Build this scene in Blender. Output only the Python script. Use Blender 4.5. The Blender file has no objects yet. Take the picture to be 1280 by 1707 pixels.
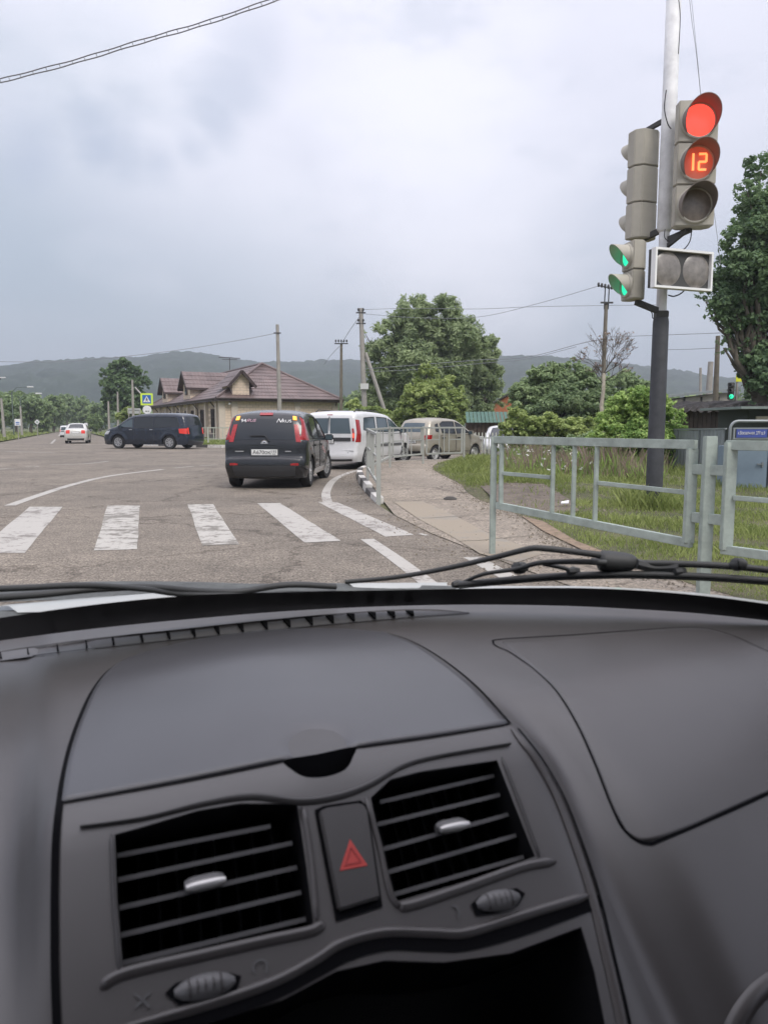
import bpy, bmesh, math, random
import numpy as np
from mathutils import Vector, Matrix, noise
from mathutils.geometry import delaunay_2d_cdt
R = math.radians
rnd = random.Random(7)
sc = bpy.context.scene

# ---------------------------------------------------------------- camera
F, PITCH, CAMH, CX, CY = 1270.0, R(6.51), 1.26, 640.0, 853.5
camd = bpy.data.cameras.new('camera')
cam = bpy.data.objects.new('camera', camd)
sc.collection.objects.link(cam)
cam.location = (0, 0, CAMH)
cam.rotation_euler = (R(90) - PITCH, 0, 0)
camd.sensor_fit = 'VERTICAL'
camd.sensor_height = 36
camd.sensor_width = 27
camd.lens = F / 1707 * 36
camd.clip_start = 0.05
camd.clip_end = 6000
camd.dof.use_dof = True
camd.dof.focus_distance = 16
camd.dof.aperture_fstop = 14
sc.camera = cam

# ---------------------------------------------------------------- light
SUN_EL, SUN_AZ = R(50), R(150)          # azimuth from +Y towards +X: behind the camera to the right, behind thin cloud
w = bpy.data.worlds.new('World')
sc.world = w
w.use_nodes = True
nt = w.node_tree
N, L = nt.nodes, nt.links
bg = N['Background']
bg.inputs['Strength'].default_value = 0.1

def px_dir(px, py):
    x = (px - CX) / F
    y = -(py - CY) / F
    c, s = math.cos(-PITCH), math.sin(-PITCH)
    return Vector((x, c - y * s, s + y * c)).normalized()

def wnode(t, **k):
    n = N.new(t)
    for a, b in k.items():
        setattr(n, a, b)
    return n
sky = wnode('ShaderNodeTexSky', sky_type='NISHITA')
sky.sun_disc = False
sky.sun_elevation = SUN_EL
sky.sun_rotation = SUN_AZ
sky.air_density = 1.6
sky.dust_density = 2.0
tc = wnode('ShaderNodeTexCoord')
def wmath(op, a, b=None, clamp=False):
    n = wnode('ShaderNodeMath', operation=op)
    n.use_clamp = clamp
    for i, v in enumerate((a, b)):
        if v is None: continue
        if isinstance(v, (int, float)): n.inputs[i].default_value = v
        else: L.new(v, n.inputs[i])
    return n.outputs[0]
def wmix(f, a, b):
    n = wnode('ShaderNodeMix', data_type='RGBA')
    for i, v in ((0, f), (6, a), (7, b)):
        if isinstance(v, (int, float)): n.inputs[i].default_value = v
        elif isinstance(v, tuple): n.inputs[i].default_value = v + (1,)
        else: L.new(v, n.inputs[i])
    return n.outputs[2]
def wnoise(scale, detail, rough, stretch=(1, 1, 2.2), off=(0, 0, 0)):
    mp = wnode('ShaderNodeMapping')
    mp.inputs['Scale'].default_value = stretch
    mp.inputs['Location'].default_value = off
    L.new(tc.outputs['Generated'], mp.inputs[0])
    n = wnode('ShaderNodeTexNoise')
    n.inputs['Scale'].default_value = scale
    n.inputs['Detail'].default_value = detail
    n.inputs['Roughness'].default_value = rough
    L.new(mp.outputs[0], n.inputs['Vector'])
    return n.outputs['Fac']
sep = wnode('ShaderNodeSeparateXYZ')
L.new(tc.outputs['Generated'], sep.inputs[0])
def wsmooth(v, lo, hi):
    n = wnode('ShaderNodeMapRange', interpolation_type='SMOOTHSTEP')
    L.new(v, n.inputs[0])
    n.inputs[1].default_value = lo
    n.inputs[2].default_value = hi
    return n.outputs[0]
big = wnoise(2.1, 3, .5)
fine = wnoise(5.0, 6, .6, off=(3, 1, 0))
warp = wmath('MULTIPLY', wmath('SUBTRACT', fine, .5), .30)
warp2 = wmath('MULTIPLY', wmath('SUBTRACT', big, .5), .35)
def blob(px, py, r0, r1, k=1.0, wk=1.0):
    d = px_dir(px, py)
    n = wnode('ShaderNodeVectorMath', operation='DISTANCE')
    L.new(tc.outputs['Generated'], n.inputs[0])
    n.inputs[1].default_value = d
    v = wmath('ADD', n.outputs['Value'], wmath('MULTIPLY', wmath('ADD', warp, warp2), wk))
    return wmath('MULTIPLY', wmath('SUBTRACT', 1.0, wsmooth(v, r0, r1)), k)
def vmax(*a):
    o = a[0]
    for b in a[1:]: o = wmath('MAXIMUM', o, b)
    return o
# the overcast: slate blue near the horizon, paler and lilac higher up, brightest ahead and above
z = sep.outputs['Z']
base = wmix(wsmooth(z, .0, .42), (2.65, 3.18, 3.88), (4.95, 4.95, 6.0))
bright = vmax(blob(250, 190, .0, .34), blob(700, 230, .0, .42), blob(450, 330, .0, .34, .8), blob(1080, -100, .0, .6, .6), blob(100, 60, .0, .3, .7), wmath('MULTIPLY', wsmooth(big, .45, .75), .55))
col = wmix(bright, base, (7.5, 7.3, 8.1))
slate = vmax(blob(60, 470, .0, .34, .8), blob(330, 540, .0, .26, .55), wmath('MULTIPLY', wsmooth(fine, .52, .7), .22))
col = wmix(slate, col, (2.7, 3.3, 4.1))
wisp = vmax(blob(210, 262, .0, .062, .55, .3), blob(265, 270, .0, .055, .6, .3), blob(318, 250, .0, .05, .55, .3), blob(362, 205, .0, .052, .6, .3), blob(392, 150, .0, .06, .55, .3), blob(420, 95, .0, .06, .4, .3), blob(60, 265, .0, .06, .6, .4), blob(170, 250, .0, .05, .7, .4))
col = wmix(wisp, col, (3.3, 3.7, 4.8))
# a thick overcast gives more light from high above than from the horizon
over = wmix(wsmooth(z, .5, 1.0), (1, 1, 1), (2.75, 2.65, 2.45))
mul = wnode('ShaderNodeMix', data_type='RGBA', blend_type='MULTIPLY')
mul.inputs[0].default_value = 1
L.new(col, mul.inputs[6]); L.new(over, mul.inputs[7])
fin = wmix(.9, sky.outputs[0], mul.outputs[2])
L.new(fin, bg.inputs['Color'])

sd = bpy.data.lights.new('sun', 'SUN')
sd.energy = 1.5
sd.angle = R(28)
sd.color = (1.0, .95, .88)
sun = bpy.data.objects.new('sun', sd)
sc.collection.objects.link(sun)
sdir = Vector((math.cos(SUN_EL) * math.sin(SUN_AZ), math.cos(SUN_EL) * math.cos(SUN_AZ), math.sin(SUN_EL)))
sun.rotation_euler = sdir.to_track_quat('Z', 'Y').to_euler()
sun.location = (0, 0, 60)

sc.render.engine = 'CYCLES'
sc.view_settings.view_transform = 'Standard'
sc.view_settings.look = 'None'
sc.view_settings.gamma = 1
sc.view_settings.use_curve_mapping = False
sc.view_settings.exposure = 0.72
sc.cycles.use_denoising = True
sc.cycles.max_bounces = 7
sc.cycles.transparent_max_bounces = 12
sc.cycles.volume_bounces = 0
sc.cycles.sample_clamp_indirect = 6
sc.cycles.caustics_reflective = False
sc.cycles.caustics_refractive = False

# ---------------------------------------------------------------- placing: a direction seen in the photograph meets the ground or a distance
def ray(px, py):
    x = (px - CX) / F
    y = -(py - CY) / F
    c, s = math.cos(-PITCH), math.sin(-PITCH)
    return Vector((x, c - y * s, s + y * c))
def gp(px, py, z=0.0):
    r = ray(px, py)
    t = (z - CAMH) / r.z
    return Vector((r.x * t, r.y * t, z))
def dp(px, py, Y):
    r = ray(px, py)
    t = Y / r.y
    return Vector((r.x * t, Y, CAMH + r.z * t))

# ---------------------------------------------------------------- materials
MATS = {}
def mat(name, col, rough=.6, metal=0.0, var=0.0, vscale=8.0, bump=0.0, bscale=60.0, emit=None, estr=1.0, coat=0.0, spec=None, var2=None, detail=4):
    if name in MATS: return MATS[name]
    m = bpy.data.materials.new(name)
    m.use_nodes = True
    t = m.node_tree
    b = t.nodes['Principled BSDF']
    b.inputs['Base Color'].default_value = (*col, 1)
    b.inputs['Roughness'].default_value = rough
    b.inputs['Metallic'].default_value = metal
    if coat: b.inputs['Coat Weight'].default_value = coat; b.inputs['Coat Roughness'].default_value = .05
    if spec is not None: b.inputs['Specular IOR Level'].default_value = spec
    if var or bump:
        co = t.nodes.new('ShaderNodeTexCoord')
    if var:
        n = t.nodes.new('ShaderNodeTexNoise')
        n.inputs['Scale'].default_value = vscale
        n.inputs['Detail'].default_value = detail
        n.inputs['Roughness'].default_value = .65
        t.links.new(co.outputs['Object'], n.inputs['Vector'])
        r_ = t.nodes.new('ShaderNodeValToRGB')
        lo = tuple(max(0, c * (1 - var)) for c in col)
        hi = var2 or tuple(min(1, c * (1 + var)) for c in col)
        r_.color_ramp.elements[0].position = .3
        r_.color_ramp.elements[1].position = .7
        r_.color_ramp.elements[0].color = (*lo, 1)
        r_.color_ramp.elements[1].color = (*hi, 1)
        t.links.new(n.outputs['Fac'], r_.inputs[0])
        t.links.new(r_.outputs[0], b.inputs['Base Color'])
    if bump:
        n2 = t.nodes.new('ShaderNodeTexNoise')
        n2.inputs['Scale'].default_value = bscale
        n2.inputs['Detail'].default_value = 3
        t.links.new(co.outputs['Object'], n2.inputs['Vector'])
        bp = t.nodes.new('ShaderNodeBump')
        bp.inputs['Strength'].default_value = bump
        bp.inputs['Distance'].default_value = .01
        t.links.new(n2.outputs['Fac'], bp.inputs['Height'])
        t.links.new(bp.outputs[0], b.inputs['Normal'])
    if emit:
        b.inputs['Emission Color'].default_value = (*emit, 1)
        b.inputs['Emission Strength'].default_value = estr
    MATS[name] = m
    return m

def foliage_mat(name, dark, light, hue=(.12, .16, .05), scale=.9):
    m = bpy.data.materials.new(name)
    m.use_nodes = True
    t = m.node_tree
    b = t.nodes['Principled BSDF']
    b.inputs['Roughness'].default_value = .55
    b.inputs['Specular IOR Level'].default_value = .25
    co = t.nodes.new('ShaderNodeTexCoord')
    n = t.nodes.new('ShaderNodeTexNoise'); n.inputs['Scale'].default_value = scale; n.inputs['Detail'].default_value = 3
    n2 = t.nodes.new('ShaderNodeTexWhiteNoise')
    gi = t.nodes.new('ShaderNodeNewGeometry')
    t.links.new(gi.outputs['Random Per Island'], n2.inputs['Vector'])
    t.links.new(co.outputs['Object'], n.inputs['Vector'])
    r1 = t.nodes.new('ShaderNodeValToRGB')
    r1.color_ramp.elements[0].color = (*dark, 1); r1.color_ramp.elements[1].color = (*light, 1)
    r1.color_ramp.elements[0].position = .3; r1.color_ramp.elements[1].position = .72
    ad = t.nodes.new('ShaderNodeMath'); ad.operation = 'MULTIPLY_ADD'
    ad.inputs[1].default_value = .45
    t.links.new(gi.outputs['Random Per Island'], ad.inputs[0])
    sb = t.nodes.new('ShaderNodeMath'); sb.operation = 'SUBTRACT'; sb.inputs[1].default_value = .22
    t.links.new(n.outputs['Fac'], sb.inputs[0])
    t.links.new(sb.outputs[0], ad.inputs[2])
    t.links.new(ad.outputs[0], r1.inputs[0])
    t.links.new(r1.outputs[0], b.inputs['Base Color'])
    tr = t.nodes.new('ShaderNodeBsdfTranslucent')
    hs = t.nodes.new('ShaderNodeMix'); hs.data_type = 'RGBA'; hs.inputs[0].default_value = .5
    hs.inputs[7].default_value = (*hue, 1)
    t.links.new(r1.outputs[0], hs.inputs[6]); t.links.new(hs.outputs[2], tr.inputs['Color'])
    mx = t.nodes.new('ShaderNodeMixShader'); mx.inputs[0].default_value = .42
    t.links.new(b.outputs[0], mx.inputs[1]); t.links.new(tr.outputs[0], mx.inputs[2])
    t.links.new(mx.outputs[0], t.nodes['Material Output'].inputs['Surface'])
    return m

# ---------------------------------------------------------------- objects
def link(o, parent=None):
    sc.collection.objects.link(o)
    if parent is not None: o.parent = parent
    return o
def tag(o, label=None, cat=None, group=None, kind=None):
    if label: o['label'] = label
    if cat: o['category'] = cat
    if group: o['group'] = group
    if kind: o['kind'] = kind
    return o
def thing(name, label, cat, loc=(0, 0, 0), rz=0.0, group=None):
    o = bpy.data.objects.new(name, None)
    o.empty_display_size = .2
    o.location = loc
    o.rotation_euler = (0, 0, rz)
    link(o)
    return tag(o, label, cat, group)
def raw(name, verts, faces, m, parent=None, smooth=False):
    me = bpy.data.meshes.new(name)
    me.from_pydata([tuple(v) for v in verts], [], faces)
    if isinstance(m, (list, tuple)):
        for x in m: me.materials.append(x)
    elif m: me.materials.append(m)
    if smooth: me.polygons.foreach_set('use_smooth', [True] * len(me.polygons))
    me.update()
    return link(bpy.data.objects.new(name, me), parent)
def copy_tree(o, parent=None):
    c = o.copy()
    sc.collection.objects.link(c)
    c.parent = parent
    for ch in list(o.children): copy_tree(ch, c)
    return c

class MB:
    def __init__(s): s.v = []; s.f = []
    def add(s, vs, fs):
        k = len(s.v)
        s.v += [Vector(v) for v in vs]
        s.f += [tuple(i + k for i in f) for f in fs]
        return s
    def box(s, c, d, rz=0.0, mtx=None):
        x, y, z = d[0] / 2, d[1] / 2, d[2] / 2
        vs = [Vector((a * x, b * y, e * z)) for a in (-1, 1) for b in (-1, 1) for e in (-1, 1)]
        M_ = mtx or Matrix.Rotation(rz, 3, 'Z')
        vs = [M_ @ v + Vector(c) for v in vs]
        return s.add(vs, [(0, 1, 3, 2), (4, 6, 7, 5), (0, 4, 5, 1), (2, 3, 7, 6), (0, 2, 6, 4), (1, 5, 7, 3)])
    def bar(s, p, q, wd, ht, up=(0, 0, 1)):
        p, q = Vector(p), Vector(q)
        d = (q - p).normalized()
        a = d.cross(Vector(up))
        if a.length < 1e-4: a = d.cross(Vector((1, 0, 0)))
        a.normalize()
        b = a.cross(d).normalized()
        vs = [e + a * i * wd / 2 + b * j * ht / 2 for e in (p, q) for i, j in ((-1, -1), (1, -1), (1, 1), (-1, 1))]
        return s.add(vs, [(0, 3, 2, 1), (4, 5, 6, 7), (0, 1, 5, 4), (1, 2, 6, 5), (2, 3, 7, 6), (3, 0, 4, 7)])
    def tube(s, pts, r, n=8, cap=True):
        pts = [Vector(p) for p in pts]
        rs = r if isinstance(r, (list, tuple)) else [r] * len(pts)
        k = len(s.v)
        prev = None
        for i, p in enumerate(pts):
            d = (pts[min(i + 1, len(pts) - 1)] - pts[max(i - 1, 0)])
            d = d.normalized() if d.length > 1e-9 else Vector((0, 0, 1))
            if prev is None:
                a = d.cross(Vector((0, 0, 1)))
                if a.length < .05: a = d.cross(Vector((1, 0, 0)))
            else:
                a = prev - d * prev.dot(d)
            a.normalize(); prev = a
            b = d.cross(a)
            for j in range(n):
                t = 2 * math.pi * j / n
                s.v.append(p + (a * math.cos(t) + b * math.sin(t)) * rs[i])
        for i in range(len(pts) - 1):
            for j in range(n):
                s.f.append((k + i * n + j, k + i * n + (j + 1) % n, k + (i + 1) * n + (j + 1) % n, k + (i + 1) * n + j))
        if cap:
            s.f.append(tuple(k + j for j in reversed(range(n))))
            s.f.append(tuple(k + (len(pts) - 1) * n + j for j in range(n)))
        return s
    def lathe(s, prof, c=(0, 0, 0), n=24, axis='Z', mtx=None):
        k = len(s.v)
        for r_, h in prof:
            for j in range(n):
                t = 2 * math.pi * j / n
                v = Vector((r_ * math.cos(t), r_ * math.sin(t), h))
                if axis == 'Y': v = Vector((v.x, v.z, v.y))
                if axis == 'X': v = Vector((v.z, v.x, v.y))
                if mtx: v = mtx @ v
                s.v.append(v + Vector(c))
        for i in range(len(prof) - 1):
            for j in range(n):
                s.f.append((k + i * n + j, k + i * n + (j + 1) % n, k + (i + 1) * n + (j + 1) % n, k + (i + 1) * n + j))
        return s
    def prism(s, poly, off):
        """flat polygon (3D points) pushed by the vector off"""
        n = len(poly); k = len(s.v)
        off = Vector(off)
        s.v += [Vector(p) for p in poly] + [Vector(p) + off for p in poly]
        s.f.append(tuple(range(k, k + n)))
        s.f.append(tuple(reversed(range(k + n, k + 2 * n))))
        for i in range(n):
            s.f.append((k + i, k + n + i, k + n + (i + 1) % n, k + (i + 1) % n))
        return s
    def build(s, name, m, parent=None, smooth=False, angle=None, bevel=0.0):
        o = raw(name, s.v, s.f, m, parent, smooth)
        bm = bmesh.new(); bm.from_mesh(o.data)
        bmesh.ops.recalc_face_normals(bm, faces=bm.faces)
        if bevel:
            bmesh.ops.bevel(bm, geom=[e for e in bm.edges if len(e.link_faces) == 2 and e.calc_face_angle(0) > .6], offset=bevel, segments=2, affect='EDGES')
        bm.to_mesh(o.data); bm.free()
        if angle:
            o.data.polygons.foreach_set('use_smooth', [True] * len(o.data.polygons))
            o.data.set_sharp_from_angle(angle=R(angle))
        return o
def fill2d(loops, zf=lambda x, y: 0.0, grid=None, inside=None, name='sheet', m=None, parent=None, smooth=True):
    """closed 2D loops -> triangulated sheet; grid adds inner points"""
    pts, edges = [], []
    for lp in loops:
        k = len(pts); n = len(lp)
        pts += [Vector((p[0], p[1])) for p in lp]
        edges += [(k + i, k + (i + 1) % n) for i in range(n)]
    if grid:
        xs = [p.x for p in pts]; ys = [p.y for p in pts]
        x = min(xs)
        while x < max(xs):
            y = min(ys)
            while y < max(ys):
                if inpoly(x, y, loops[0]): pts.append(Vector((x + rnd.uniform(-.1, .1) * grid, y + rnd.uniform(-.1, .1) * grid)))
                y += grid
            x += grid
    vs, es, fs, *_ = delaunay_2d_cdt(pts, edges, [], 0, 1e-6)
    out = []
    for f in fs:
        cx = sum(vs[i].x for i in f) / len(f); cy = sum(vs[i].y for i in f) / len(f)
        if inpoly(cx, cy, loops[0]) and not any(inpoly(cx, cy, h) for h in loops[1:]): out.append(tuple(f))
    V3 = [(v.x, v.y, zf(v.x, v.y)) for v in vs]
    o = raw(name, V3, out, m, parent, smooth)
    me = o.data
    if len(me.polygons) and me.polygons[0].normal.z < 0: me.flip_normals()
    return o
def inpoly(x, y, poly):
    c = False
    n = len(poly)
    j = n - 1
    for i in range(n):
        xi, yi = poly[i][0], poly[i][1]; xj, yj = poly[j][0], poly[j][1]
        if (yi > y) != (yj > y) and x < (xj - xi) * (y - yi) / (yj - yi) + xi: c = not c
        j = i
    return c
def catmull(pts, n=8, closed=False):
    pts = [Vector(p) for p in pts]
    out = []
    m_ = len(pts)
    for i in range(m_ if closed else m_ - 1):
        g = (lambda k: pts[k % m_]) if closed else (lambda k: pts[max(0, min(m_ - 1, k))])
        a, b, c, d = g(i - 1), g(i), g(i + 1), g(i + 2)
        for k in range(n):
            t = k / n
            out.append(.5 * ((2 * b) + (c - a) * t + (2 * a - 5 * b + 4 * c - d) * t * t + (-a + 3 * b - 3 * c + d) * t ** 3))
    if not closed: out.append(pts[-1])
    return out
def text(name, s, size, m, parent, loc, rot, width=None, extrude=.002, shear=0.0):
    cu = bpy.data.curves.new(name, 'FONT')
    cu.body = s; cu.size = size; cu.extrude = extrude; cu.shear = shear
    cu.align_x = 'CENTER'; cu.align_y = 'CENTER'
    cu.resolution_u = 3
    tmp = bpy.data.objects.new(name, cu)
    sc.collection.objects.link(tmp)
    me = bpy.data.meshes.new_from_object(tmp)
    bpy.data.objects.remove(tmp); bpy.data.curves.remove(cu)
    me.name = name
    me.materials.clear(); me.materials.append(m)
    o = bpy.data.objects.new(name, me)
    link(o, parent)
    o.location = loc; o.rotation_euler = rot
    if width: o.scale = (width, 1, 1)
    return o
# ================================================================ ground, roads
def asphalt_mat(name, c0, c1, speck=.55, cracks=True):
    m = bpy.data.materials.new(name); m.use_nodes = True
    t = m.node_tree; b = t.nodes['Principled BSDF']; b.inputs['Roughness'].default_value = .82
    b.inputs['Specular IOR Level'].default_value = .35
    co = t.nodes.new('ShaderNodeTexCoord')
    def noi(sc_, det, rough=.6, vec=None):
        n = t.nodes.new('ShaderNodeTexNoise'); n.inputs['Scale'].default_value = sc_; n.inputs['Detail'].default_value = det; n.inputs['Roughness'].default_value = rough
        t.links.new(vec or co.outputs['Object'], n.inputs['Vector']); return n
    def ramp(v, p0, p1, a, b_):
        r = t.nodes.new('ShaderNodeValToRGB'); r.color_ramp.elements[0].position = p0; r.color_ramp.elements[1].position = p1
        r.color_ramp.elements[0].color = (*a, 1); r.color_ramp.elements[1].color = (*b_, 1); t.links.new(v, r.inputs[0]); return r.outputs[0]
    def mul(a, b_, f=1.0):
        x = t.nodes.new('ShaderNodeMix'); x.data_type = 'RGBA'; x.blend_type = 'MULTIPLY'; x.inputs[0].default_value = f
        t.links.new(a, x.inputs[6]); t.links.new(b_, x.inputs[7]); return x.outputs[2]
    n1 = noi(.35, 5)
    c = ramp(n1.outputs['Fac'], .32, .68, c0, c1)
    n2 = noi(48, 2, .7)
    c = mul(c, ramp(n2.outputs['Fac'], .38, .60, (1 - speck,) * 3, (1.42, 1.4, 1.36)))
    n5 = noi(17, 3, .75)
    c = mul(c, ramp(n5.outputs['Fac'], .38, .62, (.74, .73, .72), (1.2, 1.19, 1.17)))
    n4 = noi(2.4, 4, .7)
    c = mul(c, ramp(n4.outputs['Fac'], .35, .65, (.84, .83, .82), (1.1, 1.09, 1.08)))
    if cracks:
        vo = t.nodes.new('ShaderNodeTexVoronoi'); vo.feature = 'DISTANCE_TO_EDGE'; vo.inputs['Scale'].default_value = .34
        nw = noi(1.6, 5, .65)
        ad = t.nodes.new('ShaderNodeVectorMath'); ad.operation = 'MULTIPLY_ADD'; ad.inputs[1].default_value = (1.3, 1.3, 0)
        t.links.new(nw.outputs['Color'], ad.inputs[0]); t.links.new(co.outputs['Object'], ad.inputs[2])
        t.links.new(ad.outputs[0], vo.inputs['Vector'])
        c = mul(c, ramp(vo.outputs['Distance'], .0, .014, (.42, .4, .38), (1, 1, 1)), .85)
        v2 = t.nodes.new('ShaderNodeTexVoronoi'); v2.feature = 'DISTANCE_TO_EDGE'; v2.inputs['Scale'].default_value = 2.1
        t.links.new(ad.outputs[0], v2.inputs['Vector'])
        gate = ramp(noi(.22, 3).outputs['Fac'], .5, .62, (0, 0, 0), (1, 1, 1))
        cr = ramp(v2.outputs['Distance'], .0, .02, (.5, .48, .46), (1, 1, 1))
        x = t.nodes.new('ShaderNodeMix'); x.data_type = 'RGBA'; x.blend_type = 'MULTIPLY'
        t.links.new(gate, x.inputs[0]); t.links.new(c, x.inputs[6]); t.links.new(cr, x.inputs[7]); c = x.outputs[2]
    t.links.new(c, b.inputs['Base Color'])
    bp = t.nodes.new('ShaderNodeBump'); bp.inputs['Strength'].default_value = .5; bp.inputs['Distance'].default_value = .008
    t.links.new(n2.outputs['Fac'], bp.inputs['Height']); t.links.new(bp.outputs[0], b.inputs['Normal'])
    MATS[name] = m
    return m
def paint_mat(name, col, under, wear=.5, scale=6.0):
    m = bpy.data.materials.new(name); m.use_nodes = True
    t = m.node_tree; b = t.nodes['Principled BSDF']; b.inputs['Roughness'].default_value = .75
    co = t.nodes.new('ShaderNodeTexCoord')
    n = t.nodes.new('ShaderNodeTexNoise'); n.inputs['Scale'].default_value = scale; n.inputs['Detail'].default_value = 8; n.inputs['Roughness'].default_value = .72
    t.links.new(co.outputs['Object'], n.inputs['Vector'])
    n3 = t.nodes.new('ShaderNodeTexNoise'); n3.inputs['Scale'].default_value = .9; n3.inputs['Detail'].default_value = 2
    t.links.new(co.outputs['Object'], n3.inputs['Vector'])
    vo = t.nodes.new('ShaderNodeTexVoronoi'); vo.feature = 'DISTANCE_TO_EDGE'; vo.inputs['Scale'].default_value = 7
    ad0 = t.nodes.new('ShaderNodeVectorMath'); ad0.operation = 'MULTIPLY_ADD'; ad0.inputs[1].default_value = (.25, .25, 0)
    t.links.new(n.outputs['Color'], ad0.inputs[0]); t.links.new(co.outputs['Object'], ad0.inputs[2]); t.links.new(ad0.outputs[0], vo.inputs['Vector'])
    cr = t.nodes.new('ShaderNodeMapRange'); cr.inputs[1].default_value = 0; cr.inputs[2].default_value = .035; cr.inputs[3].default_value = -.12; cr.inputs[4].default_value = 0
    t.links.new(vo.outputs['Distance'], cr.inputs[0])
    a1 = t.nodes.new('ShaderNodeMath'); a1.operation = 'ADD'; t.links.new(n.outputs['Fac'], a1.inputs[0]); t.links.new(cr.outputs[0], a1.inputs[1])
    a2 = t.nodes.new('ShaderNodeMath'); a2.operation = 'MULTIPLY_ADD'; a2.inputs[1].default_value = .5; t.links.new(n3.outputs['Fac'], a2.inputs[0]); t.links.new(a1.outputs[0], a2.inputs[2])
    r = t.nodes.new('ShaderNodeValToRGB'); e = r.color_ramp.elements
    e[0].position = .5 + .24 * wear; e[1].position = .5 + .24 * wear + .1
    e[0].color = (*under, 1); e[1].color = (*col, 1)
    t.links.new(a2.outputs[0], r.inputs[0]); t.links.new(r.outputs[0], b.inputs['Base Color'])
    MATS[name] = m
    return m
ASPH = asphalt_mat('asphalt', (.156, .139, .119), (.240, .212, .179))
WALKM = asphalt_mat('pavement_asphalt', (.21, .185, .155), (.29, .255, .215), .3)
PAVED = asphalt_mat('yellowed_slab', (.25, .195, .13), (.32, .25, .17), .3, False)
LINE = paint_mat('road_paint', (.41, .39, .355), (.20, .18, .16), .42)
LINE2 = paint_mat('road_paint_worn', (.43, .41, .37), (.19, .175, .15), .66)
LINE3 = paint_mat('road_paint_faint', (.32, .30, .27), (.16, .145, .13), .6)
EARTH = mat('earth', (.075, .085, .035), .95, var=.45, vscale=1.3, bump=.5, bscale=9, var2=(.125, .12, .055))
DIRT = mat('dirt', (.14, .115, .09), .95, var=.35, vscale=5, bump=.8, bscale=30)

# the terrain: one sheet to the horizon
g = MB(); rings = [8, 20, 40, 70, 120, 220, 400, 700, 1200, 2000, 3500]
nseg = 72
g.v.append(Vector((0, 0, -.02)))
for r_ in rings:
    for j in range(nseg):
        a = 2 * math.pi * j / nseg
        g.v.append(Vector((r_ * math.sin(a), r_ * math.cos(a), -.02)))
for j in range(nseg): g.f.append((0, 1 + (j + 1) % nseg, 1 + j))
for i in range(len(rings) - 1):
    for j in range(nseg):
        a = 1 + i * nseg
        g.f.append((a + j, a + (j + 1) % nseg, a + nseg + (j + 1) % nseg, a + nseg + j))
tag(g.build('ground', EARTH), kind='structure')

KERB_FAR = catmull([(-15.75, 48.4, 0), (-12.5, 45.2, 0), (-8.65, 42.4, 0), (-3.5, 43.6, 0), (5, 49.5, 0), (30, 70, 0)], 10)
KERB_NEAR = catmull([(-.15, 12.4, 0), (-.42, 15, 0), (-.66, 18.2, 0), (-.70, 20.4, 0), (-.35, 22.8, 0), (.7, 24.5, 0), (3.3, 26.3, 0), (6.5, 28.6, 0), (12, 33.5, 0), (30, 50.5, 0)], 10)
EDGE_NEAR = [(.15, 10.6), (.55, 8.8), (1.15, 6.8), (1.75, 5.0), (2.9, 1), (4.2, -4), (6, -12)]
road = [(-70, -14), (-70, 30), (-42, 36), (-31, 43), (-27.6, 55), (-52, 120), (-190, 484), (-176, 484), (-48, 124)]
road += [(p.x, p.y) for p in KERB_FAR] + [(60, 96), (64, 82)] + [(p.x, p.y) for p in reversed(KERB_NEAR)] + EDGE_NEAR + [(6, -14)]
tag(fill2d([road], lambda x, y: .0, name='road', m=ASPH), kind='structure')

# ---- painted markings, each a sheet 4 mm above the asphalt
def marking(pts, name='road_marking', m=LINE, zz=.004, parent=None):
    pts = [Vector((p[0], p[1])) for p in pts]
    return fill2d([pts], lambda x, y: zz, name=name, m=m, parent=parent)
def quad_px(q, m=LINE, name='crossing_stripe', parent=None):
    c = [gp(*p) for p in q]
    # slightly uneven edges, as worn thermoplastic has
    out = []
    for i in range(4):
        a, b = c[i], c[(i + 1) % 4]
        k = 9
        for j in range(k):
            p = a.lerp(b, j / k)
            if j: p += Vector((rnd.uniform(-.007, .007), rnd.uniform(-.007, .007), 0))
            out.append(p)
    return marking(out, name, m, parent=parent)
zebra = thing('zebra_crossing', 'worn white zebra crossing painted across the asphalt before the kerb corner', 'crossing', (0, 0, 0))
zebra['kind'] = 'structure'; del zebra['category']
for q, m in (([(50, 845), (105, 845), (42, 922), (-40, 922)], LINE), ([(180, 843), (234, 843), (229, 916), (157, 918)], LINE2),
          ([(313, 841), (356, 841), (399, 908), (338, 910)], LINE2), ([(429, 839), (467, 839), (568, 902), (508, 905)], LINE),
          ([(530, 837), (562, 837.5), (690, 892), (642, 895)], LINE), ([(-95, 847), (-38, 846), (-170, 925), (-250, 926)], LINE)):
    quad_px(q, m, parent=zebra)
def line_px(pts, wd, m=LINE, name='road_line', step=6):
    c = catmull([gp(*p) for p in pts], step) if len(pts) > 2 else [gp(*p) for p in pts]
    l, r = [], []
    for i, p in enumerate(c):
        d = (c[min(i + 1, len(c) - 1)] - c[max(i - 1, 0)]).normalized()
        nn = Vector((-d.y, d.x, 0)) * wd / 2
        l.append(p + nn); r.append(p - nn)
    return tag(marking(l + r[::-1], name, m), kind='structure')
line_px([(17, 843), (62, 827), (125, 807), (187, 793), (272, 782.5)], .17)
line_px([(290, 780.5), (322, 777.5)], .16, LINE3)
line_px([(335, 776.5), (362, 775)], .16, LINE3)
line_px([(546, 837), (544, 820), (556, 801), (577, 790), (606, 782), (660, 776)], .16)
line_px([(-12, 782.5), (25, 781)], .2, LINE2)
line_px([(43, 778.2), (66, 777.6)], .2, LINE2)
line_px([(85, 775), (145, 773), (180, 769)], .16, LINE3)
line_px([(10, 752.5), (90, 755)], .2, LINE3)
line_px([(86, 739.5), (93, 732.5)], .16, LINE2)
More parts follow.
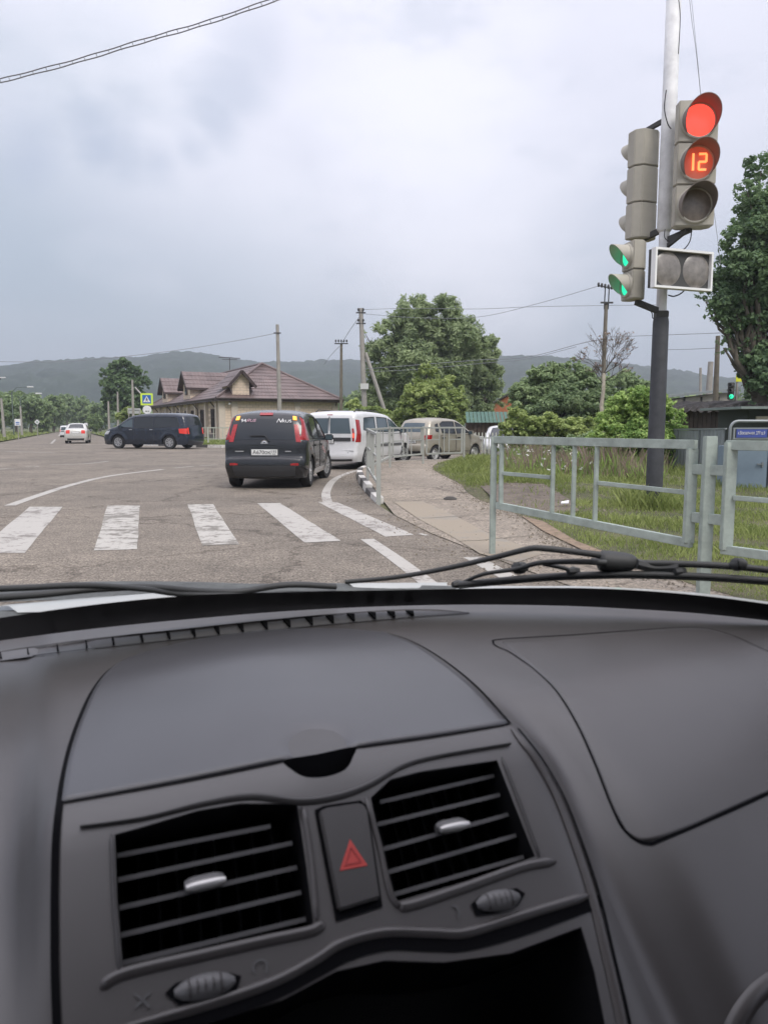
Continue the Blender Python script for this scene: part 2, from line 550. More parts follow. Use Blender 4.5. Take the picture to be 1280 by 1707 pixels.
line_px([(98, 727), (101, 723.8)], .16, LINE2)
line_px([(135, 741), (152, 741.5)], .2, LINE2)
line_px([(612, 899), (660, 932), (718, 976)], .15, LINE)
line_px([(786, 929), (850, 964)], .17, LINE)
line_px([(700, 890), (712, 893)], .06, LINE2)

# ---- pavement inside the kerb, running down flush at the crossing
def zwalk(x, y):
    t = max(0, min(1, (y - 12.0) / 2.4)); t = t * t * (3 - 2 * t)
    return .008 + .10 * t
def zverge(x, y):
    e = min(1.0, edge_d(x, y) / .8)
    return zwalk(x, y) + .003 + e * .05 * (noise.noise(Vector((x * .5, y * .5, 0))) * .5 + .4)
GRASS_EDGE = [gp(810, 764), gp(760, 770), gp(728, 779), gp(722, 789), gp(745, 804), gp(768, 817), gp(776, 826), gp(800, 836), gp(838, 846), gp(868, 862), gp(905, 885), gp(935, 903), gp(965, 914), gp(1010, 930), gp(1060, 948), gp(1150, 975), Vector((3.0, 4.6, 0)), Vector((5, 2, 0)), Vector((9, -5, 0))]
ge = [(p.x, p.y) for p in catmull(GRASS_EDGE, 4)]
GEa = np.array([(p.x, p.y) for p in catmull(GRASS_EDGE, 30)])
def edge_d(x, y): return float(np.sqrt(((GEa - (x, y)) ** 2).sum(1).min()))
kin = []
KN = [p for p in KERB_NEAR if p.y < 34]
for i, p in enumerate(KN):
    d = (KN[min(i + 1, len(KN) - 1)] - KN[max(i - 1, 0)]).normalized()
    kin.append((p.x + d.y * .15, p.y - d.x * .15))
walk = [(x, y) for x, y in EDGE_NEAR[::-1]] + kin + [(kin[-1][0] + 1.5, kin[-1][1] - 1.2)] + [(gp(815, 762).x + 1.2, gp(815, 762).y - .2)] + ge
tag(fill2d([walk], zwalk, grid=.6, name='pavement', m=WALKM), kind='structure')
slab = [gp(*p) for p in ((655, 838), (705, 838), (760, 862), (812, 890), (905, 925), (860, 940), (800, 925), (748, 893), (700, 868))]
sl = fill2d([[(p.x, p.y) for p in slab]], lambda x, y: zwalk(x, y) + .005, grid=.5, name='pavement_patch', m=paint_mat('yellow_dust', (.285, .24, .18), (.255, .228, .188), .5, 1.2))
tag(sl, kind='structure')
# joints between the concrete slabs of the pavement
jm = mat('joint_dirt', (.13, .12, .09), .95)
for a, b in (((655, 838), (790, 834)), ((700, 866), (838, 857)), ((765, 905), (905, 893)), ((640, 812), (742, 806)), ((660, 788), (722, 786))):
    p, q = gp(*a), gp(*b)
    d = (q - p); n_ = Vector((-d.y, d.x, 0)).normalized() * .008
    ps = [p.lerp(q, i / 10) + Vector((rnd.uniform(-.03, .03), rnd.uniform(-.03, .03), 0)) for i in range(11)]
    l = [(v + n_) for v in ps] + [(v - n_) for v in reversed(ps)]
    tag(fill2d([[(v.x, v.y) for v in l]], lambda x, y: zwalk(x, y) + .0085, name='pavement_joint', m=jm), kind='structure')

verge = ge[::-1]
verge = [(x, y) for x, y in ge] + [(40, -5), (40, 30), (14, 30), (kin[-1][0] + 1.5, kin[-1][1] - 1.3)]
VO = fill2d([verge], zverge, grid=.7, name='verge', m=EARTH)
tag(VO, kind='structure')
dirt = [gp(*p) for p in ((800, 822), (850, 818), (905, 820), (950, 838), (965, 856), (930, 860), (880, 856), (838, 848))]
tag(fill2d([[(p.x, p.y) for p in dirt]], lambda x, y: zverge(x, y) + .012, grid=.3, name='dirt_patch', m=DIRT), kind='structure')
dirt2 = [gp(*p) for p in ((868, 862), (905, 872), (960, 905), (1010, 925), (1000, 935), (960, 915), (905, 888))]
tag(fill2d([[(p.x, p.y) for p in dirt2]], lambda x, y: zverge(x, y) + .01, grid=.2, name='dirt_edge', m=mat('red_earth', (.225, .165, .115), .95, var=.3, vscale=9)), kind='structure')
DIRTPOLY = [[(p.x, p.y) for p in dirt], [(p.x, p.y) for p in dirt2]]

# ---- kerbs of separate stones, painted white and black in turn
KW = mat('kerb_white', (.60, .58, .54), .85, var=.3, vscale=7, bump=.4)
KB = mat('kerb_black', (.10, .095, .09), .85, var=.4, vscale=7, bump=.4)
KG = mat('kerb_grey', (.36, .33, .29), .85, var=.3, vscale=7, bump=.4)
def kerb_run(path, label, length, h, zb=0.0, group=None, flip=1, skip=0, wd=.15, cols=(KW, KB)):
    root = thing('kerb', label, 'kerb', (0, 0, 0)); root['kind'] = 'structure'; del root['category']
    d = 0; i = 0; cur = path[0]; k = 0; seg = 0
    pts = [path[0]]
    acc = 0
    for a, b in zip(path, path[1:]):
        l = (b - a).length; s_ = 0
        while acc + (l - s_) >= length:
            s_ += length - acc; acc = 0
            pts.append(a.lerp(b, s_ / l))
        acc += l - s_
    for a, b in zip(pts, pts[1:]):
        if k >= skip:
            dd = (b - a).normalized()
            nn = Vector((dd.y, -dd.x, 0)) * flip
            hh = (h(a) if callable(h) else h) + rnd.uniform(-.008, .012)
            m_ = MB()
            a2, b2 = a + dd * .012 + nn * rnd.uniform(-.006, .01), b - dd * .012 + nn * rnd.uniform(-.006, .01)
            o = Vector((0, 0, zb - .1))
            m_.add([a2 + o, b2 + o, b2 + nn * wd + o, a2 + nn * wd + o, a2 + nn * .025 + Vector((0, 0, zb + hh)), b2 + nn * .025 + Vector((0, 0, zb + hh)), b2 + nn * wd + Vector((0, 0, zb + hh)), a2 + nn * wd + Vector((0, 0, zb + hh))],
                   [(0, 1, 5, 4), (1, 2, 6, 5), (2, 3, 7, 6), (3, 0, 4, 7), (4, 5, 6, 7), (3, 2, 1, 0)])
            m_.build('kerb_stone', cols[k % len(cols)] if cols[0] is not KG else KG, root)
        k += 1
    return root
kerb_run([p for p in KERB_NEAR if p.y < 23], 'kerb of short black and white stones round the pavement corner', 1.0, lambda p: .13 if p.y > 13.4 else .09)
kerb_run([p for p in KERB_NEAR if p.y >= 22.6], 'plain grey kerb along the pavement behind the railing', 1.0, .14, cols=(KG,))
kerb_run([p for p in KERB_FAR if p.x < 22], 'far kerb of white and black stones in front of the tan house', 1.0, .16, flip=-1, cols=(KW, KW, KW, KB))
# far verge inside that kerb
fv = [(p.x, p.y) for p in KERB_FAR] + [(80, 112), (60, 300), (-100, 300), (-48, 124)]
fvo = []
for i, (x, y) in enumerate(fv): fvo.append((x, y + .3 if i < len(KERB_FAR) else y))
GREEN2 = mat('far_grass', (.085, .12, .035), .95, var=.4, vscale=.35, bump=.6, bscale=6, var2=(.16, .17, .07))
tag(fill2d([fvo], lambda x, y: .1, name='lawn', m=GREEN2), kind='structure')
lv = [(-70, 37), (-42, 36.5), (-31.3, 43.2), (-27.9, 55), (-52.3, 120), (-190.5, 484), (-400, 484), (-300, 37)]
tag(fill2d([lv], lambda x, y: .05, name='lawn', m=GREEN2), kind='structure')

# ---- wooded hills
RIDGE = [(-420, 640), (-150, 626), (0, 615), (60, 607), (100, 604), (150, 603), (180, 601), (240, 600), (262, 596), (290, 591), (340, 591), (370, 596), (440, 606), (520, 604), (580, 602), (660, 604), (760, 602), (850, 598), (905, 596), (950, 599), (1000, 604), (1050, 610), (1110, 617), (1180, 628), (1240, 632), (1400, 640), (1700, 655)]
def ridge_h(px, dist):
    for (a, ya), (b, yb) in zip(RIDGE, RIDGE[1:]):
        if a <= px <= b:
            y = ya + (yb - ya) * (px - a) / (b - a)
            r = ray(px, y)
            return CAMH + r.z / math.hypot(r.x, r.y) * dist
    return 40
HILLM = foliage_mat('wooded_hill', (.016, .036, .024), (.052, .084, .048), scale=.035)
def hill(name, d0, d1, hs, px0, px1, n, m_, seed, canopy):
    v, f = [], []
    rows = m_
    for i in range(n + 1):
        px = px0 + (px1 - px0) * i / n
        az = math.atan2((px - CX) / F * 1.0, math.cos(PITCH))
        for j in range(rows + 1):
            t = j / rows
            dist = d0 + (d1 - d0) * t
            H = (ridge_h(px, d0 + (d1 - d0) * .92) - 3.5) * hs
            s = math.sin(min(1, t / .92) * math.pi / 2) ** 1.15 if t < .92 else 1 - (t - .92) * .6
            zz = H * s
            P_ = Vector((dist * math.sin(az), dist * math.cos(az), 0))
            zz += (noise.noise(P_ * .006 + Vector((seed, 0, 0))) * 14) * max(0, math.sin(math.pi * min(1, t / .75)))
            zz += noise.noise(P_ * .07) * canopy + noise.noise(P_ * .2) * canopy * .7
            v.append(P_ + Vector((0, 0, zz - 1 if j else -3)))
    for i in range(n):
        for j in range(rows):
            a = i * (rows + 1) + j
            f.append((a, a + rows + 1, a + rows + 2, a + 1))
    return tag(raw(name, v, f, HILLM, smooth=True), kind='structure')
hill('hill', 420, 1050, 1, -420, 1700, 520, 90, 0, 3.0)
# ================================================================ vehicles
GLASSD = mat('dark_car_glass', (.018, .022, .026), .06, spec=.6)
GLASSM = mat('clear_car_glass', (.06, .085, .10), .05, spec=.7)
RUBBER = mat('rubber', (.022, .022, .023), .85)
BLACKP = mat('black_plastic', (.03, .03, .032), .6)
GREYP = mat('grey_plastic', (.10, .10, .10), .6)
ALLOY = mat('alloy', (.50, .50, .51), .35, .6)
STEELW = mat('steel_wheel', (.42, .42, .41), .5, .2)
CHROME = mat('chrome', (.7, .7, .7), .2, 1.0)
PLATEW = mat('plate_white', (.72, .72, .70), .5)
INKB = mat('ink_black', (.02, .02, .02), .6)
LAMPR = mat('red_lamp', (.32, .012, .014), .18, coat=.6, var=.35, vscale=22)
LAMPRL = mat('red_lamp_lit', (.5, .03, .02), .2, emit=(1, .05, .03), estr=.16, coat=.5)
LAMPRB = mat('brake_lamp_lit', (.5, .03, .02), .2, emit=(1, .10, .04), estr=1.0)
LAMPO = mat('orange_lamp_lit', (.8, .3, .02), .2, emit=(1, .36, .04), estr=1.1, coat=.5)
LAMPW = mat('clear_lamp', (.55, .56, .58), .12, coat=.8)
LAMPWL = mat('white_lamp_lit', (.8, .8, .82), .2, emit=(.9, .95, 1), estr=1.2)

def make_car(name, label, spec, loc, rz, group=None):
    root = thing(name, label, spec.get('cat', 'car'), loc, rz, group)
    out = [Vector(p) for p in catmull([(x, z, 0) for x, z in spec['outline']], spec.get('sub', 3))]
    out = [(p.x, p.y) for p in out]
    W0, belt, tum, rr = spec['W'] / 2, spec['belt'], spec['tumble'], spec.get('round', .11)
    xf, xr, wr = spec['xf'], spec['xr'], spec['wr']
    sill = .22
    A = np.array(out)
    def dist(x, z):
        P_ = np.array([x, z]); a = A[:-1]; b = A[1:]
        ab = b - a; t = np.clip(((P_ - a) * ab).sum(1) / (ab ** 2).sum(1), 0, 1)
        return float(np.sqrt((((a + ab * t[:, None]) - P_) ** 2).sum(1).min()))
    xmax, xmin = A[:, 0].max(), A[:, 0].min()
    def hw(x, z, d=None):
        if d is None: d = dist(x, z)
        w_ = W0 - (tum * max(0, z - belt) if z > belt else 0) - .05 * max(0, (sill + .2 - z)) / .2
        w_ -= .035 * max(0, 1 - abs(z - belt * .78) / .35) * 0
        fr = max(0, (x - (xmax - .75)) / .75); w_ -= spec.get('nose', .12) * fr * fr
        re = max(0, ((xmin + .5) - x) / .5); w_ -= spec.get('tail', .06) * re * re
        if abs(z - (belt - .06)) < .1: w_ += .0
        if d < rr: w_ -= rr * (1 - math.sqrt(max(0, 1 - (1 - d / rr) ** 2))) * .9
        for xc in (xf, xr):   # flared arches
            q = math.hypot(x - xc, z - wr)
            if wr * 1.1 < q < wr * 1.55: w_ += .018 * math.sin(math.pi * (q - wr * 1.1) / (wr * .45))
        return w_
    def side(x, z, s, off=0.0, d=None): return Vector((x, s * (hw(x, z, d) + off), z))
    # side outline with the wheel arches
    def arch(xc):
        ra = wr * 1.16
        a0 = math.asin(max(-1, (sill - wr) / ra))
        return [(xc - ra * math.cos(t), wr + ra * math.sin(t)) for t in np.linspace(a0, math.pi - a0, 13)]
    bottom = []
    for xc in (xr, xf):
        bottom += arch(xc)
    loop = out + bottom                    # outline runs nose -> roof -> tail, the bottom runs tail -> nose
    regions = spec['regions']              # list of (name, polygon, material, offset)
    pts, edges = [], []
    def addloop(lp, step=.09):
        dense = []
        n = len(lp)
        for i in range(n):
            a, b = Vector((*lp[i], 0)), Vector((*lp[(i + 1) % n], 0))
            k = max(1, int((b - a).length / step))
            dense += [a.lerp(b, j / k) for j in range(k)]
        k0 = len(pts)
        pts.extend(Vector((p.x, p.y)) for p in dense)
        edges.extend((k0 + i, k0 + (i + 1) % len(dense)) for i in range(len(dense)))
    k0 = len(pts)
    pts.extend(Vector(p) for p in out)
    nb = []
    allb = [out[-1]] + bottom + [out[0]]
    for a, b in zip(allb, allb[1:]):
        k = max(1, int(math.dist(a, b) / .1))
        nb += [Vector(a).lerp(Vector(b), j / k) for j in range(k)]
    nb = nb[1:]
    pts.extend(nb)
    edges.extend((i, (i + 1) % len(pts)) for i in range(len(pts)))
    for rg in regions: addloop(rg[1])
    x = xmin
    while x < xmax:
        z_ = sill
        while z_ < 2.2:
            if inpoly(x, z_, loop): pts.append(Vector((x, z_)))
            z_ += .07
        x += .085
    for dd in (.025, .06):
        for i in range(1, len(out) - 1):
            t_ = Vector(out[i + 1]) - Vector(out[i - 1])
            if t_.length < 1e-6: continue
            t_.normalize(); p = Vector(out[i]) + Vector((-t_.y, t_.x)) * dd
            if not inpoly(p.x, p.y, loop): p = Vector(out[i]) - Vector((-t_.y, t_.x)) * dd
            if inpoly(p.x, p.y, loop): pts.append(p)
    vs, es, fs, *_ = delaunay_2d_cdt(pts, edges, [], 0, 1e-5)
    D = [dist(v.x, v.y) for v in vs]
    groups_ = {}
    for f in fs:
        cx = sum(vs[i].x for i in f) / 3; cz = sum(vs[i].y for i in f) / 3
        if not inpoly(cx, cz, loop): continue
        key = -1
        for ri, rg in enumerate(regions):
            if inpoly(cx, cz, rg[1]): key = ri; break
        groups_.setdefault(key, []).append(tuple(f))
    body = MB()
    def emit_side(fl, s, off, mb):
        used = sorted({i for f in fl for i in f}); mp = {u: i for i, u in enumerate(used)}
        mb.add([side(vs[u].x, vs[u].y, s, off, D[u]) for u in used], [tuple(mp[i] for i in (f if s < 0 else f[::-1])) for f in fl])
    # across the car, over bonnet, roof and tail
    n_across = 15
    def cross(i, v, off=0.0):
        x_, z_ = out[i]
        a = Vector(out[max(0, i - 1)]); b = Vector(out[min(len(out) - 1, i + 1)])
        t_ = (b - a).normalized(); nrm = Vector((-t_.y, t_.x))
        if nrm.dot(Vector((x_, z_ - .6))) < 0: nrm = -nrm
        hwv = hw(x_, z_, 0.0)
        c_ = spec.get('crown', .045) * (1 - abs(v) ** 2.6)
        q = nrm * (c_ + off)
        return Vector((x_ + q.x, v * hwv, z_ + q.y))
    vv = [-1 + 2 * j / (n_across - 1) for j in range(n_across)]
    vv = sorted(set(vv + [-.94, .94, -.86, .86]))
    def zi(z_, rear=True):
        top = max(range(len(out)), key=lambda i: out[i][1])
        idx = range(top, len(out)) if rear else range(0, top + 1)
        return min(idx, key=lambda i: abs(out[i][1] - z_))
    def strip(i0, i1, v0, v1, off, mb, flip=False):
        vl = [v0] + [v for v in vv if v0 < v < v1] + [v1]
        k = len(mb.v)
        for i in range(i0, i1 + 1):
            for v in vl: mb.v.append(cross(i, v, off))
        m_ = len(vl)
        for i in range(i1 - i0):
            for j in range(m_ - 1):
                mb.f.append((k + i * m_ + j, k + i * m_ + j + 1, k + (i + 1) * m_ + j + 1, k + (i + 1) * m_ + j))
    strip(0, len(out) - 1, -1, 1, 0, body)
    for s in (1, -1): emit_side(groups_.get(-1, []), s, 0, body)
    # underside
    ub = MB(); ub.box(((xf + xr) / 2, 0, sill + .04), (abs(xf - xr) - wr * 2.4, W0 * 1.8, .06))
    ub.box(((xmin + xr - wr) / 2 + .05, 0, sill + .06), (abs(xmin - (xr - wr)) - .1, W0 * 1.6, .08))
    ub.box(((xmax + xf + wr) / 2 - .05, 0, sill + .06), (abs(xmax - (xf + wr)) - .1, W0 * 1.6, .08))
    for xc in (xf, xr): ub.box((xc, 0, wr + .12), (wr * 2.2, W0 * 1.2, wr * 1.5))
    bo = body.build('body', spec['paint'], root, angle=48)
    ub.build('underbody', BLACKP, root)
    for s in (1, -1):
        for ri, rg in enumerate(regions):
            if ri not in groups_: continue
            mb = MB(); emit_side(groups_[ri], s, rg[3], mb)
            o = mb.build(rg[0], rg[2], root, angle=40)
            if rg[0] == 'door' or rg[0] == 'side_window':
                # seam or rubber round it
                lp = rg[1]; path = []
                for i in range(len(lp)):
                    a, b = Vector(lp[i]), Vector(lp[(i + 1) % len(lp)])
                    k = max(1, int((b - a).length / .1))
                    for j in range(k):
                        p = a.lerp(b, j / k); path.append(side(p.x, p.y, s, .002 if rg[0] == 'door' else 0.0))
                path.append(path[0])
                MB().tube(path, .006 if rg[0] == 'door' else .011, 4, cap=False).build('seal', spec.get('seal', RUBBER), o)
            if rg[0] == 'door':
                xs = [p[0] for p in rg[1]]
                hx, hz = min(xs) + .14, spec.get('handle', belt - .12)
                h = MB(); p = side(hx, hz, s, .022); h.box(p, (.18, .03, .035))
                h.build('handle', spec.get('handle_mat', spec['paint']), o, bevel=.008)
    # glass and panels over the strip, given as z ranges on the nose or the tail
    for nm, rear, z0, z1, v0, v1, off, m_ in spec['patches']:
        i0, i1 = zi(z1, rear), zi(z0, rear)
        if i0 > i1: i0, i1 = i1, i0
        if i1 == i0: i1 = min(len(out) - 1, i0 + 1)
        mb = MB(); strip(i0, i1, v0, v1, off, mb)
        strip(i0, i1, v0, v1, off - .03, mb)
        # rim closing the slab
        n_ = len([v for v in vv if v0 < v < v1]) + 2; k2 = n_ * (i1 - i0 + 1)
        for j in range(n_ - 1):
            mb.f.append((j, k2 + j, k2 + j + 1, j + 1)); e0 = (i1 - i0) * n_
            mb.f.append((e0 + j, e0 + j + 1, k2 + e0 + j + 1, k2 + e0 + j))
        for i in range(i1 - i0):
            for e in (0, n_ - 1):
                mb.f.append((i * n_ + e, (i + 1) * n_ + e, k2 + (i + 1) * n_ + e, k2 + i * n_ + e))
        mb.build(nm, m_, root, angle=40)
    # wheels
    for xc in (xf, xr):
        for s in (1, -1):
            hub = bpy.data.objects.new('wheel', None); link(hub, root)
            yw = W0 - .115
            hub.location = (xc, s * yw, wr)
            hub.rotation_euler = (0, 0, R(spec.get('steer', 0)) if xc == xf else 0)
            tw = .20
            ty = MB(); r0 = wr * .66
            ty.lathe([(r0, -tw * .42), (wr * .93, -tw * .5), (wr, -tw * .36), (wr, tw * .36), (wr * .93, tw * .5), (r0, tw * .42), (r0 - .01, 0), (r0, -tw * .42)], n=28, axis='Y')
            ty.build('tyre', RUBBER, hub, angle=50)
            rm = MB()
            yo = s * tw * .34
            rm.lathe([(r0, yo + s * .015), (r0 * .9, yo + s * .015), (r0 * .88, yo - s * .05)], n=28, axis='Y')
            kind = spec.get('rim', 'spoke')
            if kind == 'spoke':
                ns = spec.get('spokes', 5)
                for q in range(ns):
                    a = 2 * math.pi * q / ns + .3
                    c_, s2 = math.cos(a), math.sin(a)
                    pv = Vector((-s2, 0, c_))
                    for e in (-1, 1):
                        rm.bar((c_ * .04 + pv.x * e * .025, yo, s2 * .04 + pv.z * e * .025), (c_ * r0 * .92 + pv.x * e * .045, yo + s * .008, s2 * r0 * .92 + pv.z * e * .045), .03, .02, up=(0, 1, 0))
                rm.lathe([(0, yo + s * .02), (.05, yo + s * .02), (.06, yo - s * .02)], n=14, axis='Y')
            else:
                rm.lathe([(0, yo + s * .01), (.055, yo + s * .012), (.075, yo - s * .03), (r0 * .55, yo - s * .005), (r0 * .72, yo - s * .03), (r0 * .9, yo - s * .01)], n=24, axis='Y')
            rm.build('rim', spec.get('rimmat', ALLOY), hub, angle=40)
            MB().lathe([(0, yo - s * .07), (r0 * .9, yo - s * .07)], n=20, axis='Y').build('brake_disc', BLACKP, hub)
    # mirrors
    mx, mz = spec['mirror']
    for s in (1, -1):
        p = side(mx, mz, s, .10)
        m_ = MB(); m_.box(p, (.10, .19, .14), rz=s * -.15); m_.bar(side(mx + .03, mz - .05, s, -.03), p + Vector((.02, 0, -.04)), .04, .04)
        mo = m_.build('door_mirror', spec.get('mirror_mat', spec['paint']), root, bevel=.025)
        MB().box(p + Vector((-.052, 0, .0)), (.006, .155, .105), rz=s * -.15).build('mirror_glass', GLASSM, mo)
    return root, out, side, cross, zi

def plate_of(root, x, z, s, letters, tilt=0, width=.52, y=0.0):
    p = MB().box((x, y, z), (.012, width, .115)).build('number_plate', PLATEW, root, bevel=.004)
    MB().box((x + .004, y, z), (.011, width + .025, .135)).build('plate_frame', BLACKP, p)
    if letters:
        text('plate_text', letters[0], .105, INKB, p, (x - .0085, y + .055, z - .002), (R(90), 0, R(-90)), 1.02, .0015)
        text('plate_text', letters[1], .075, INKB, p, (x - .0085, y - .19, z + .012), (R(90), 0, R(-90)), .95, .0015)
        text('plate_text', letters[2], .034, INKB, p, (x - .0085, y - .19, z - .035), (R(90), 0, R(-90)), 1, .0015)
        MB().box((x - .0075, y - .125, z), (.004, .004, .1)).build('divider', INKB, p)
    return p

def paint(name, col, rough=.3, metal=0.0, dirt=.25):
    return mat(name, col, rough, metal, var=dirt, vscale=3.0, coat=.5)

# --- black hatchback at the line
P_BLACK = paint('black_paint', (.009, .010, .012), .2)
P_NAVY = paint('navy_paint', (.012, .018, .032), .2)
P_WHITE = paint('white_paint', (.62, .62, .62), .35, dirt=.07)
P_BEIGE = paint('champagne_paint', (.35, .32, .26), .38, .3, .12)
P_SILVER = paint('pale_silver_paint', (.55, .54, .50), .35, .2, .08)

note = dict(W=1.69, belt=.93, tumble=.27, xf=1.24, xr=-1.36, wr=.315, paint=P_BLACK, mirror=(.78, .98), handle=.84, round=.10, rim='spoke', spokes=7,
    outline=[(1.95, .22), (2.03, .48), (1.99, .70), (1.72, .88), (1.15, 1.01), (.93, 1.06), (.28, 1.41), (-.2, 1.515), (-.95, 1.53), (-1.55, 1.48), (-1.73, 1.42), (-1.86, 1.18), (-1.94, .96), (-1.965, .86), (-1.975, .64), (-2.04, .58), (-2.05, .40), (-1.98, .22)],
    regions=[('side_window', [(.86, .99), (.33, 1.33), (-.10, 1.42), (-.10, .97)], GLASSD, -.004),
             ('side_window', [(-.18, .97), (-.18, 1.43), (-.80, 1.44), (-1.08, 1.38), (-1.08, .99)], GLASSD, -.004),
             ('side_window', [(-1.16, 1.02), (-1.16, 1.35), (-1.40, 1.29), (-1.36, 1.06)], GLASSD, -.004),
             ('tail_light', [(-1.66, .95), (-1.60, 1.36), (-1.72, 1.42), (-1.95, .97)], LAMPR, .003),
             ('door', [(.95, .36), (.95, .93), (-.14, .93), (-.14, .36)], P_BLACK, .001),
             ('door', [(-.17, .36), (-.17, .93), (-1.05, .93), (-1.05, .62), (-.95, .36)], P_BLACK, .001)],
    patches=[('rear_window', True, .97, 1.385, -.85, .85, .006, GLASSD), ('windscreen', False, 1.08, 1.41, -.9, .9, .004, GLASSD),
             ('tail_light', True, .93, 1.30, .87, 1.0, .010, LAMPR), ('tail_light', True, .93, 1.30, -1.0, -.87, .010, LAMPR),
             ('indicator', True, 1.33, 1.42, .86, .975, .016, LAMPO), ('indicator', True, 1.33, 1.42, -.975, -.86, .016, LAMPO),
             ('high_brake_light', True, 1.40, 1.45, -.21, .21, .016, LAMPR), ('bumper_panel', True, .25, .45, -.90, .90, .012, BLACKP)])
def place(p, h): return (p.x, p.y, 0), h
# rear axle ground point, heading angle from +Y towards +X
def car_at(px_rear, px_front, spec, name, label, s=-1, sc3=(1, 1, 1), **k):
    """near-side rear and front wheels' ground points fix the car; s: which side (-1 right)"""
    a, b = gp(*px_rear), gp(*px_front)
    hd = (b - a).normalized()
    left = Vector((-hd.y, hd.x, 0))
    half = spec['W'] / 2 - .115
    base = a - left * half * s * sc3[1] - hd * spec['xr'] * sc3[0]
    ang = math.atan2(hd.y, hd.x)
    res = make_car(name, label, spec, (base.x, base.y, 0), ang, **k)
    res[0].scale = sc3
    return res
note['steer'] = -12
nt_, nout, nside, ncross, nzi = car_at((511.5, 811), (540.5, 796), note, 'hatchback', 'black hatchback with stickers on its rear window waiting nearest to the crossing')
plate_of(nt_, -1.995 - .02, .725, 1, ('А670ок', '193', 'RUS'))
MB().box((-1.985, 0, .86), (.05, .62, .03)).build('boot_trim', P_BLACK, nt_, bevel=.01)
em = MB().lathe([(.028, 0), (.045, .006), (.062, 0)], axis='X', n=20, mtx=Matrix.Scale(1, 3)).build('badge', CHROME, nt_); em.location = (-2.005, 0, .905)
MB().box((-2.012, 0, .905), (.008, .14, .022)).build('badge_bar', CHROME, em).location = (2.005, 0, -.905)
STW = mat('sticker_white', (.78, .78, .78), .6); STP = mat('sticker_pink', (.6, .38, .45), .6)
def on_rear(i_z, y, off=.05): 
    i = nzi(i_z); p = ncross(i, y / .72, off); return p
def rear_tilt():
    a, b = ncross(nzi(1.02), 0), ncross(nzi(1.36), 0)
    return math.atan2(b.x - a.x, b.z - a.z)
rt = rear_tilt()
def rear_text(s, y, z, size, m, wd=1.0, shear=0.0):
    a, b = ncross(nzi(1.20), y / .72, .03), ncross(nzi(1.42), y / .72, .034)
    k = (z - a.z) / (b.z - a.z)
    p = a.lerp(b, k)
    o = text('sticker', s, size, m, nt_, p, (R(90) - rt, 0, R(-90)), wd, shear=shear)
    return o
rear_text('94', .50, 1.345, .10, STW, 1.1)
pk = MB(); 
a_ = [rear_text('ЯUS', .335, 1.347, .085, STP, 1.25, .3)]
rear_text('N', -.30, 1.345, .12, STW, 1.2, .4)
rear_text('RUS', -.475, 1.335, .085, STW, 1.3)
wp = MB(); pa, pb, pc = ncross(nzi(1.0), .0, .03), ncross(nzi(.96), -.16, .03), ncross(nzi(1.04), .38, .03)
wp.tube([ncross(nzi(.93), -.13, .03), ncross(nzi(1.0), -.02, .035), ncross(nzi(1.05), .05, .03)], .012, 6); wp.bar(ncross(nzi(1.04), -.02, .03), ncross(nzi(1.04), .42, .022), .02, .02)
wp.build('rear_wiper', RUBBER, nt_)
for y, t in ((.50, .17), (-.47, .12)): MB().box((-2.008, y, .745), (.008, t, .02)).build('lettering', CHROME, nt_, bevel=.003)
for y in (.60, -.60, 0): MB().box((-2.068, y, .49), (.02, .17 if y else .26, .05)).build('reflector', LAMPR, nt_, bevel=.008)
# red and white flame decal on the front door
dc = MB()
for k in range(7):
    x = .15 + .08 * k; z = .80 - .02 * k + rnd.uniform(-.04, .04)
    dc.add([nside(x, z, -1, .004), nside(x + .09, z + .03, -1, .004), nside(x + .11, z - .05, -1, .004), nside(x + .02, z - .07, -1, .004)], [(0, 3, 2, 1)])
dc.build('door_decal', mat('decal_red', (.5, .08, .07), .5, var=.5, vscale=12, var2=(.7, .6, .6)), nt_)

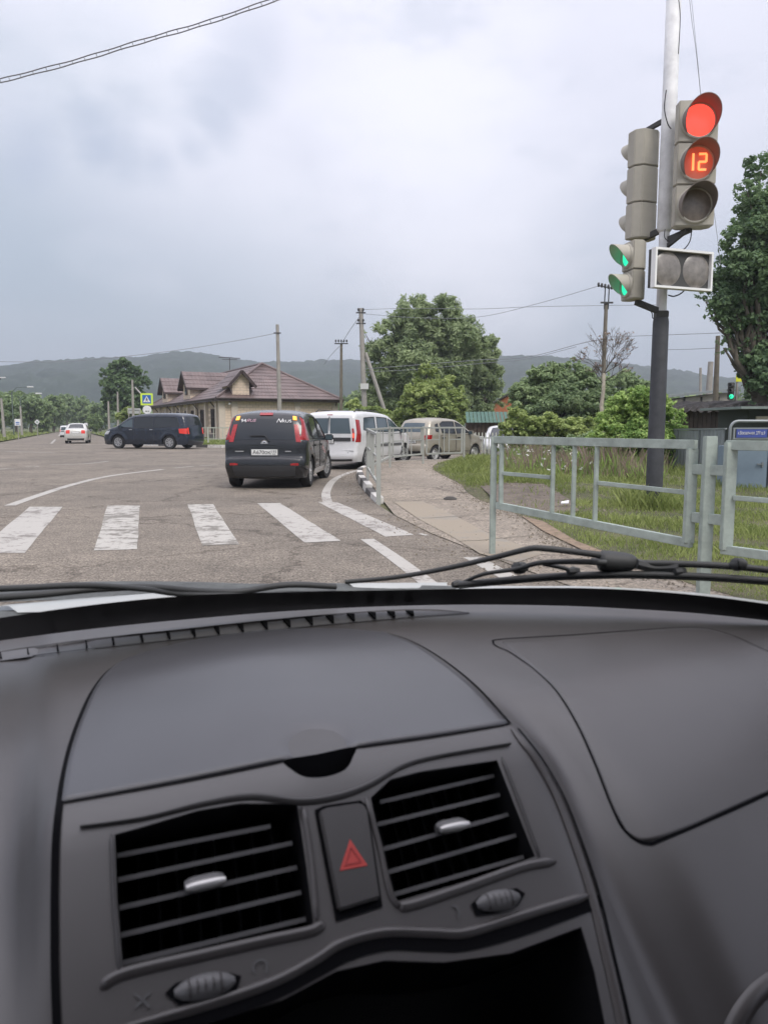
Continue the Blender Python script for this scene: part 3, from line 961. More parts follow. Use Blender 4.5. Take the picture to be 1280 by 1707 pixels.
# --- white estate van ahead of it
larg = dict(W=1.75, belt=1.02, tumble=.20, xf=1.41, xr=-1.49, wr=.32, paint=P_WHITE, mirror=(1.0, 1.08), handle=.95, nose=.16, tail=.03, round=.09, rim='spoke', spokes=6, steer=-14,
    mirror_mat=BLACKP, handle_mat=BLACKP, cat='estate van', crown=.03,
    outline=[(2.14, .22), (2.22, .5), (2.15, .78), (1.9, .95), (1.30, 1.07), (1.12, 1.12), (.42, 1.49), (-.05, 1.60), (-1.2, 1.65), (-1.9, 1.62), (-2.08, 1.57), (-2.15, 1.45), (-2.19, 1.02), (-2.20, .72), (-2.22, .52), (-2.24, .36), (-2.18, .22)],
    regions=[('side_window', [(1.0, 1.08), (.45, 1.38), (.12, 1.46), (.12, 1.05)], GLASSM, -.004),
             ('side_window', [(.04, 1.05), (.04, 1.48), (-.72, 1.50), (-.80, 1.07)], GLASSM, -.004),
             ('side_window', [(-.92, 1.07), (-.88, 1.50), (-1.62, 1.47), (-1.78, 1.12)], GLASSM, -.004),
             ('tail_light', [(-1.99, .78), (-1.93, 1.40), (-2.12, 1.42), (-2.195, .78)], LAMPR, .004),
             ('rubbing_strip', [(1.05, .62), (1.05, .70), (-1.1, .70), (-1.1, .62)], GREYP, .014),
             ('door', [(1.08, .32), (1.08, 1.0), (.08, 1.0), (.08, .32)], P_WHITE, .001),
             ('door', [(.05, .32), (.05, 1.0), (-.95, 1.0), (-.95, .62), (-.85, .32)], P_WHITE, .001)],
    patches=[('rear_window', True, 1.07, 1.45, .04, .86, .005, GLASSM), ('rear_window', True, 1.07, 1.45, -.86, -.04, .005, GLASSM), ('windscreen', False, 1.14, 1.5, -.9, .9, .004, GLASSM),
             ('tail_light', True, .80, 1.10, .93, 1.0, .012, LAMPR), ('tail_light', True, .80, 1.10, -1.0, -.93, .012, LAMPR),
             ('brake_light', True, .86, 1.0, .935, .99, .018, LAMPRB), ('brake_light', True, .86, 1.0, -.99, -.935, .018, LAMPRB),
             ('tailgate_strip', True, .90, .96, -.86, .86, .018, BLACKP), ('bumper_panel', True, .24, .33, -.96, .96, .012, BLACKP)])
lg_, lout, lside, lcross, lzi = car_at((608, 781), (676.5, 771.5), larg, 'estate_van', 'white estate van with roof rails and lit brake light, queueing ahead of black hatchback', sc3=(1.1, 1, 1))
plate_of(lg_, -2.245, .80, 1, ('Н512хм', '23', 'RUS'), y=.12)
for s in (1, -1):
    MB().tube([(1.5 - 1.6, s * .60, 1.615), (-.3, s * .60, 1.68), (-1.7, s * .60, 1.70), (-1.85, s * .60, 1.64)], .016, 6).build('roof_rail', BLACKP, lg_)
MB().box((-2.14, 0, 1.545), (.03, .16, .03)).build('high_brake_light', LAMPR, lg_)
MB().box((-2.19, 0, 1.05), (.05, .012, .9)).build('door_gap', GREYP, lg_)
MB().box((-2.225, 0, .545), (.035, 1.52, .02)).build('bumper_lip', P_WHITE, lg_, bevel=.006)
MB().box((-2.232, -.5, .48), (.02, .22, .02)).build('badge', GREYP, lg_)

# --- small champagne city car
mz = dict(W=1.5, belt=.93, tumble=.30, xf=1.12, xr=-1.22, wr=.28, paint=P_BEIGE, mirror=(.72, .99), handle=.82, nose=.14, tail=.06, round=.10, rim='steel', rimmat=STEELW, steer=-8, cat='car', handle_mat=BLACKP,
    outline=[(1.66, .22), (1.74, .46), (1.70, .68), (1.45, .86), (1.02, 1.0), (.86, 1.05), (.28, 1.38), (-.05, 1.46), (-.8, 1.48), (-1.22, 1.44), (-1.38, 1.38), (-1.53, 1.14), (-1.62, .95), (-1.66, .82), (-1.67, .62), (-1.73, .56), (-1.74, .38), (-1.68, .22)],
    regions=[('side_window', [(.74, .99), (.28, 1.29), (.0, 1.38), (-.02, .96)], GLASSD, -.004),
             ('side_window', [(-.10, .96), (-.08, 1.385), (-.72, 1.38), (-.90, 1.30), (-.86, .98)], GLASSD, -.004),
             ('side_window', [(-1.0, 1.0), (-1.02, 1.32), (-1.17, 1.27), (-1.2, 1.05)], GLASSD, -.004),
             ('tail_light', [(-1.45, .78), (-1.42, .93), (-1.64, .92), (-1.66, .78)], LAMPR, .004),
             ('door', [(.8, .34), (.8, .92), (-.06, .92), (-.06, .34)], P_BEIGE, .001),
             ('door', [(-.09, .34), (-.09, .92), (-.93, .92), (-.90, .60), (-.8, .34)], P_BEIGE, .001)],
    patches=[('rear_window', True, .99, 1.34, -.84, .84, .005, GLASSM), ('windscreen', False, 1.06, 1.38, -.9, .9, .004, GLASSD),
             ('tail_light', True, .76, .92, .80, 1.0, .012, LAMPR), ('tail_light', True, .76, .92, -1.0, -.80, .012, LAMPR),
             ('bumper_panel', True, .24, .36, -.9, .9, .010, BLACKP)])
mt_, mo_, ms_, mc_, mz_ = car_at((722, 770), (791, 766), mz, 'small_car', 'small champagne coloured hatchback turning right behind the pavement railing')
plate_of(mt_, -1.715, .70, 1, ('С138ав', '61', 'RUS'))

# --- dark people carrier crossing from the right
alph = dict(W=1.82, belt=1.02, tumble=.22, xf=1.46, xr=-1.44, wr=.34, paint=P_NAVY, mirror=(1.25, 1.12), handle=.98, nose=.2, tail=.08, round=.12, rim='spoke', spokes=8, cat='people carrier', handle_mat=CHROME,
    outline=[(2.33, .2), (2.43, .46), (2.38, .74), (2.12, .96), (1.72, 1.10), (1.50, 1.18), (.95, 1.56), (.5, 1.72), (-.3, 1.78), (-1.6, 1.78), (-2.05, 1.72), (-2.2, 1.62), (-2.33, 1.2), (-2.38, .85), (-2.42, .6), (-2.42, .36), (-2.36, .2)],
    regions=[('side_window', [(1.42, 1.12), (1.0, 1.42), (.62, 1.56), (.58, 1.08)], GLASSM, -.004),
             ('side_window', [(.50, 1.08), (.52, 1.60), (-.55, 1.62), (-.55, 1.08)], GLASSD, -.004),
             ('side_window', [(-.62, 1.08), (-.62, 1.62), (-1.85, 1.60), (-2.05, 1.14)], GLASSD, -.004),
             ('headlight', [(2.02, .74), (1.90, .92), (2.14, .90), (2.36, .72)], LAMPW, .006),
             ('tail_light', [(-2.02, .80), (-2.0, 1.02), (-2.36, 1.04), (-2.38, .76)], LAMPRL, .006),
             ('door', [(1.38, .34), (1.42, 1.05), (.54, 1.05), (.54, .34)], P_NAVY, .001),
             ('door', [(.51, .34), (.51, 1.05), (-.62, 1.05), (-.62, .34)], P_NAVY, .001)],
    patches=[('windscreen', False, 1.20, 1.62, -.9, .9, .004, GLASSM), ('rear_window', True, 1.15, 1.6, -.86, .86, .005, GLASSD), ('headlight', False, .72, .90, .6, .98, .01, LAMPWL), ('headlight', False, .72, .90, -.98, -.6, .01, LAMPWL),
             ('tail_light', True, .78, 1.02, .86, 1.0, .012, LAMPRL), ('tail_light', True, .78, 1.02, -1.0, -.86, .012, LAMPRL), ('fog_light', False, .40, .46, .7, .85, .012, LAMPWL), ('fog_light', False, .40, .46, -.85, -.7, .012, LAMPWL)])
car_at((284.5, 748.5), (189.5, 747.5), alph, 'people_carrier', 'dark navy people carrier crossing the junction towards the left', s=1, sc3=(1.09, 1.06, 1.04))

# --- two pale cars far down the road
sed = dict(W=1.75, belt=.90, tumble=.42, xf=1.35, xr=-1.3, wr=.32, paint=P_SILVER, mirror=(.75, .95), round=.12, rim='spoke', cat='saloon car',
    outline=[(2.15, .22), (2.24, .48), (2.15, .7), (1.3, .92), (1.0, .97), (.35, 1.34), (0, 1.42), (-.6, 1.42), (-.95, 1.35), (-1.5, 1.08), (-2.0, 1.03), (-2.16, .95), (-2.22, .6), (-2.2, .38), (-2.16, .22)],
    regions=[('side_window', [(.85, .97), (.35, 1.27), (0, 1.33), (-.6, 1.33), (-1.2, 1.06)], GLASSD, -.004)],
    patches=[('rear_window', True, 1.10, 1.36, -.84, .84, .006, GLASSD), ('windscreen', False, 1.0, 1.34, -.88, .88, .006, GLASSD), ('tail_light', True, .72, .9, .6, 1.0, .014, LAMPRL), ('tail_light', True, .72, .9, -1.0, -.6, .014, LAMPRL), ('bumper_panel', True, .24, .4, -.9, .9, .014, BLACKP)])
rdir = math.atan2(65, -25) - R(4)
p = gp(127, 739.5)
so_ = make_car('saloon_car', 'pale silver saloon driving away down the far road with red tail lights', sed, (p.x + 2.0 * math.cos(rdir), p.y + 2.0 * math.sin(rdir), 0), rdir)[0]; so_.scale = (.86, .86, .95)
plate_of(so_, -2.26, .78, 1, None)
P_W2 = paint('far_white_paint', (.58, .58, .58), .35, dirt=.05)
off = dict(larg); off.update(paint=P_W2, cat='car')
p = gp(110, 729)
fo = make_car('off_roader', 'white boxy car furthest down the road, ahead of the pale saloon', off, (p.x + 2.2 * math.cos(rdir), p.y + 2.2 * math.sin(rdir), 0), rdir)[0]; fo.scale = (.72, .72, .72)
# --- white car nose showing behind the white picket fence
wc = dict(sed); wc.update(paint=P_W2)
p = gp(828, 766)
make_car('white_saloon', 'white car parked behind the picket fence, half hidden by the railing post', wc, (p.x + .98, p.y + 4.6, -.22), R(-98))
# ================================================================ the car we sit in (frame turned 23 degrees to the left of the view)
YAW = R(23.0)
own = thing('own_car', 'dark grey dashboard, windscreen and wipers of the car the picture is taken from', 'car', (0, 0, 0), YAW)
cY, sY = math.cos(YAW), math.sin(YAW)
def to_car(p): return Vector((p.x * cY + p.y * sY, -p.x * sY + p.y * cY, p.z))
def sstep(a, b, x):
    t = max(0.0, min(1.0, (x - a) / (b - a))); return t * t * (3 - 2 * t)
def yb(X): return .985 - .70 * (X - .165) ** 2          # foot of the windscreen, bowed forward
ZT = 1.02
def zdash(X, Y):
    # centre console: breaks at Y=.5 and falls at about 42 degrees, steeper further down
    t = .505 - Y
    zc = ZT - (0 if t < 0 else (.9 * t if t > .03 else .9 * t * t / .06 + 0)) - (.9 * .015 * 0)
    if t > .03: zc = ZT - .9 * (t - .015)
    if t > .17: zc -= 1.1 * (t - .17) ** 2 * 3
    # passenger and driver sides: long rounded brow
    def brow(t0, k, mx):
        u = t0 - Y
        if u <= 0: return ZT
        ub = mx / (2 * k)
        return ZT - (k * u * u if u < ub else k * ub * ub + mx * (u - ub))
    zp = brow(.585, 2.0, 3.0) - 7 * max(0, .585 - Y - .31) ** 2
    zl = brow(.66, 1.15, 2.4) - .01 - 5 * max(0, .66 - Y - .36) ** 2
    wl = sstep(-.045, -.012, X); wr = 1 - sstep(.335, .372, X)
    valley = .022 * math.exp(-((X - .358 - .0 * Y) / .022) ** 2) * sstep(.62, .45, Y)
    if X < .165: zz = zl * (1 - wl) + zc * wl
    else: zz = zp * (1 - wr) + zc * wr - valley
    # gentle crown of the lid, and the top falling a little to the windscreen
    lid = .012 * math.exp(-((X - .16) / .15) ** 2 * 1.5) * sstep(.42, .62, Y) * sstep(.86, .7, Y)
    return zz + lid
def hit(px, py, f):
    r = to_car(ray(px, py)); o = Vector((0, 0, CAMH))
    t0, t = 0.05, .05
    prev = None
    while t < 3:
        p = o + r * t
        v = p.z - f(p.x, p.y)
        if prev is not None and (v < 0) != (prev < 0):
            a, b = t0, t
            for _ in range(30):
                m_ = (a + b) / 2; q = o + r * m_
                if ((q.z - f(q.x, q.y)) < 0) == (prev < 0): a = m_
                else: b = m_
            return o + r * b
        prev = v; t0 = t; t += .01
    return o + r * 1.0
def hn(X, Y, e=.004):
    return Vector((-(zdash(X + e, Y) - zdash(X - e, Y)) / 2 / e, -(zdash(X, Y + e) - zdash(X, Y - e)) / 2 / e, 1)).normalized()
def D(px, py, off=0.0):
    p = hit(px, py, zdash)
    return p + hn(p.x, p.y) * off if off else p

DASH = mat('dash_plastic', (.056, .051, .049), .42, var=.13, vscale=5, bump=.035, bscale=1500, spec=.95)
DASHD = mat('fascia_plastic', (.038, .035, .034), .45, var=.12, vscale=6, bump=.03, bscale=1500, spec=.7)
LIDM = mat('lid_plastic', (.055, .054, .058), .35, var=.13, vscale=6, bump=.03, bscale=1500, spec=1.0)
GAP = mat('gap_black', (.004, .004, .005), .9, spec=.1)
VBLACK = mat('vent_black', (.006, .006, .007), .6, spec=.2)
SLATM = mat('slat_plastic', (.12, .118, .118), .42, spec=.5)
SILK = mat('satin_chrome', (.62, .61, .59), .35, .5)
TRIM = mat('trim_plastic', (.070, .064, .062), .36, spec=.6)

VL = [(192, 1392), (235, 1380), (330, 1352), (400, 1340), (495, 1340), (510, 1440), (523, 1546), (330, 1592), (206, 1617), (196, 1500)]
VR = [(618, 1330), (650, 1300), (700, 1287), (760, 1278), (828, 1268), (858, 1345), (891, 1428), (780, 1468), (660, 1503), (636, 1410)]
NOTCH = [(474, 1268), (530, 1258), (590, 1246), (588, 1262), (576, 1282), (545, 1294), (510, 1295), (488, 1284)]
CAV = [(240, 1740), (470, 1668), (560, 1620), (640, 1602), (740, 1605), (850, 1590), (968, 1546), (990, 1620), (1018, 1760), (600, 1900)]
DEPR = []
for poly, dep in ((VL, .045), (VR, .045), (NOTCH, .016), (CAV, .09)):
    pp = [D(*p) for p in poly]
    DEPR.append(([(p.x, p.y) for p in pp], dep))
def seg_d(x, y, poly):
    best = 9
    n = len(poly)
    for i in range(n):
        ax, ay = poly[i]; bx, by = poly[(i + 1) % n]
        dx, dy = bx - ax, by - ay
        t = max(0, min(1, ((x - ax) * dx + (y - ay) * dy) / (dx * dx + dy * dy + 1e-12)))
        best = min(best, math.hypot(x - ax - t * dx, y - ay - t * dy))
    return best
# dashboard skin: delaunay over (X,Y) with the openings cut exactly
outline = [(-.62, -.05), (1.0, -.05)]
xs = np.linspace(.98, -.62, 50)
outline += [(x, yb(x) + .03) for x in xs if yb(x) > 0]
pts = [Vector(p) for p in outline]; edges = [(i, (i + 1) % len(pts)) for i in range(len(pts))]
holes = []
for poly, dep in DEPR:
    c = catmull([(x, y, 0) for x, y in poly], 3, True) if poly is DEPR[2][0] else [Vector((*p, 0)) for p in poly]
    h = [(p.x, p.y) for p in c]
    holes.append((h, dep)); k = len(pts)
    pts += [Vector(p) for p in h]; edges += [(k + i, k + (i + 1) % len(h)) for i in range(len(h))]
def inhole(x, y):
    return any(inpoly(x, y, h) for h, _ in holes)
step = .0085
for ix in range(int(1.62 / step)):
    for iy in range(int(1.1 / step)):
        x = -.62 + ix * step; y = -.05 + iy * step
        if y < yb(x) + .022 and x < .98 and not inhole(x, y): pts.append(Vector((x, y + 1e-5 * ix)))
vs_, es_, fs_, *_ = delaunay_2d_cdt(pts, edges, [], 0, 1e-6)
ff = []
for f in fs_:
    cx = sum(vs_[i].x for i in f) / len(f); cy = sum(vs_[i].y for i in f) / len(f)
    if inpoly(cx, cy, outline) and not inhole(cx, cy): ff.append(tuple(f))
dash = raw('dashboard', [(v.x, v.y, zdash(v.x, v.y)) for v in vs_], ff, DASH, own, True)
if dash.data.polygons[0].normal.z < 0: dash.data.flip_normals()
# wells behind the openings
for (h, dep), nm, wm in zip(holes, ('vent_duct', 'vent_duct', 'finger_recess', 'storage_well'), (VBLACK, VBLACK, GAP, VBLACK)):
    m_ = MB(); n = len(h); top = []; bot = []
    for x, y in h:
        nn = hn(x, y) if dep > .02 else Vector((0, .3, 1)).normalized()
        top.append(Vector((x, y, zdash(x, y) + .0005))); bot.append(top[-1] - nn * dep)
    m_.v = top + bot
    m_.f = [(i, (i + 1) % n, n + (i + 1) % n, n + i) for i in range(n)] + [tuple(range(n, 2 * n))]
    m_.build(nm, wm, dash)

def ribbon(px_pts, wd, name, m_, parent, off=.0006, n=6, closed=False, th=None):
    """a strip lying on the dashboard skin along a line; th gives it thickness"""
    c = catmull([(a, b, 0) for a, b in px_pts], n, closed)
    P_ = [D(p.x, p.y) for p in c]
    L_, R_, ths = [], [], []
    m = len(P_)
    for i, p in enumerate(P_):
        a = P_[(i - 1) % m] if closed else P_[max(0, i - 1)]
        b = P_[(i + 1) % m] if closed else P_[min(m - 1, i + 1)]
        t = (b - a).normalized(); nn = hn(p.x, p.y); s_ = nn.cross(t).normalized()
        k = i / (m - 1)
        w_ = wd(k) if callable(wd) else wd * (1 if (th is None or closed) else max(.12, min(1, k * 12, (1 - k) * 12)) ** .6)
        if th is not None: ths.append(th * (1 if callable(wd) else w_ / wd))
        L_.append(p + s_ * w_ / 2 + nn * off); R_.append(p - s_ * w_ / 2 + nn * off)
    mb = MB()
    if th is None:
        mb.v = L_ + R_
        mb.f = [(i, (i + 1) % m, m + (i + 1) % m, m + i) for i in range(m if closed else m - 1)]
    else:
        mid = [(a + b) / 2 + hn(a.x, a.y) * t_h for a, b, t_h in zip(L_, R_, ths)]
        mb.v = L_ + mid + R_
        for i in range(m if closed else m - 1):
            j = (i + 1) % m
            mb.f += [(i, j, m + j, m + i), (m + i, m + j, 2 * m + j, 2 * m + i)]
    return mb.build(name, m_, parent, smooth=True)

def panel(edges_px, name, m_, off, parent, nu=44, nv=30, drop=.004, ex=None):
    """a cover lying on the skin between four edges (top, right, bottom, left given as pixel polylines), its rim turned down"""
    top, right, bottom, left = [catmull([(a, b, 0) for a, b in e], 8) for e in edges_px]
    def samp(c, t):
        L_ = [0]
        for a, b in zip(c, c[1:]): L_.append(L_[-1] + (b - a).length)
        d = t * L_[-1]
        for i in range(len(c) - 1):
            if d <= L_[i + 1] + 1e-9:
                return c[i].lerp(c[i + 1], (d - L_[i]) / max(1e-9, L_[i + 1] - L_[i]))
        return c[-1]
    v, f = [], []
    c00, c10, c01, c11 = samp(top, 0), samp(top, 1), samp(bottom, 0), samp(bottom, 1)
    def warp(u): return u
    us = [0, .006] + list(np.linspace(.02, .98, nu)) + [.994, 1]
    vs = [0, .006] + list(np.linspace(.02, .98, nv)) + [.994, 1]
    for b_ in vs:
        for a_ in us:
            p = samp(top, a_) * (1 - b_) + samp(bottom, a_) * b_ + samp(left, b_) * (1 - a_) + samp(right, b_) * a_
            p -= c00 * (1 - a_) * (1 - b_) + c10 * a_ * (1 - b_) + c01 * (1 - a_) * b_ + c11 * a_ * b_
            q = D(p.x, p.y)
            edge = min(a_, 1 - a_, b_, 1 - b_)
            o_ = off if edge > .001 else -.001
            if ex: o_ += ex(p.x, p.y, edge) if edge > .001 else 0
            v.append(q + hn(q.x, q.y) * o_)
    W_ = len(us)
    for j in range(len(vs) - 1):
        for i in range(W_ - 1):
            f.append((j * W_ + i, (j + 1) * W_ + i, (j + 1) * W_ + i + 1, j * W_ + i + 1))
    return raw(name, v, f, m_, parent, True)

LID_L = [(232, 1093), (190, 1112), (160, 1145), (138, 1190), (120, 1240), (108, 1290), (101, 1338)]
LID_T = [(232, 1093), (330, 1068), (450, 1052), (560, 1050), (640, 1056)]
LID_R = [(640, 1056), (700, 1080), (752, 1115), (800, 1155), (848, 1206)]
LID_B = [(101, 1338), (300, 1302), (470, 1268), (590, 1246), (720, 1227), (848, 1206)]
def notch_lip(x, y, e):
    d = math.hypot((x - 530) / 62, (y - 1240) / 46)
    return -.016 * max(0, 1 - d * d) ** 2 * sstep(1190, 1262, y)
panel([LID_T, LID_R, LID_B, LID_L], 'storage_lid', LIDM, .0022, own, ex=notch_lip)
ribbon([(240, 1090), (190, 1112), (160, 1145), (138, 1190), (120, 1240), (108, 1290), (100, 1340), (94, 1400), (92, 1480), (92, 1560), (93, 1640), (98, 1760)], lambda k: .0012 + .0034 * min(1, k * 4), 'panel_gap', GAP, own)
ribbon([(101, 1340), (300, 1304), (474, 1269)], .0022, 'panel_gap', GAP, own)
ribbon([(590, 1247), (720, 1229), (848, 1208)], .0022, 'panel_gap', GAP, own)
ribbon([(610, 1051), (660, 1060), (705, 1079), (756, 1113), (803, 1154), (850, 1207)], lambda k: .0005 + .0025 * k, 'panel_gap', GAP, own)
# airbag cover
AT = [(835, 1069), (950, 1060), (1060, 1052), (1150, 1047), (1200, 1054), (1260, 1078), (1340, 1120)]
AL = [(835, 1069), (850, 1085), (885, 1112), (925, 1150), (960, 1205), (990, 1270), (1020, 1345), (1042, 1385)]
AB = [(1042, 1385), (1075, 1404), (1140, 1384), (1220, 1348), (1310, 1308), (1400, 1268)]
AR = [(1340, 1120), (1372, 1180), (1400, 1268)]
panel([AT, AR, AB, AL], 'airbag_cover', DASH, .0012, own)
ribbon([(885, 1112), (850, 1088), (828, 1078), (822, 1071), (835, 1066), (950, 1059), (1060, 1051), (1150, 1046), (1200, 1053), (1260, 1077), (1340, 1119)], lambda k: .0008 + .0014 * math.sin(math.pi * min(1, k * 1.3 + .05)), 'panel_gap', GAP, own)
ribbon([(885, 1112), (925, 1150), (960, 1205), (990, 1270), (1020, 1345), (1042, 1385), (1075, 1406), (1110, 1397), (1220, 1350), (1310, 1309), (1400, 1270)], lambda k: .0008 + .0016 * min(1, k * 2), 'panel_gap', GAP, own)
# console side trims, raised
ribbon([(852, 1214), (890, 1262), (925, 1325), (955, 1400), (985, 1490), (1010, 1590), (1035, 1700), (1048, 1780)], .008, 'console_trim', TRIM, own, th=.003)
ribbon([(862, 1216), (900, 1264), (936, 1325), (966, 1400), (996, 1490), (1020, 1590), (1046, 1700), (1058, 1780)], .0028, 'panel_gap', GAP, own, off=.0012)
# the bright character line under the vents and the one above
ribbon([(170, 1724), (330, 1680), (450, 1640), (520, 1604), (570, 1573), (640, 1555), (720, 1556), (775, 1556), (860, 1530), (950, 1503), (984, 1492)], .007, 'console_ridge', TRIM, own, th=.0045, off=.0)
ribbon([(170, 1742), (330, 1698), (450, 1657), (530, 1616), (580, 1590), (645, 1573), (720, 1575), (775, 1574), (860, 1552), (950, 1520), (1000, 1502)], .008, 'panel_gap', GAP, own, off=.0008)
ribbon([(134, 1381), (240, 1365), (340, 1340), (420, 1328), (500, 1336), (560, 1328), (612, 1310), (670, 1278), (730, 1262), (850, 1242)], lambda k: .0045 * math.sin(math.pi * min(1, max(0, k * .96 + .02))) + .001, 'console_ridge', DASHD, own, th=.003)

# --- two air vents
def lerp2(a, b, t): return (a[0] + (b[0] - a[0]) * t, a[1] + (b[1] - a[1]) * t)
def vent(tl, tr, br, bl, rows, knob, wheel, label_px, sill):
    v = bpy.data.objects.new('air_vent', None); link(v, own)
    # frame lip all round
    for i, (l0, r0, wob) in enumerate(rows):
        a, b = D(*l0), D(*r0)
        n0 = hn(a.x, a.y)
        a = a - n0 * .010; b = b - n0 * .010
        m_ = MB()
        dn = to_car(ray((l0[0] + r0[0]) / 2, (l0[1] + r0[1]) / 2)).normalized()
        N_ = 10; P_ = [a.lerp(b, k / N_) for k in range(N_ + 1)]
        d = (b - a).normalized(); up = d.cross(dn).normalized()
        if up.z < 0: up = -up
        m_.v = []
        for p in P_:
            m_.v += [p + up * .0014, p - up * .0014, p + dn * .026 - up * .0008, p + dn * .026 + up * .0008]
        for k in range(N_):
            for q in range(4):
                m_.f.append((k * 4 + q, k * 4 + (q + 1) % 4, (k + 1) * 4 + (q + 1) % 4, (k + 1) * 4 + q))
        m_.f += [(0, 1, 2, 3), (N_ * 4 + 3, N_ * 4 + 2, N_ * 4 + 1, N_ * 4)]
        m_.build('slat', SLATM, v)
    # vertical vanes deep behind
    for k in range(1, 9):
        t = k / 9
        a, b = D(*lerp2(tl, tr, t)), D(*lerp2(bl, br, t))
        n0 = hn(a.x, a.y)
        MB().bar(a - n0 * .034, b - n0 * .034, .0016, .012, up=n0).build('vane', VBLACK, v)
    a, b = D(*knob[0]), D(*knob[1]); n0 = hn(a.x, a.y)
    kb = MB(); P_ = [a.lerp(b, k / 8) for k in range(9)]
    kb.tube([p + n0 * .001 for p in P_], [.0018, .0026, .0029, .0030, .0030, .0030, .0029, .0026, .0018], 10)
    ko = kb.build('knob', SILK, v, angle=50)
    MB().tube([p - n0 * .008 + Vector((0, 0, .004)) for p in P_], [.003, .0045, .005, .005, .005, .005, .005, .0045, .003], 8).build('knob_base', SLATM, ko, angle=50)
    # thumb wheel below
    wpts = [D(*p) for p in wheel]
    c = sum(wpts, Vector()) / len(wpts); n1 = hn(c.x, c.y)
    rec = MB(); rec.v = [p + (p - c) * .16 + n1 * .0012 for p in wpts]; rec.f = [tuple(range(len(wpts)))]
    rec.build('wheel_slot', GAP, v)
    ax = (wpts[len(wpts) // 2] - wpts[0]); hw_ = ax.length / 2; ax.normalize()
    cr = n1.cross(ax).normalized()
    tw = MB(); k0 = 9
    for i in range(k0 + 1):
        t = -1 + 2 * i / k0
        for j in range(7):
            s_ = -1 + 2 * j / 6
            rr_ = math.sqrt(max(0, 1 - t * t * .92))
            tw.v.append(c + ax * t * hw_ * .92 + cr * s_ * .0065 * rr_ + n1 * (.001 + .0055 * rr_ * math.sqrt(max(0, 1 - s_ * s_ * .9))))
    for i in range(k0):
        for j in range(6):
            tw.f.append((i * 7 + j, i * 7 + j + 1, (i + 1) * 7 + j + 1, (i + 1) * 7 + j))
    two = tw.build('thumb_wheel', SLATM, v, smooth=True)
    rb = MB()
    for i in range(5):
        t = -.6 + .3 * i
        rb.tube([c + ax * t * hw_ * .8 + cr * s_ * .005 + n1 * (.0068 - .0035 * s_ * s_) for s_ in (-1, -.5, 0, .5, 1)], .0006, 4)
    rb.build('grip_ridge', TRIM, two)
    return v
rowsL = [((196, 1438), (470, 1368), 0), ((197, 1459 + 0), (492, 1396), 0), ((199, 1505), (500, 1438), 0), ((201, 1551), (506, 1480), 0), ((204, 1596), (514, 1524), 0)]
rowsL = [((196, 1417), (455, 1368), 0), ((198, 1458), (492, 1396), 0), ((200, 1505), (500, 1437), 0), ((202, 1551), (507, 1479), 0), ((205, 1598), (515, 1524), 0)]
rowsR = [((640, 1328), (832, 1284), 0), ((634, 1366), (842, 1316), 0), ((642, 1408), (856, 1349), 0), ((652, 1446), (869, 1384), 0), ((660, 1484), (882, 1420), 0)]
vl = vent((200, 1395), (495, 1340), (522, 1546), (206, 1615), rowsL, ((310, 1482), (376, 1467)), [(284, 1655), (300, 1640), (335, 1630), (375, 1625), (394, 1630), (388, 1650), (350, 1664), (305, 1672)], None, None)
vr = vent((620, 1320), (828, 1268), (891, 1428), (660, 1503), rowsR, ((733, 1384), (781, 1374)), [(790, 1508), (802, 1496), (830, 1488), (856, 1484), (868, 1492), (858, 1508), (828, 1520), (798, 1524)], None, None)
ribbon([(168, 1648), (205, 1624), (330, 1594), (440, 1569), (522, 1551), (536, 1536)], .0065, 'vent_sill', TRIM, vl, th=.0035)
ribbon([(528, 1535), (520, 1440), (506, 1345)], .004, 'vent_side', TRIM, vl, th=.003)
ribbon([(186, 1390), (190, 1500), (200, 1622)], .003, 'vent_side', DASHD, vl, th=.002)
ribbon([(664, 1512), (690, 1508), (780, 1478), (870, 1446), (926, 1436)], .0065, 'vent_sill', TRIM, vr, th=.0035)
ribbon([(610, 1330), (632, 1410), (650, 1490), (668, 1513)], .004, 'vent_side', TRIM, vr, th=.003)
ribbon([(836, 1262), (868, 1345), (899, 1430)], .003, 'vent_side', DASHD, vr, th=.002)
# faint marks beside the thumb wheels: shut and open
MK = mat('mark_grey', (.10, .10, .10), .6)
def mark(pxs, wd=.0011, parent=own): ribbon(pxs, wd, 'vent_mark', MK, parent, off=.0015, n=3)
mark([(224, 1656), (238, 1668), (250, 1680)], parent=vl); mark([(250, 1654), (238, 1668), (226, 1680)], parent=vl)
mark([(423, 1622), (422, 1610), (430, 1602), (441, 1602), (445, 1612), (443, 1622)], parent=vl)
mark([(752, 1512), (760, 1512), (764, 1520), (762, 1530)], parent=vr)

# --- hazard switch
hz = [(525, 1352), (540, 1345), (600, 1336), (612, 1346), (636, 1510), (560, 1534)]
hzP = [D(*p) for p in hz]
hc = sum(hzP, Vector()) / len(hzP); hnm = hn(hc.x, hc.y)
gp_ = MB(); gp_.v = [p + (p - hc) * .02 + hn(p.x, p.y) * .0010 for p in hzP]; gp_.f = [tuple(range(len(hzP)))]
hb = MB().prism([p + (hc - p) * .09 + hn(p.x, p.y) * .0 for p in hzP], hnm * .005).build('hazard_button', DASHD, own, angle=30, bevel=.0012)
gp_.build('button_gap', GAP, hb)
tri = [D(580, 1404), D(609, 1447), D(563, 1456)]
tc_ = sum(tri, Vector()) / 3
def tri_ring(k0, k1, h, name, m_):
    mb = MB(); a = [p * k0 + tc_ * (1 - k0) + hnm * h for p in tri]; b = [p * k1 + tc_ * (1 - k1) + hnm * h for p in tri]
    mb.v = a + b; mb.f = [(i, (i + 1) % 3, 3 + (i + 1) % 3, 3 + i) for i in range(3)]
    return mb.build(name, m_, hb)
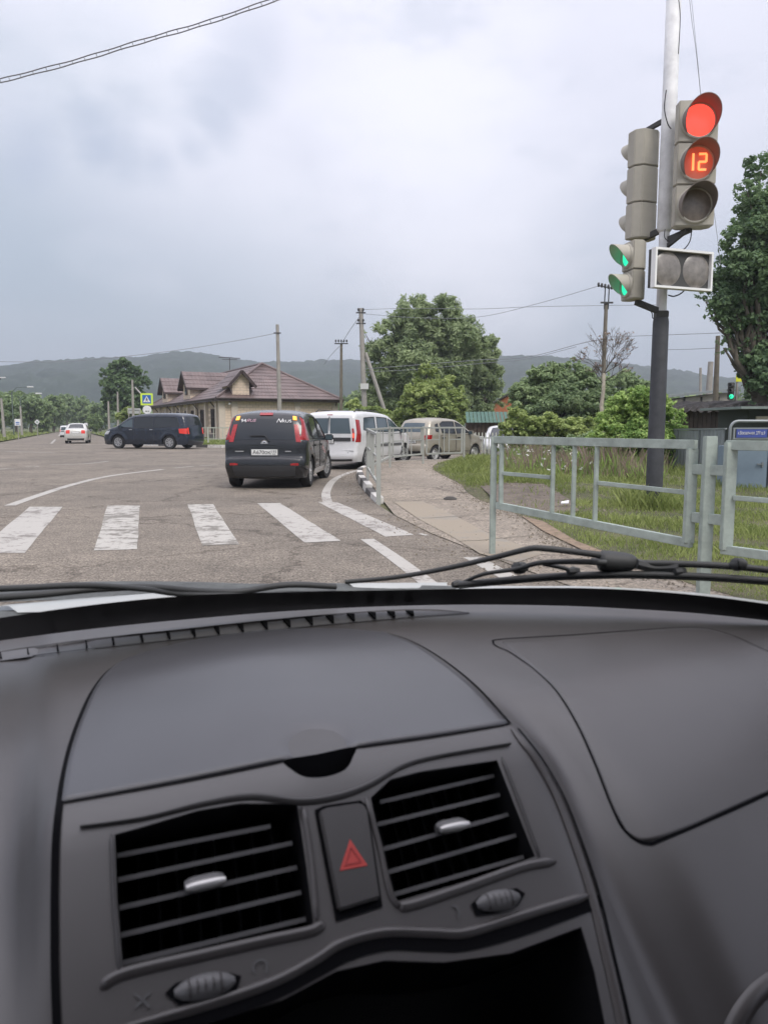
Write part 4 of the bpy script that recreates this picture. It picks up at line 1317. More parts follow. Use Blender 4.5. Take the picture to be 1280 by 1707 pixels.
REDT = mat('red_symbol', (.50, .055, .045), .5); REDT2 = mat('red_symbol_dark', (.30, .03, .03), .5)
m_ = MB(); m_.prism([p + hnm * .0045 for p in tri], hnm * .0012); m_.build('warning_triangle', REDT, hb)
tri_ring(.62, .50, .0062, 'triangle_line', REDT2)

# --- defroster slots along the rear of the dashboard
up_ = [(-20, 1092), (60, 1081), (160, 1068), (300, 1053), (420, 1040), (520, 1030), (620, 1022), (700, 1019), (782, 1022)]
lo_ = [(-20, 1105), (60, 1094), (160, 1082), (300, 1067), (420, 1055), (520, 1045), (620, 1036), (700, 1029), (782, 1023)]
U_, L_ = [D(*p) for p in up_], [D(*p) for p in lo_]
df = bpy.data.objects.new('defroster_vent', None); link(df, own)
dv = MB(); n = len(U_)
dv.v = [p + Vector((0, 0, .0012)) for p in U_] + [p + Vector((0, 0, .0004)) for p in L_]
dv.f = [(i, i + 1, n + i + 1, n + i) for i in range(n - 1)]
dv.build('vent_panel', mat('defrost_grey', (.10, .098, .10), .5), df)
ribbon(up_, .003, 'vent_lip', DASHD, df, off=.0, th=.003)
ribbon(lo_, .0015, 'vent_lip', GAP, df, off=.0012)
for k, x in enumerate((2, 48, 97, 145, 190, 238, 283, 325, 365, 405, 445, 483, 520, 555, 590, 625, 657, 688)):
    def at(c, x):
        for a, b in zip(c, c[1:]):
            if a[0] <= x <= b[0]: return a[1] + (b[1] - a[1]) * (x - a[0]) / (b[0] - a[0])
    y0, y1 = at(up_, x), at(lo_, x)
    wd = 2 + 10 * min(1, max(0, (x - 150) / 350))
    a, b, c = D(x - wd, y0 + 2, .0016), D(x + 2, y1 - 1, .0016), D(x + wd * .1, y0 + 3, .0016)
    e = D(x - 1, y1 - 1, .0016)
    MB().prism([a, e, b, c], Vector((0, 0, .002))).build('slot_fin', GAP, df)

# --- windscreen with its black border, leaning back over the dashboard
def zscreen(X, Y, off=0.0): return .984 + (yb(X) - Y) * math.tan(R(33)) + off
SCR = lambda X, Y: zscreen(X, Y)
gm = bpy.data.materials.new('windscreen_glass'); gm.use_nodes = True
for x in list(gm.node_tree.nodes):
    if x.type != 'OUTPUT_MATERIAL': gm.node_tree.nodes.remove(x)
tb = gm.node_tree.nodes.new('ShaderNodeBsdfTransparent'); tb.inputs[0].default_value = (.975, .985, .98, 1)
gm.node_tree.links.new(tb.outputs[0], gm.node_tree.nodes['Material Output'].inputs['Surface'])
v, f = [], []
nx, ny = 40, 14
for i in range(nx + 1):
    X = -.58 + 1.5 * i / nx
    for j in range(ny + 1):
        Y = yb(X) + .02 - (.74 * j / ny)
        v.append((X, Y, zscreen(X, Y)))
for i in range(nx):
    for j in range(ny):
        a = i * (ny + 1) + j
        f.append((a, a + ny + 1, a + ny + 2, a + 1))
raw('windscreen', v, f, gm, own, True)
ft = [(-60, 1040), (0, 1030), (110, 1014), (220, 1001), (330, 992), (480, 987), (640, 984), (800, 981), (950, 980), (1060, 984), (1170, 993), (1280, 1007), (1360, 1020)]
fb = [(-60, 1068), (0, 1060), (110, 1046), (220, 1034), (330, 1024), (480, 1012), (640, 1004), (800, 1001), (950, 1003), (1060, 1008), (1170, 1015), (1280, 1026), (1360, 1036)]
BORD = mat('screen_border', (.006, .006, .007), .35, spec=.2)
def onsc(px, py, off=0.0): return hit(px, py, lambda X, Y: zscreen(X, Y, off))
T_ = [onsc(p.x, p.y, -.004) for p in catmull([(a, b, 0) for a, b in ft], 4)]
B_ = [onsc(p.x, p.y, -.004) for p in catmull([(a, b, 0) for a, b in fb], 4)]
mb = MB(); n = len(T_); mb.v = T_ + B_ + [p + Vector((0, .012, -.008)) for p in B_]; mb.f = [(i, i + 1, n + i + 1, n + i) for i in range(n - 1)] + [(n + i, n + i + 1, 2 * n + i + 1, 2 * n + i) for i in range(n - 1)]
mb.build('windscreen_border', BORD, own, smooth=True)
# dust and water marks low on the glass: left out; bonnet, cowl and wipers outside
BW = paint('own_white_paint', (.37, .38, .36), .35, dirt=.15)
hl = [(-60, 1016), (0, 1011), (120, 1004), (230, 996), (325, 988), (400, 984), (560, 977), (650, 974), (745, 976), (900, 977), (960, 977), (1060, 981), (1170, 989), (1280, 1003), (1360, 1014)]
rows = []
for k, (dd, dz) in enumerate(((1.02, -4), (1.10, 0), (1.22, -.012), (1.45, -.075), (1.75, -.20), (1.95, -.36), (2.0, -.6))):
    row = []
    for p in catmull([(a, b, 0) for a, b in hl], 4):
        r = to_car(ray(p.x, p.y)); r2 = r / math.hypot(r.x, r.y)
        base_ = Vector((0, 0, CAMH)) + r2 * 1.14
        if dz == -4: q = Vector((0, 0, CAMH)) + r2 * 1.06 + Vector((0, 0, -.035))
        else:
            q = Vector((base_.x + (base_.x - .165) * .12 * (dd - 1.1), base_.y + (dd - 1.1), base_.z + dz - .11 * (dd - 1.1)))
        row.append(q)
    rows.append(row)
n = len(rows[0]); vv_ = [p for r in rows for p in r]
raw('bonnet', vv_, [(j * n + i, j * n + i + 1, (j + 1) * n + i + 1, (j + 1) * n + i) for j in range(len(rows) - 1) for i in range(n - 1)], BW, own, True)
COWL = mat('cowl_plastic', (.075, .08, .076), .6, var=.3, vscale=30, bump=.3, bscale=60)
def slab_px(top, bot, off, name, m_, parent=own, th=.003, n=5):
    fz_ = lambda X, Y: 1.018 + off * .5 + .06 * (Y - 1.0)
    A_ = [hit(p.x, p.y, fz_) for p in catmull([(a, b, 0) for a, b in top], n)]
    B2 = [hit(p.x, p.y, fz_) for p in catmull([(a, b, 0) for a, b in bot], n)]
    k = len(A_); mb = MB()
    md = [a.lerp(b, .5) + Vector((0, 0, .004)) for a, b in zip(A_, B2)]
    dv_ = Vector((0, .012, -th))
    mb.v = A_ + md + B2 + [p + dv_ for p in A_] + [p + dv_ for p in B2]
    for i in range(k - 1):
        mb.f += [(i, i + 1, k + i + 1, k + i), (k + i, k + i + 1, 2 * k + i + 1, 2 * k + i), (i, 3 * k + i, 3 * k + i + 1, i + 1), (2 * k + i, 2 * k + i + 1, 4 * k + i + 1, 4 * k + i)]
    return mb.build(name, m_, parent, angle=50)
slab_px([(-60, 995), (0, 988), (40, 976), (110, 971), (200, 969), (330, 970), (430, 973), (560, 972), (640, 973), (760, 977)],
        [(-60, 1004), (0, 1003), (60, 1001), (120, 999), (200, 992), (330, 984), (430, 985), (560, 985), (640, 985), (760, 986)], .022, 'cowl', COWL)
slab_px([(-60, 1022), (0, 1018), (60, 1016), (140, 1010), (230, 1000), (330, 988), (480, 981), (640, 979), (760, 978)],
        [(-60, 1046), (0, 1036), (60, 1028), (140, 1020), (230, 1008), (330, 998), (480, 992), (640, 990), (760, 990)], .016, 'cowl_edge', COWL)
slab_px([(0, 1009), (140, 997), (250, 989), (330, 984.5)], [(30, 1021), (130, 1017), (250, 1001), (330, 989)], .024, 'white_sliver', BW)  # separate white slivers laid by the cowl, coloured like the bonnet
slab_px([(572, 974), (640, 971.5), (745, 972)], [(590, 979), (660, 981), (745, 979)], .026, 'white_sliver', BW)
WPM = mat('wiper_black', (.035, .036, .036), .6)
def onpath(pxs, off, n=5): return [onsc(p.x, p.y, off) for p in catmull([(a, b, 0) for a, b in pxs], n)]
def wtube(pxs, r, name, parent, off=.03, n=5, m_=WPM, flat=1.0):
    P_ = onpath(pxs, off, n)
    rr = [r if not isinstance(r, (list, tuple)) else r[0] + (r[1] - r[0]) * i / (len(P_) - 1) for i in range(len(P_))]
    return MB().tube(P_, rr, 7).build(name, m_, parent, angle=60)
wp1 = bpy.data.objects.new('wiper', None); link(wp1, own)
wtube([(1330, 956), (1232, 945), (1140, 940), (1050, 938), (985, 935)], .0042, 'arm', wp1, .050)
wtube([(1000, 925), (960, 920), (905, 914), (880, 915), (820, 930), (740, 948), (660, 962), (575, 970)], (.0043, .0030), 'yoke', wp1, .046)
wtube([(1010, 938), (960, 936), (900, 938), (862, 948), (810, 956), (782, 966), (765, 974)], (.004, .002), 'yoke', wp1, .040)
wtube([(905, 940), (935, 946), (955, 952)], .0028, 'yoke', wp1, .040)
hb_ = onpath([(996, 934), (1020, 936), (1060, 938)], .052, 4)
MB().tube(hb_, [.009, .0125, .0135, .0135, .0135, .013, .012, .0105, .007][:len(hb_)], 8).build('hinge_block', WPM, wp1, angle=50)
MB().tube(onpath([(1060, 940), (1090, 946), (1130, 945)], .046, 4), .0065, 7).build('hinge_cover', WPM, wp1, angle=50)
wtube([(765, 975), (830, 968), (900, 962), (960, 959), (1040, 957), (1130, 959), (1210, 963), (1330, 972)], .0042, 'blade', wp1, .034)
wtube([(765, 979), (830, 973), (900, 967), (960, 964), (1040, 962), (1130, 964), (1210, 968), (1330, 977)], .0022, 'rubber_lip', wp1, .030)
for x, y in ((865, 947), (1229, 941)):
    c = onsc(x, y, .054)
    MB().tube([onsc(x - 12, y + 1, .050), onsc(x - 6, y, .050), c, onsc(x + 8, y - 1, .050), onsc(x + 14, y, .050)], [.004, .0078, .0085, .0075, .004], 8).build('rivet_boss', WPM, wp1, angle=60)
    s_ = MB().lathe([(0, .0022), (.0018, .0016), (.0028, 0)], n=10).build('rivet', mat('rivet_steel', (.8, .8, .8), .4), wp1, smooth=True)
    s_.location = c + Vector((0, -.0085, .003)); s_.rotation_euler = (R(75), 0, 0)
for x, y in ((955, 952), (1132, 952), (763, 974)):
    c = onsc(x, y, .04)
    MB().tube([c + Vector((-.008, 0, 0)), c, c + Vector((.008, 0, 0))], [.004, .006, .004], 7).build('clip', WPM, wp1)
wp2 = bpy.data.objects.new('wiper', None); link(wp2, own)
wp2['label'] = 'driver side wiper lying low along the scuttle'
wtube([(-60, 1000), (60, 992), (160, 982), (250, 979), (330, 985), (400, 986), (480, 975), (560, 978)], .0042, 'arm', wp2, .046)
wtube([(-60, 984), (40, 980), (140, 976), (240, 982), (300, 990), (420, 992), (560, 988)], .0035, 'blade', wp2, .040)
# --- cabin round the camera: roof, pillars, doors, floor, seats, so that light comes in only through the glass
CABIN = mat('cabin_lining', (.08, .078, .075), .9)
CABD = mat('cabin_dark', (.035, .035, .037), .9)
m_ = MB()
m_.box((.165, -.80, 1.515), (1.35, 2.06, .04)); m_.build('roof_lining', CABIN, own, bevel=.01)
for s in (-1, 1):
    xw = .165 + s * .74
    MB().box((xw, -.85, .78), (.06, 2.7, .58)).build('door_panel', CABD, own, bevel=.01)
    MB().bar((xw, .72, .98), (xw - s * .07, .22, 1.49), .05, .06).build('windscreen_pillar', CABD, own)
    MB().bar((xw, -.55, 1.0), (xw - s * .04, -.6, 1.50), .05, .12).build('door_pillar', CABD, own)
    MB().box((xw - s * .01, -1.75, 1.25), (.05, .5, .66)).build('rear_quarter', CABD, own)
    sx = .165 + s * .37
    MB().box((sx, -.55, .42), (.50, .50, .14)).build('seat', CABD, own, bevel=.04)
    MB().box((sx, -.84, .82), (.48, .12, .68), mtx=Matrix.Rotation(R(14), 3, 'X')).build('seat_back', CABD, own, bevel=.04)
MB().box((.165, -.5, .27), (1.42, 2.9, .05)).build('cabin_floor', CABD, own)
MB().box((.165, -1.85, .75), (1.42, .08, .9)).build('rear_seat', CABD, own, bevel=.03)
MB().box((.165, -1.86, 1.25), (1.42, .05, .5)).build('rear_hatch', CABD, own)
MB().box((.165, .88, .60), (1.42, .04, .60)).build('bulkhead', CABD, own)
# grab handle edge low at the right
ribbon([(1215, 1730), (1235, 1690), (1262, 1655), (1300, 1628)], .012, 'glovebox_edge', TRIM, own, th=.005)
# ================================================================ the traffic light on the right
SIGM = mat('signal_housing', (.42, .395, .335), .7, var=.10, vscale=2.5)
SIGD = mat('signal_dark', (.06, .06, .058), .7)
POLEW = mat('pole_white', (.70, .70, .70), .6, var=.18, vscale=4)
POLEB = mat('pole_black', (.050, .052, .058), .6, var=.25, vscale=6)
LENSR = mat('lens_red_lit', (.5, .03, .02), .3, emit=(1.0, .060, .040), estr=1.25)
LENSG = mat('lens_green_lit', (.02, .4, .25), .3, emit=(.02, .85, .42), estr=.75)
LENSO = mat('lens_unlit', (.23, .19, .16), .35, var=.25, vscale=9, spec=.7)
LENSD = mat('lens_dim', (.32, .17, .12), .4, emit=(1, .10, .05), estr=.2)
DIGIT = mat('digit_lit', (.8, .3, .1), .4, emit=(1, .17, .05), estr=1.7)
WIREM = mat('wire_black', (.03, .03, .032), .7)
WIREG = mat('wire_grey', (.27, .28, .30), .7)
pc = Vector((4.02, 11.32, 0))
def depth(p): return (p.y) * math.cos(PITCH) - (p.z - CAMH) * math.sin(PITCH)
def mpp(p): return depth(p) / F
tl = thing('traffic_light', 'tall signal pole, black below and white above, showing red with a 12 second countdown', 'traffic light', pc)
z1 = dp(1100, 530, 11.32).z
MB().tube([(0, 0, -.1), (0, 0, .1), (0, 0, z1 - .06), (0, 0, z1)], [.122, .122, .112, .102], 24).build('pole_sleeve', POLEB, tl, angle=40)
z2 = dp(1108, 385, 11.32).z
MB().tube([(0, 0, z1 - .01), (0, 0, z2)], .073, 20, cap=False).build('pole', POLEW, tl, smooth=True)
MB().tube([(0, 0, z2 - .02), (0, 0, z2 + .02), (0, 0, 7.9)], [.075, .105, .098], 20).build('pole', POLEW, tl, smooth=True)
def loc_of(px, py, Y): return dp(px, py, Y) - pc
def head(name, bottom, top, W_, facing, lenses, label=None, dep=.26, vis=.32, parent=tl):
    """bottom/top: axis points of the housing; facing: unit vector in plan"""
    e = bpy.data.objects.new(name, None); link(e, parent)
    e.location = bottom
    e.rotation_euler = (0, 0, math.atan2(facing[1], facing[0]) + R(90))     # local -Y looks along facing
    if label: e['label'] = label
    H = (top - bottom).z; n = len(lenses); h = H / n
    for i in range(n):
        z0 = H - (i + 1) * h
        c_ = .035
        w2, d0, d1 = W_ / 2, -dep / 2, dep / 2
        prof = [(-w2, d0), (w2, d0), (w2, d1 - .09), (w2 - .09, d1), (-w2 + .09, d1), (-w2, d1 - .09)]
        hb = MB().prism([Vector((x, y, z0 + .006)) for x, y in prof], (0, 0, h - .012)).build('housing', SIGM, e, bevel=.012)
        r_ = min(W_, h) * .40
        cz = z0 + h / 2
        # rim, lens, visor
        MB().lathe([(r_ + .035, .0), (r_ + .03, -.03), (r_ + .004, -.035), (r_, .01)], (0, d0, cz), n=28, axis='Y').build('lens_rim', SIGM, hb, smooth=True)
        MB().lathe([(0, -.028), (r_ * .5, -.022), (r_ * .85, -.01), (r_, .0)], (0, d0 - .004, cz), n=28, axis='Y').build('lens', lenses[i][0], hb, smooth=True)
        v = MB(); na = 26; nl = 5
        a0, a1 = R(-50), R(230)
        for t_ in (0, 1):
            rr_ = r_ + .018 - t_ * .008
            for k in range(nl + 1):
                for j in range(na + 1):
                    a = a0 + (a1 - a0) * j / na
                    cut = max(0, (math.sin(a) + .75) / 1.75)
                    L_ = vis * (cut ** .7) * k / nl
                    v.v.append(Vector((rr_ * math.cos(a), d0 - .02 - L_, cz + rr_ * math.sin(a) - .0 * L_)))
        m2 = (nl + 1) * (na + 1)
        for t_ in (0, 1):
            for k in range(nl):
                for j in range(na):
                    q = t_ * m2 + k * (na + 1) + j
                    v.f.append((q, q + 1, q + na + 2, q + na + 1))
        for j in range(na):
            q = nl * (na + 1) + j; v.f.append((q, q + 1, m2 + q + 1, m2 + q))
        v.build('visor', lenses[i][1] if len(lenses[i]) > 1 else SIGM, hb, angle=60)
        if len(lenses[i]) > 2:
            s_ = r_ * .5; sg = MB(); y_ = d0 - .055
            def seg(x0, z0_, x1, z1_): sg.bar((x0, y_, cz + z0_), (x1, y_, cz + z1_), .012, r_ * .13, up=(0, 1, 0) if x0 != x1 else (0, 1, 0))
            def segb(cx_, cz_, wx, wz): sg.box((cx_, y_, cz + cz_), (wx, .012, wz))
            q = r_ * .13
            segb(-.32 * r_, 0, q, 1.04 * r_)
            segb(.27 * r_, .48 * r_, .46 * r_, q); segb(.27 * r_, 0, .46 * r_, q); segb(.27 * r_, -.48 * r_, .46 * r_, q)
            segb(.50 * r_, .24 * r_, q, .48 * r_); segb(.04 * r_, -.24 * r_, q, .48 * r_)
            sg.build('digits_12', DIGIT, hb)
    return e
VR_ = mat('visor_brown', (.20, .17, .15), .7)
top1, bot1 = loc_of(1159.5, 172, 11.0), loc_of(1151.5, 381, 11.0)
ax = (top1 + bot1) / 2
W1 = 64 * mpp(dp(1156, 277, 11.0))
h1 = head('signal_head', Vector((ax.x, ax.y, bot1.z)), Vector((ax.x, ax.y, top1.z)), W1, (-.06, -1), [(LENSR, VR_), (LENSD, VR_, 1), (LENSO, VR_)], 'three lamp head facing us, red lit over the countdown number')
top2, bot2 = loc_of(1076, 219, 11.6), loc_of(1070, 400, 11.6)
head('signal_head', Vector((top2.x, top2.y, bot2.z)), top2, .42, (-.32, .95), [(SIGD,), (SIGD,), (SIGD,)], 'three lamp head turned away from us on the left of the pole', vis=.26)
top3, bot3 = loc_of(1061, 403, 11.2), loc_of(1056, 501, 11.2)
head('signal_head', Vector((bot3.x, bot3.y, bot3.z)), Vector((bot3.x, bot3.y, top3.z)), .34, (-.985, -.17), [(LENSG,), (LENSG,)], 'small two lamp head with green figures lit', vis=.24, dep=.24)
# framed double lamp below
pb = loc_of(1136.5, 450, 10.9)
pw, ph = 111 * mpp(dp(1136, 450, 10.9)) * 1.07, 64 * mpp(dp(1136, 450, 10.9))
fe = bpy.data.objects.new('lamp_panel', None); link(fe, tl); fe.location = pb; fe.rotation_euler = (0, 0, R(20))
MB().box((0, .06, 0), (pw - .02, .10, ph - .02)).build('panel_box', SIGD, fe)
FRW = mat('frame_white', (.86, .86, .84), .5)
t = .03
for c, d in (((0, -.002, ph / 2 - t / 2), (pw, .09, t)), ((0, -.002, -ph / 2 + t / 2), (pw, .09, t)), ((-pw / 2 + t / 2, -.002, 0), (t, .09, ph - 2 * t)), ((pw / 2 - t / 2, -.002, 0), (t, .09, ph - 2 * t))):
    MB().box(c, d).build('frame', FRW, fe)
for x in (-.25, .25):
    ln = MB().lathe([(0, -.03), (ph * .25, -.024), (ph * .4, -.008), (ph * .44, .004)], (x * pw * 1.0, .008, 0), n=30, axis='Y').build('lens', mat('lens_grey', (.22, .20, .18), .3, var=.35, vscale=7, spec=.8), fe, smooth=True)
# brackets and cables
def brk(a, b, wd=.05, ht=.05, name='bracket'): MB().bar(a, b, wd, ht).build(name, SIGD, tl)
brk((0, 0, loc_of(1130, 402, 11.3).z), (ax.x, ax.y, bot1.z - .01), .06, .07)
brk((0, 0, z2 - .25), (ax.x - .05, ax.y, bot1.z - .02), .05, .05)
brk((0, 0, loc_of(1108, 195, 11.3).z), (top2.x + .02, top2.y, top2.z + .02), .05, .06)
brk((0, 0, loc_of(1108, 380, 11.3).z), (top2.x + .03, top2.y, bot2.z + .02), .05, .08)
brk((0, 0, loc_of(1100, 520, 11.3).z), (bot3.x + .03, bot3.y, bot3.z - .02), .06, .08)
brk((0, -.05, pb.z + .12), (pb.x, pb.y + .10, pb.z + .12), .04, .04)
MB().box((0, 0, loc_of(1100, 522, 11.3).z - .02), (.17, .17, .10)).build('clamp', SIGD, tl, bevel=.01)
MB().box((0, 0, z2 - .3), (.17, .17, .08)).build('clamp', SIGD, tl, bevel=.01)
def cable(pxs, Y, r=.008, m=WIREM, name='cable', parent=tl, o=pc):
    P_ = [dp(p.x, p.y, Y) - o for p in catmull([(a, b, 0) for a, b in pxs], 8)]
    return MB().tube(P_, r, 5).build(name, m, parent, smooth=True)
cable([(1152, 384), (1150, 400), (1143, 412), (1135, 418)], 11.0)
cable([(1110, 150), (1107, 180), (1112, 205), (1118, 215)], 11.15)
cable([(1108, 382), (1107, 395), (1113, 402)], 11.1, .006)
cable([(1113, 492), (1122, 494), (1133, 490), (1140, 484)], 11.1, .01)
cable([(1072, 505), (1080, 515), (1086, 522), (1087, 530), (1093, 532)], 11.1, .007)
cable([(1130, -5), (1133, 30), (1130, 90)], 11.1, .006)

# ================================================================ railings
RAILM = mat('railing_grey_green', (.35, .40, .36), .6, var=.22, vscale=7, spec=.4, bump=.15, bscale=40)
RAILF = mat('railing_far', (.36, .37, .34), .6, var=.12, vscale=3)
A = gp(822, 925, 0); B = gp(1176, 992, 0)
fd = (B - A).normalized(); fn = Vector((fd.y, -fd.x, 0))
if fn.y > 0: fn = -fn
def onf(px, py):
    r = ray(px, py); o = Vector((0, 0, CAMH))
    t = (A - o).dot(fn) / r.dot(fn)
    return o + r * t
def rail_thing(label, origin, group='pedestrian railing panels'):
    return thing('pedestrian_railing', label, 'railing', origin, 0, group)
def rbar(root, a, b, wd, ht, name, m=RAILM):
    o_ = root.location
    return MB().bar(Vector(a) - o_, Vector(b) - o_, wd, ht).build(name, m, root, bevel=.004)
r1 = rail_thing('near grey green railing panel beside the black foot of the signal pole', A)
top_l, top_r = onf(824, 733), onf(1157, 742)
zt, zb = top_l.z, onf(833, 843).z
ztr, zbr = onf(1150, 741).z, onf(1145, 905).z
def F1(px, z):
    q = onf(px, 800); return Vector((q.x, q.y, z))
rbar(r1, F1(822, -.05), F1(822, zt + .03), .055, .055, 'post')
rbar(r1, F1(821, zt), F1(1157, ztr), .05, .07, 'top_rail')
rbar(r1, F1(829, zb), F1(1157, zbr), .05, .065, 'bottom_rail')
rbar(r1, F1(835, zb), F1(835, zt - .035), .05, .04, 'upright')
rbar(r1, F1(1151, zbr), F1(1151, ztr - .03), .055, .075, 'upright')
zat = lambda px: zt + (ztr - zt) * (onf(px, 800) - A).length / (F1(1157, 0) - Vector((A.x, A.y, 0))).length
zab = lambda px: zb + (zbr - zb) * (F1(px, 0) - Vector((A.x, A.y, 0))).length / (F1(1157, 0) - Vector((A.x, A.y, 0))).length
for px in (921, 956, 993): rbar(r1, F1(px, zab(px)), F1(px, zat(px) - .03), .035, .035, 'baluster')
q0, q1 = onf(837, 789), onf(918, 796); rbar(r1, q0, q1, .03, .035, 'middle_rail')
q0, q1 = onf(996, 805), onf(1143, 821); rbar(r1, q0, q1, .03, .035, 'middle_rail')
po = thing('railing_post', 'short standing post between the two near railing panels', 'post', B, 0)
rbar(po, F1(1180, -.08), F1(1180, onf(1180, 727).z), .065, .085, 'post')
for py in (782, 862):
    a, b = onf(1154, py), onf(1213, py + (2 if py < 800 else 5))
    b.z = a.z; rbar(po, a, b, .045, .075, 'connector')
    for t_ in (.0, .93):
        pp_ = a.lerp(b, t_)
r2 = rail_thing('near grey green railing panel at the right edge, in front of the metal cabinet', F1(1215, 0))
ze, zf_ = onf(1215, 742).z, onf(1212, 917).z
rbar(r2, F1(1215, zf_), F1(1215, ze + .02), .055, .08, 'upright')
endp = B + fd * 2.1
rbar(r2, F1(1208, ze), Vector((endp.x, endp.y, ze)), .05, .07, 'top_rail')
rbar(r2, F1(1208, zf_), Vector((endp.x, endp.y, zf_)), .05, .065, 'bottom_rail')
rbar(r2, Vector((endp.x, endp.y, -.05)), Vector((endp.x, endp.y, ze)), .05, .06, 'post')
q0 = onf(1222, 830); e2 = B + fd * 1.0; rbar(r2, q0, Vector((e2.x, e2.y, q0.z)), .03, .035, 'middle_rail')
for k_ in (1.0, 1.25, 1.5):
    e2 = B + fd * k_; rbar(r2, (e2.x, e2.y, zf_), (e2.x, e2.y, ze - .03), .035, .035, 'baluster')
# the row along the kerb
posts = [gp(631, 836, .04), gp(613, 802, .1), gp(650, 778.5, .12), gp(705, 772.5, .12), gp(773, 769.5, .12)]
LB = ['railing panel seen end-on at the pavement corner', 'railing panel in front of the white estate van', 'railing panel in front of the champagne car tail', 'railing panel in front of the champagne car doors']
for i, (a, b) in enumerate(zip(posts, posts[1:])):
    rt_ = rail_thing(LB[i], a)
    d = (b - a); hz_ = 1.06
    wd_ = .06 if i else .075
    rbar(rt_, a + Vector((0, 0, -.1)), a + Vector((0, 0, hz_ + .04)), wd_, wd_, 'post', RAILF)
    if i == 3: rbar(rt_, b + Vector((0, 0, -.1)), b + Vector((0, 0, hz_ + .04)), .06, .06, 'post', RAILF)
    u = Vector((0, 0, 1))
    p0, p1 = a.lerp(b, .08), a.lerp(b, .94)
    rbar(rt_, a + u * (hz_ - .0), b + u * hz_, .04, .05, 'top_rail', RAILF)
    rbar(rt_, p0 + u * .28, p1 + u * .28, .04, .05, 'bottom_rail', RAILF)
    rbar(rt_, p0 + u * .28, p0 + u * hz_, .04, .045, 'upright', RAILF)
    rbar(rt_, p1 + u * .28, p1 + u * hz_, .04, .045, 'upright', RAILF)
    for t_ in (.38, .5, .62): rbar(rt_, a.lerp(b, t_) + u * .28, a.lerp(b, t_) + u * hz_, .03, .03, 'baluster', RAILF)
    rbar(rt_, p0 + u * .7, a.lerp(b, .38) + u * .7, .03, .03, 'middle_rail', RAILF)
    rbar(rt_, a.lerp(b, .62) + u * .7, p1 + u * .7, .03, .03, 'middle_rail', RAILF)
# far white railing by the tan house
RW = mat('railing_pale', (.5, .52, .44), .6)
fp = [Vector((-14.6, 48.6, .1)), Vector((-12.6, 46.6, .1)), Vector((-10.3, 44.9, .1)), Vector((-8.0, 44.3, .1))]
for i, (a, b) in enumerate(zip(fp, fp[1:])):
    rt_ = rail_thing('pale far railing before the tan house, %s' % ('behind the dark people carrier', 'right of the people carrier tail', 'left of the black hatchback roof')[i], a, 'far pale railing panels')
    u = Vector((0, 0, 1))
    rbar(rt_, a, a + u * 1.05, .07, .07, 'post', RW)
    rbar(rt_, a + u * 1.0, b + u * 1.0, .04, .06, 'top_rail', RW); rbar(rt_, a + u * .35, b + u * .35, .04, .05, 'bottom_rail', RW)
    for t_ in (.15, .4, .6, .85): rbar(rt_, a.lerp(b, t_) + u * .35, a.lerp(b, t_) + u * 1.0, .035, .035, 'baluster', RW)

# ================================================================ the tan house
hyaw = R(26)
C0 = dp(371, 735, 60); C0.z = 0
house = thing('house', 'long tan brick house with maroon metal hip roof and gabled dormers', 'house', C0, hyaw)
TANB = bpy.data.materials.new('tan_brick'); TANB.use_nodes = True
t_ = TANB.node_tree; b_ = t_.nodes['Principled BSDF']; b_.inputs['Roughness'].default_value = .85
br = t_.nodes.new('ShaderNodeTexBrick'); co_ = t_.nodes.new('ShaderNodeTexCoord'); mp_ = t_.nodes.new('ShaderNodeMapping')
mp_.inputs['Rotation'].default_value = (R(90), 0, 0)
t_.links.new(co_.outputs['Object'], mp_.inputs[0]); t_.links.new(mp_.outputs[0], br.inputs['Vector'])
br.inputs['Scale'].default_value = 1.0; br.inputs['Brick Width'].default_value = .5; br.inputs['Row Height'].default_value = .22
br.inputs['Color1'].default_value = (.76, .62, .49, 1); br.inputs['Color2'].default_value = (.69, .56, .44, 1); br.inputs['Mortar'].default_value = (.52, .42, .33, 1); br.inputs['Mortar Size'].default_value = .02
t_.links.new(br.outputs['Color'], b_.inputs['Base Color'])
PILM = mat('tan_pilaster', (.58, .50, .42), .85, var=.1, vscale=2)
def roof_mat(name, col):
    m = mat(name, col, .45, .2, var=.3, vscale=.8)
    return m
ROOFM = roof_mat('maroon_roof', (.155, .114, .105))
FASC = mat('fascia_brown', (.045, .028, .026), .6)
WINM = mat('house_window', (.03, .035, .04), .1, spec=.7)
WFR = mat('window_frame_brown', (.09, .06, .05), .6)
Wd, Ln, He = 9.5, 32.0, 3.35
# walls: local x to the right along the front, local y away along the side
wins = [(2.7, .62, 2.55, 1.25), (6.6, .62, 2.55, 1.25), (10.4, .62, 2.55, 1.1), (13.2, .62, 2.55, 1.1), (17.2, .62, 2.55, 1.1), (20.6, .62, 2.55, 1.1), (24.6, .62, 2.55, 1.1), (28.6, .62, 2.55, 1.1)]
wl = MB()
wl.box((Wd / 2, Ln / 2, He / 2), (Wd, Ln, He))
wl.build('wall', TANB, house)
MB().box((Wd / 2, Ln / 2, .25), (Wd + .16, Ln + .16, .5)).build('plinth', mat('plinth_grey', (.22, .2, .18), .9), house)
for x, y in ((0, 0), (Wd, 0), (0, 1.0), (0, 4.7), (0, 8.6), (0, 11.9), (0, 15.2), (0, 19), (0, 22.7), (0, 26.6), (1.0, 0), (6.2, 0)):
    MB().box((x + (0 if x in (0, Wd) else 0), y, He / 2), (.5, .5 if y else .3, He - .02)).build('pilaster', PILM, house)
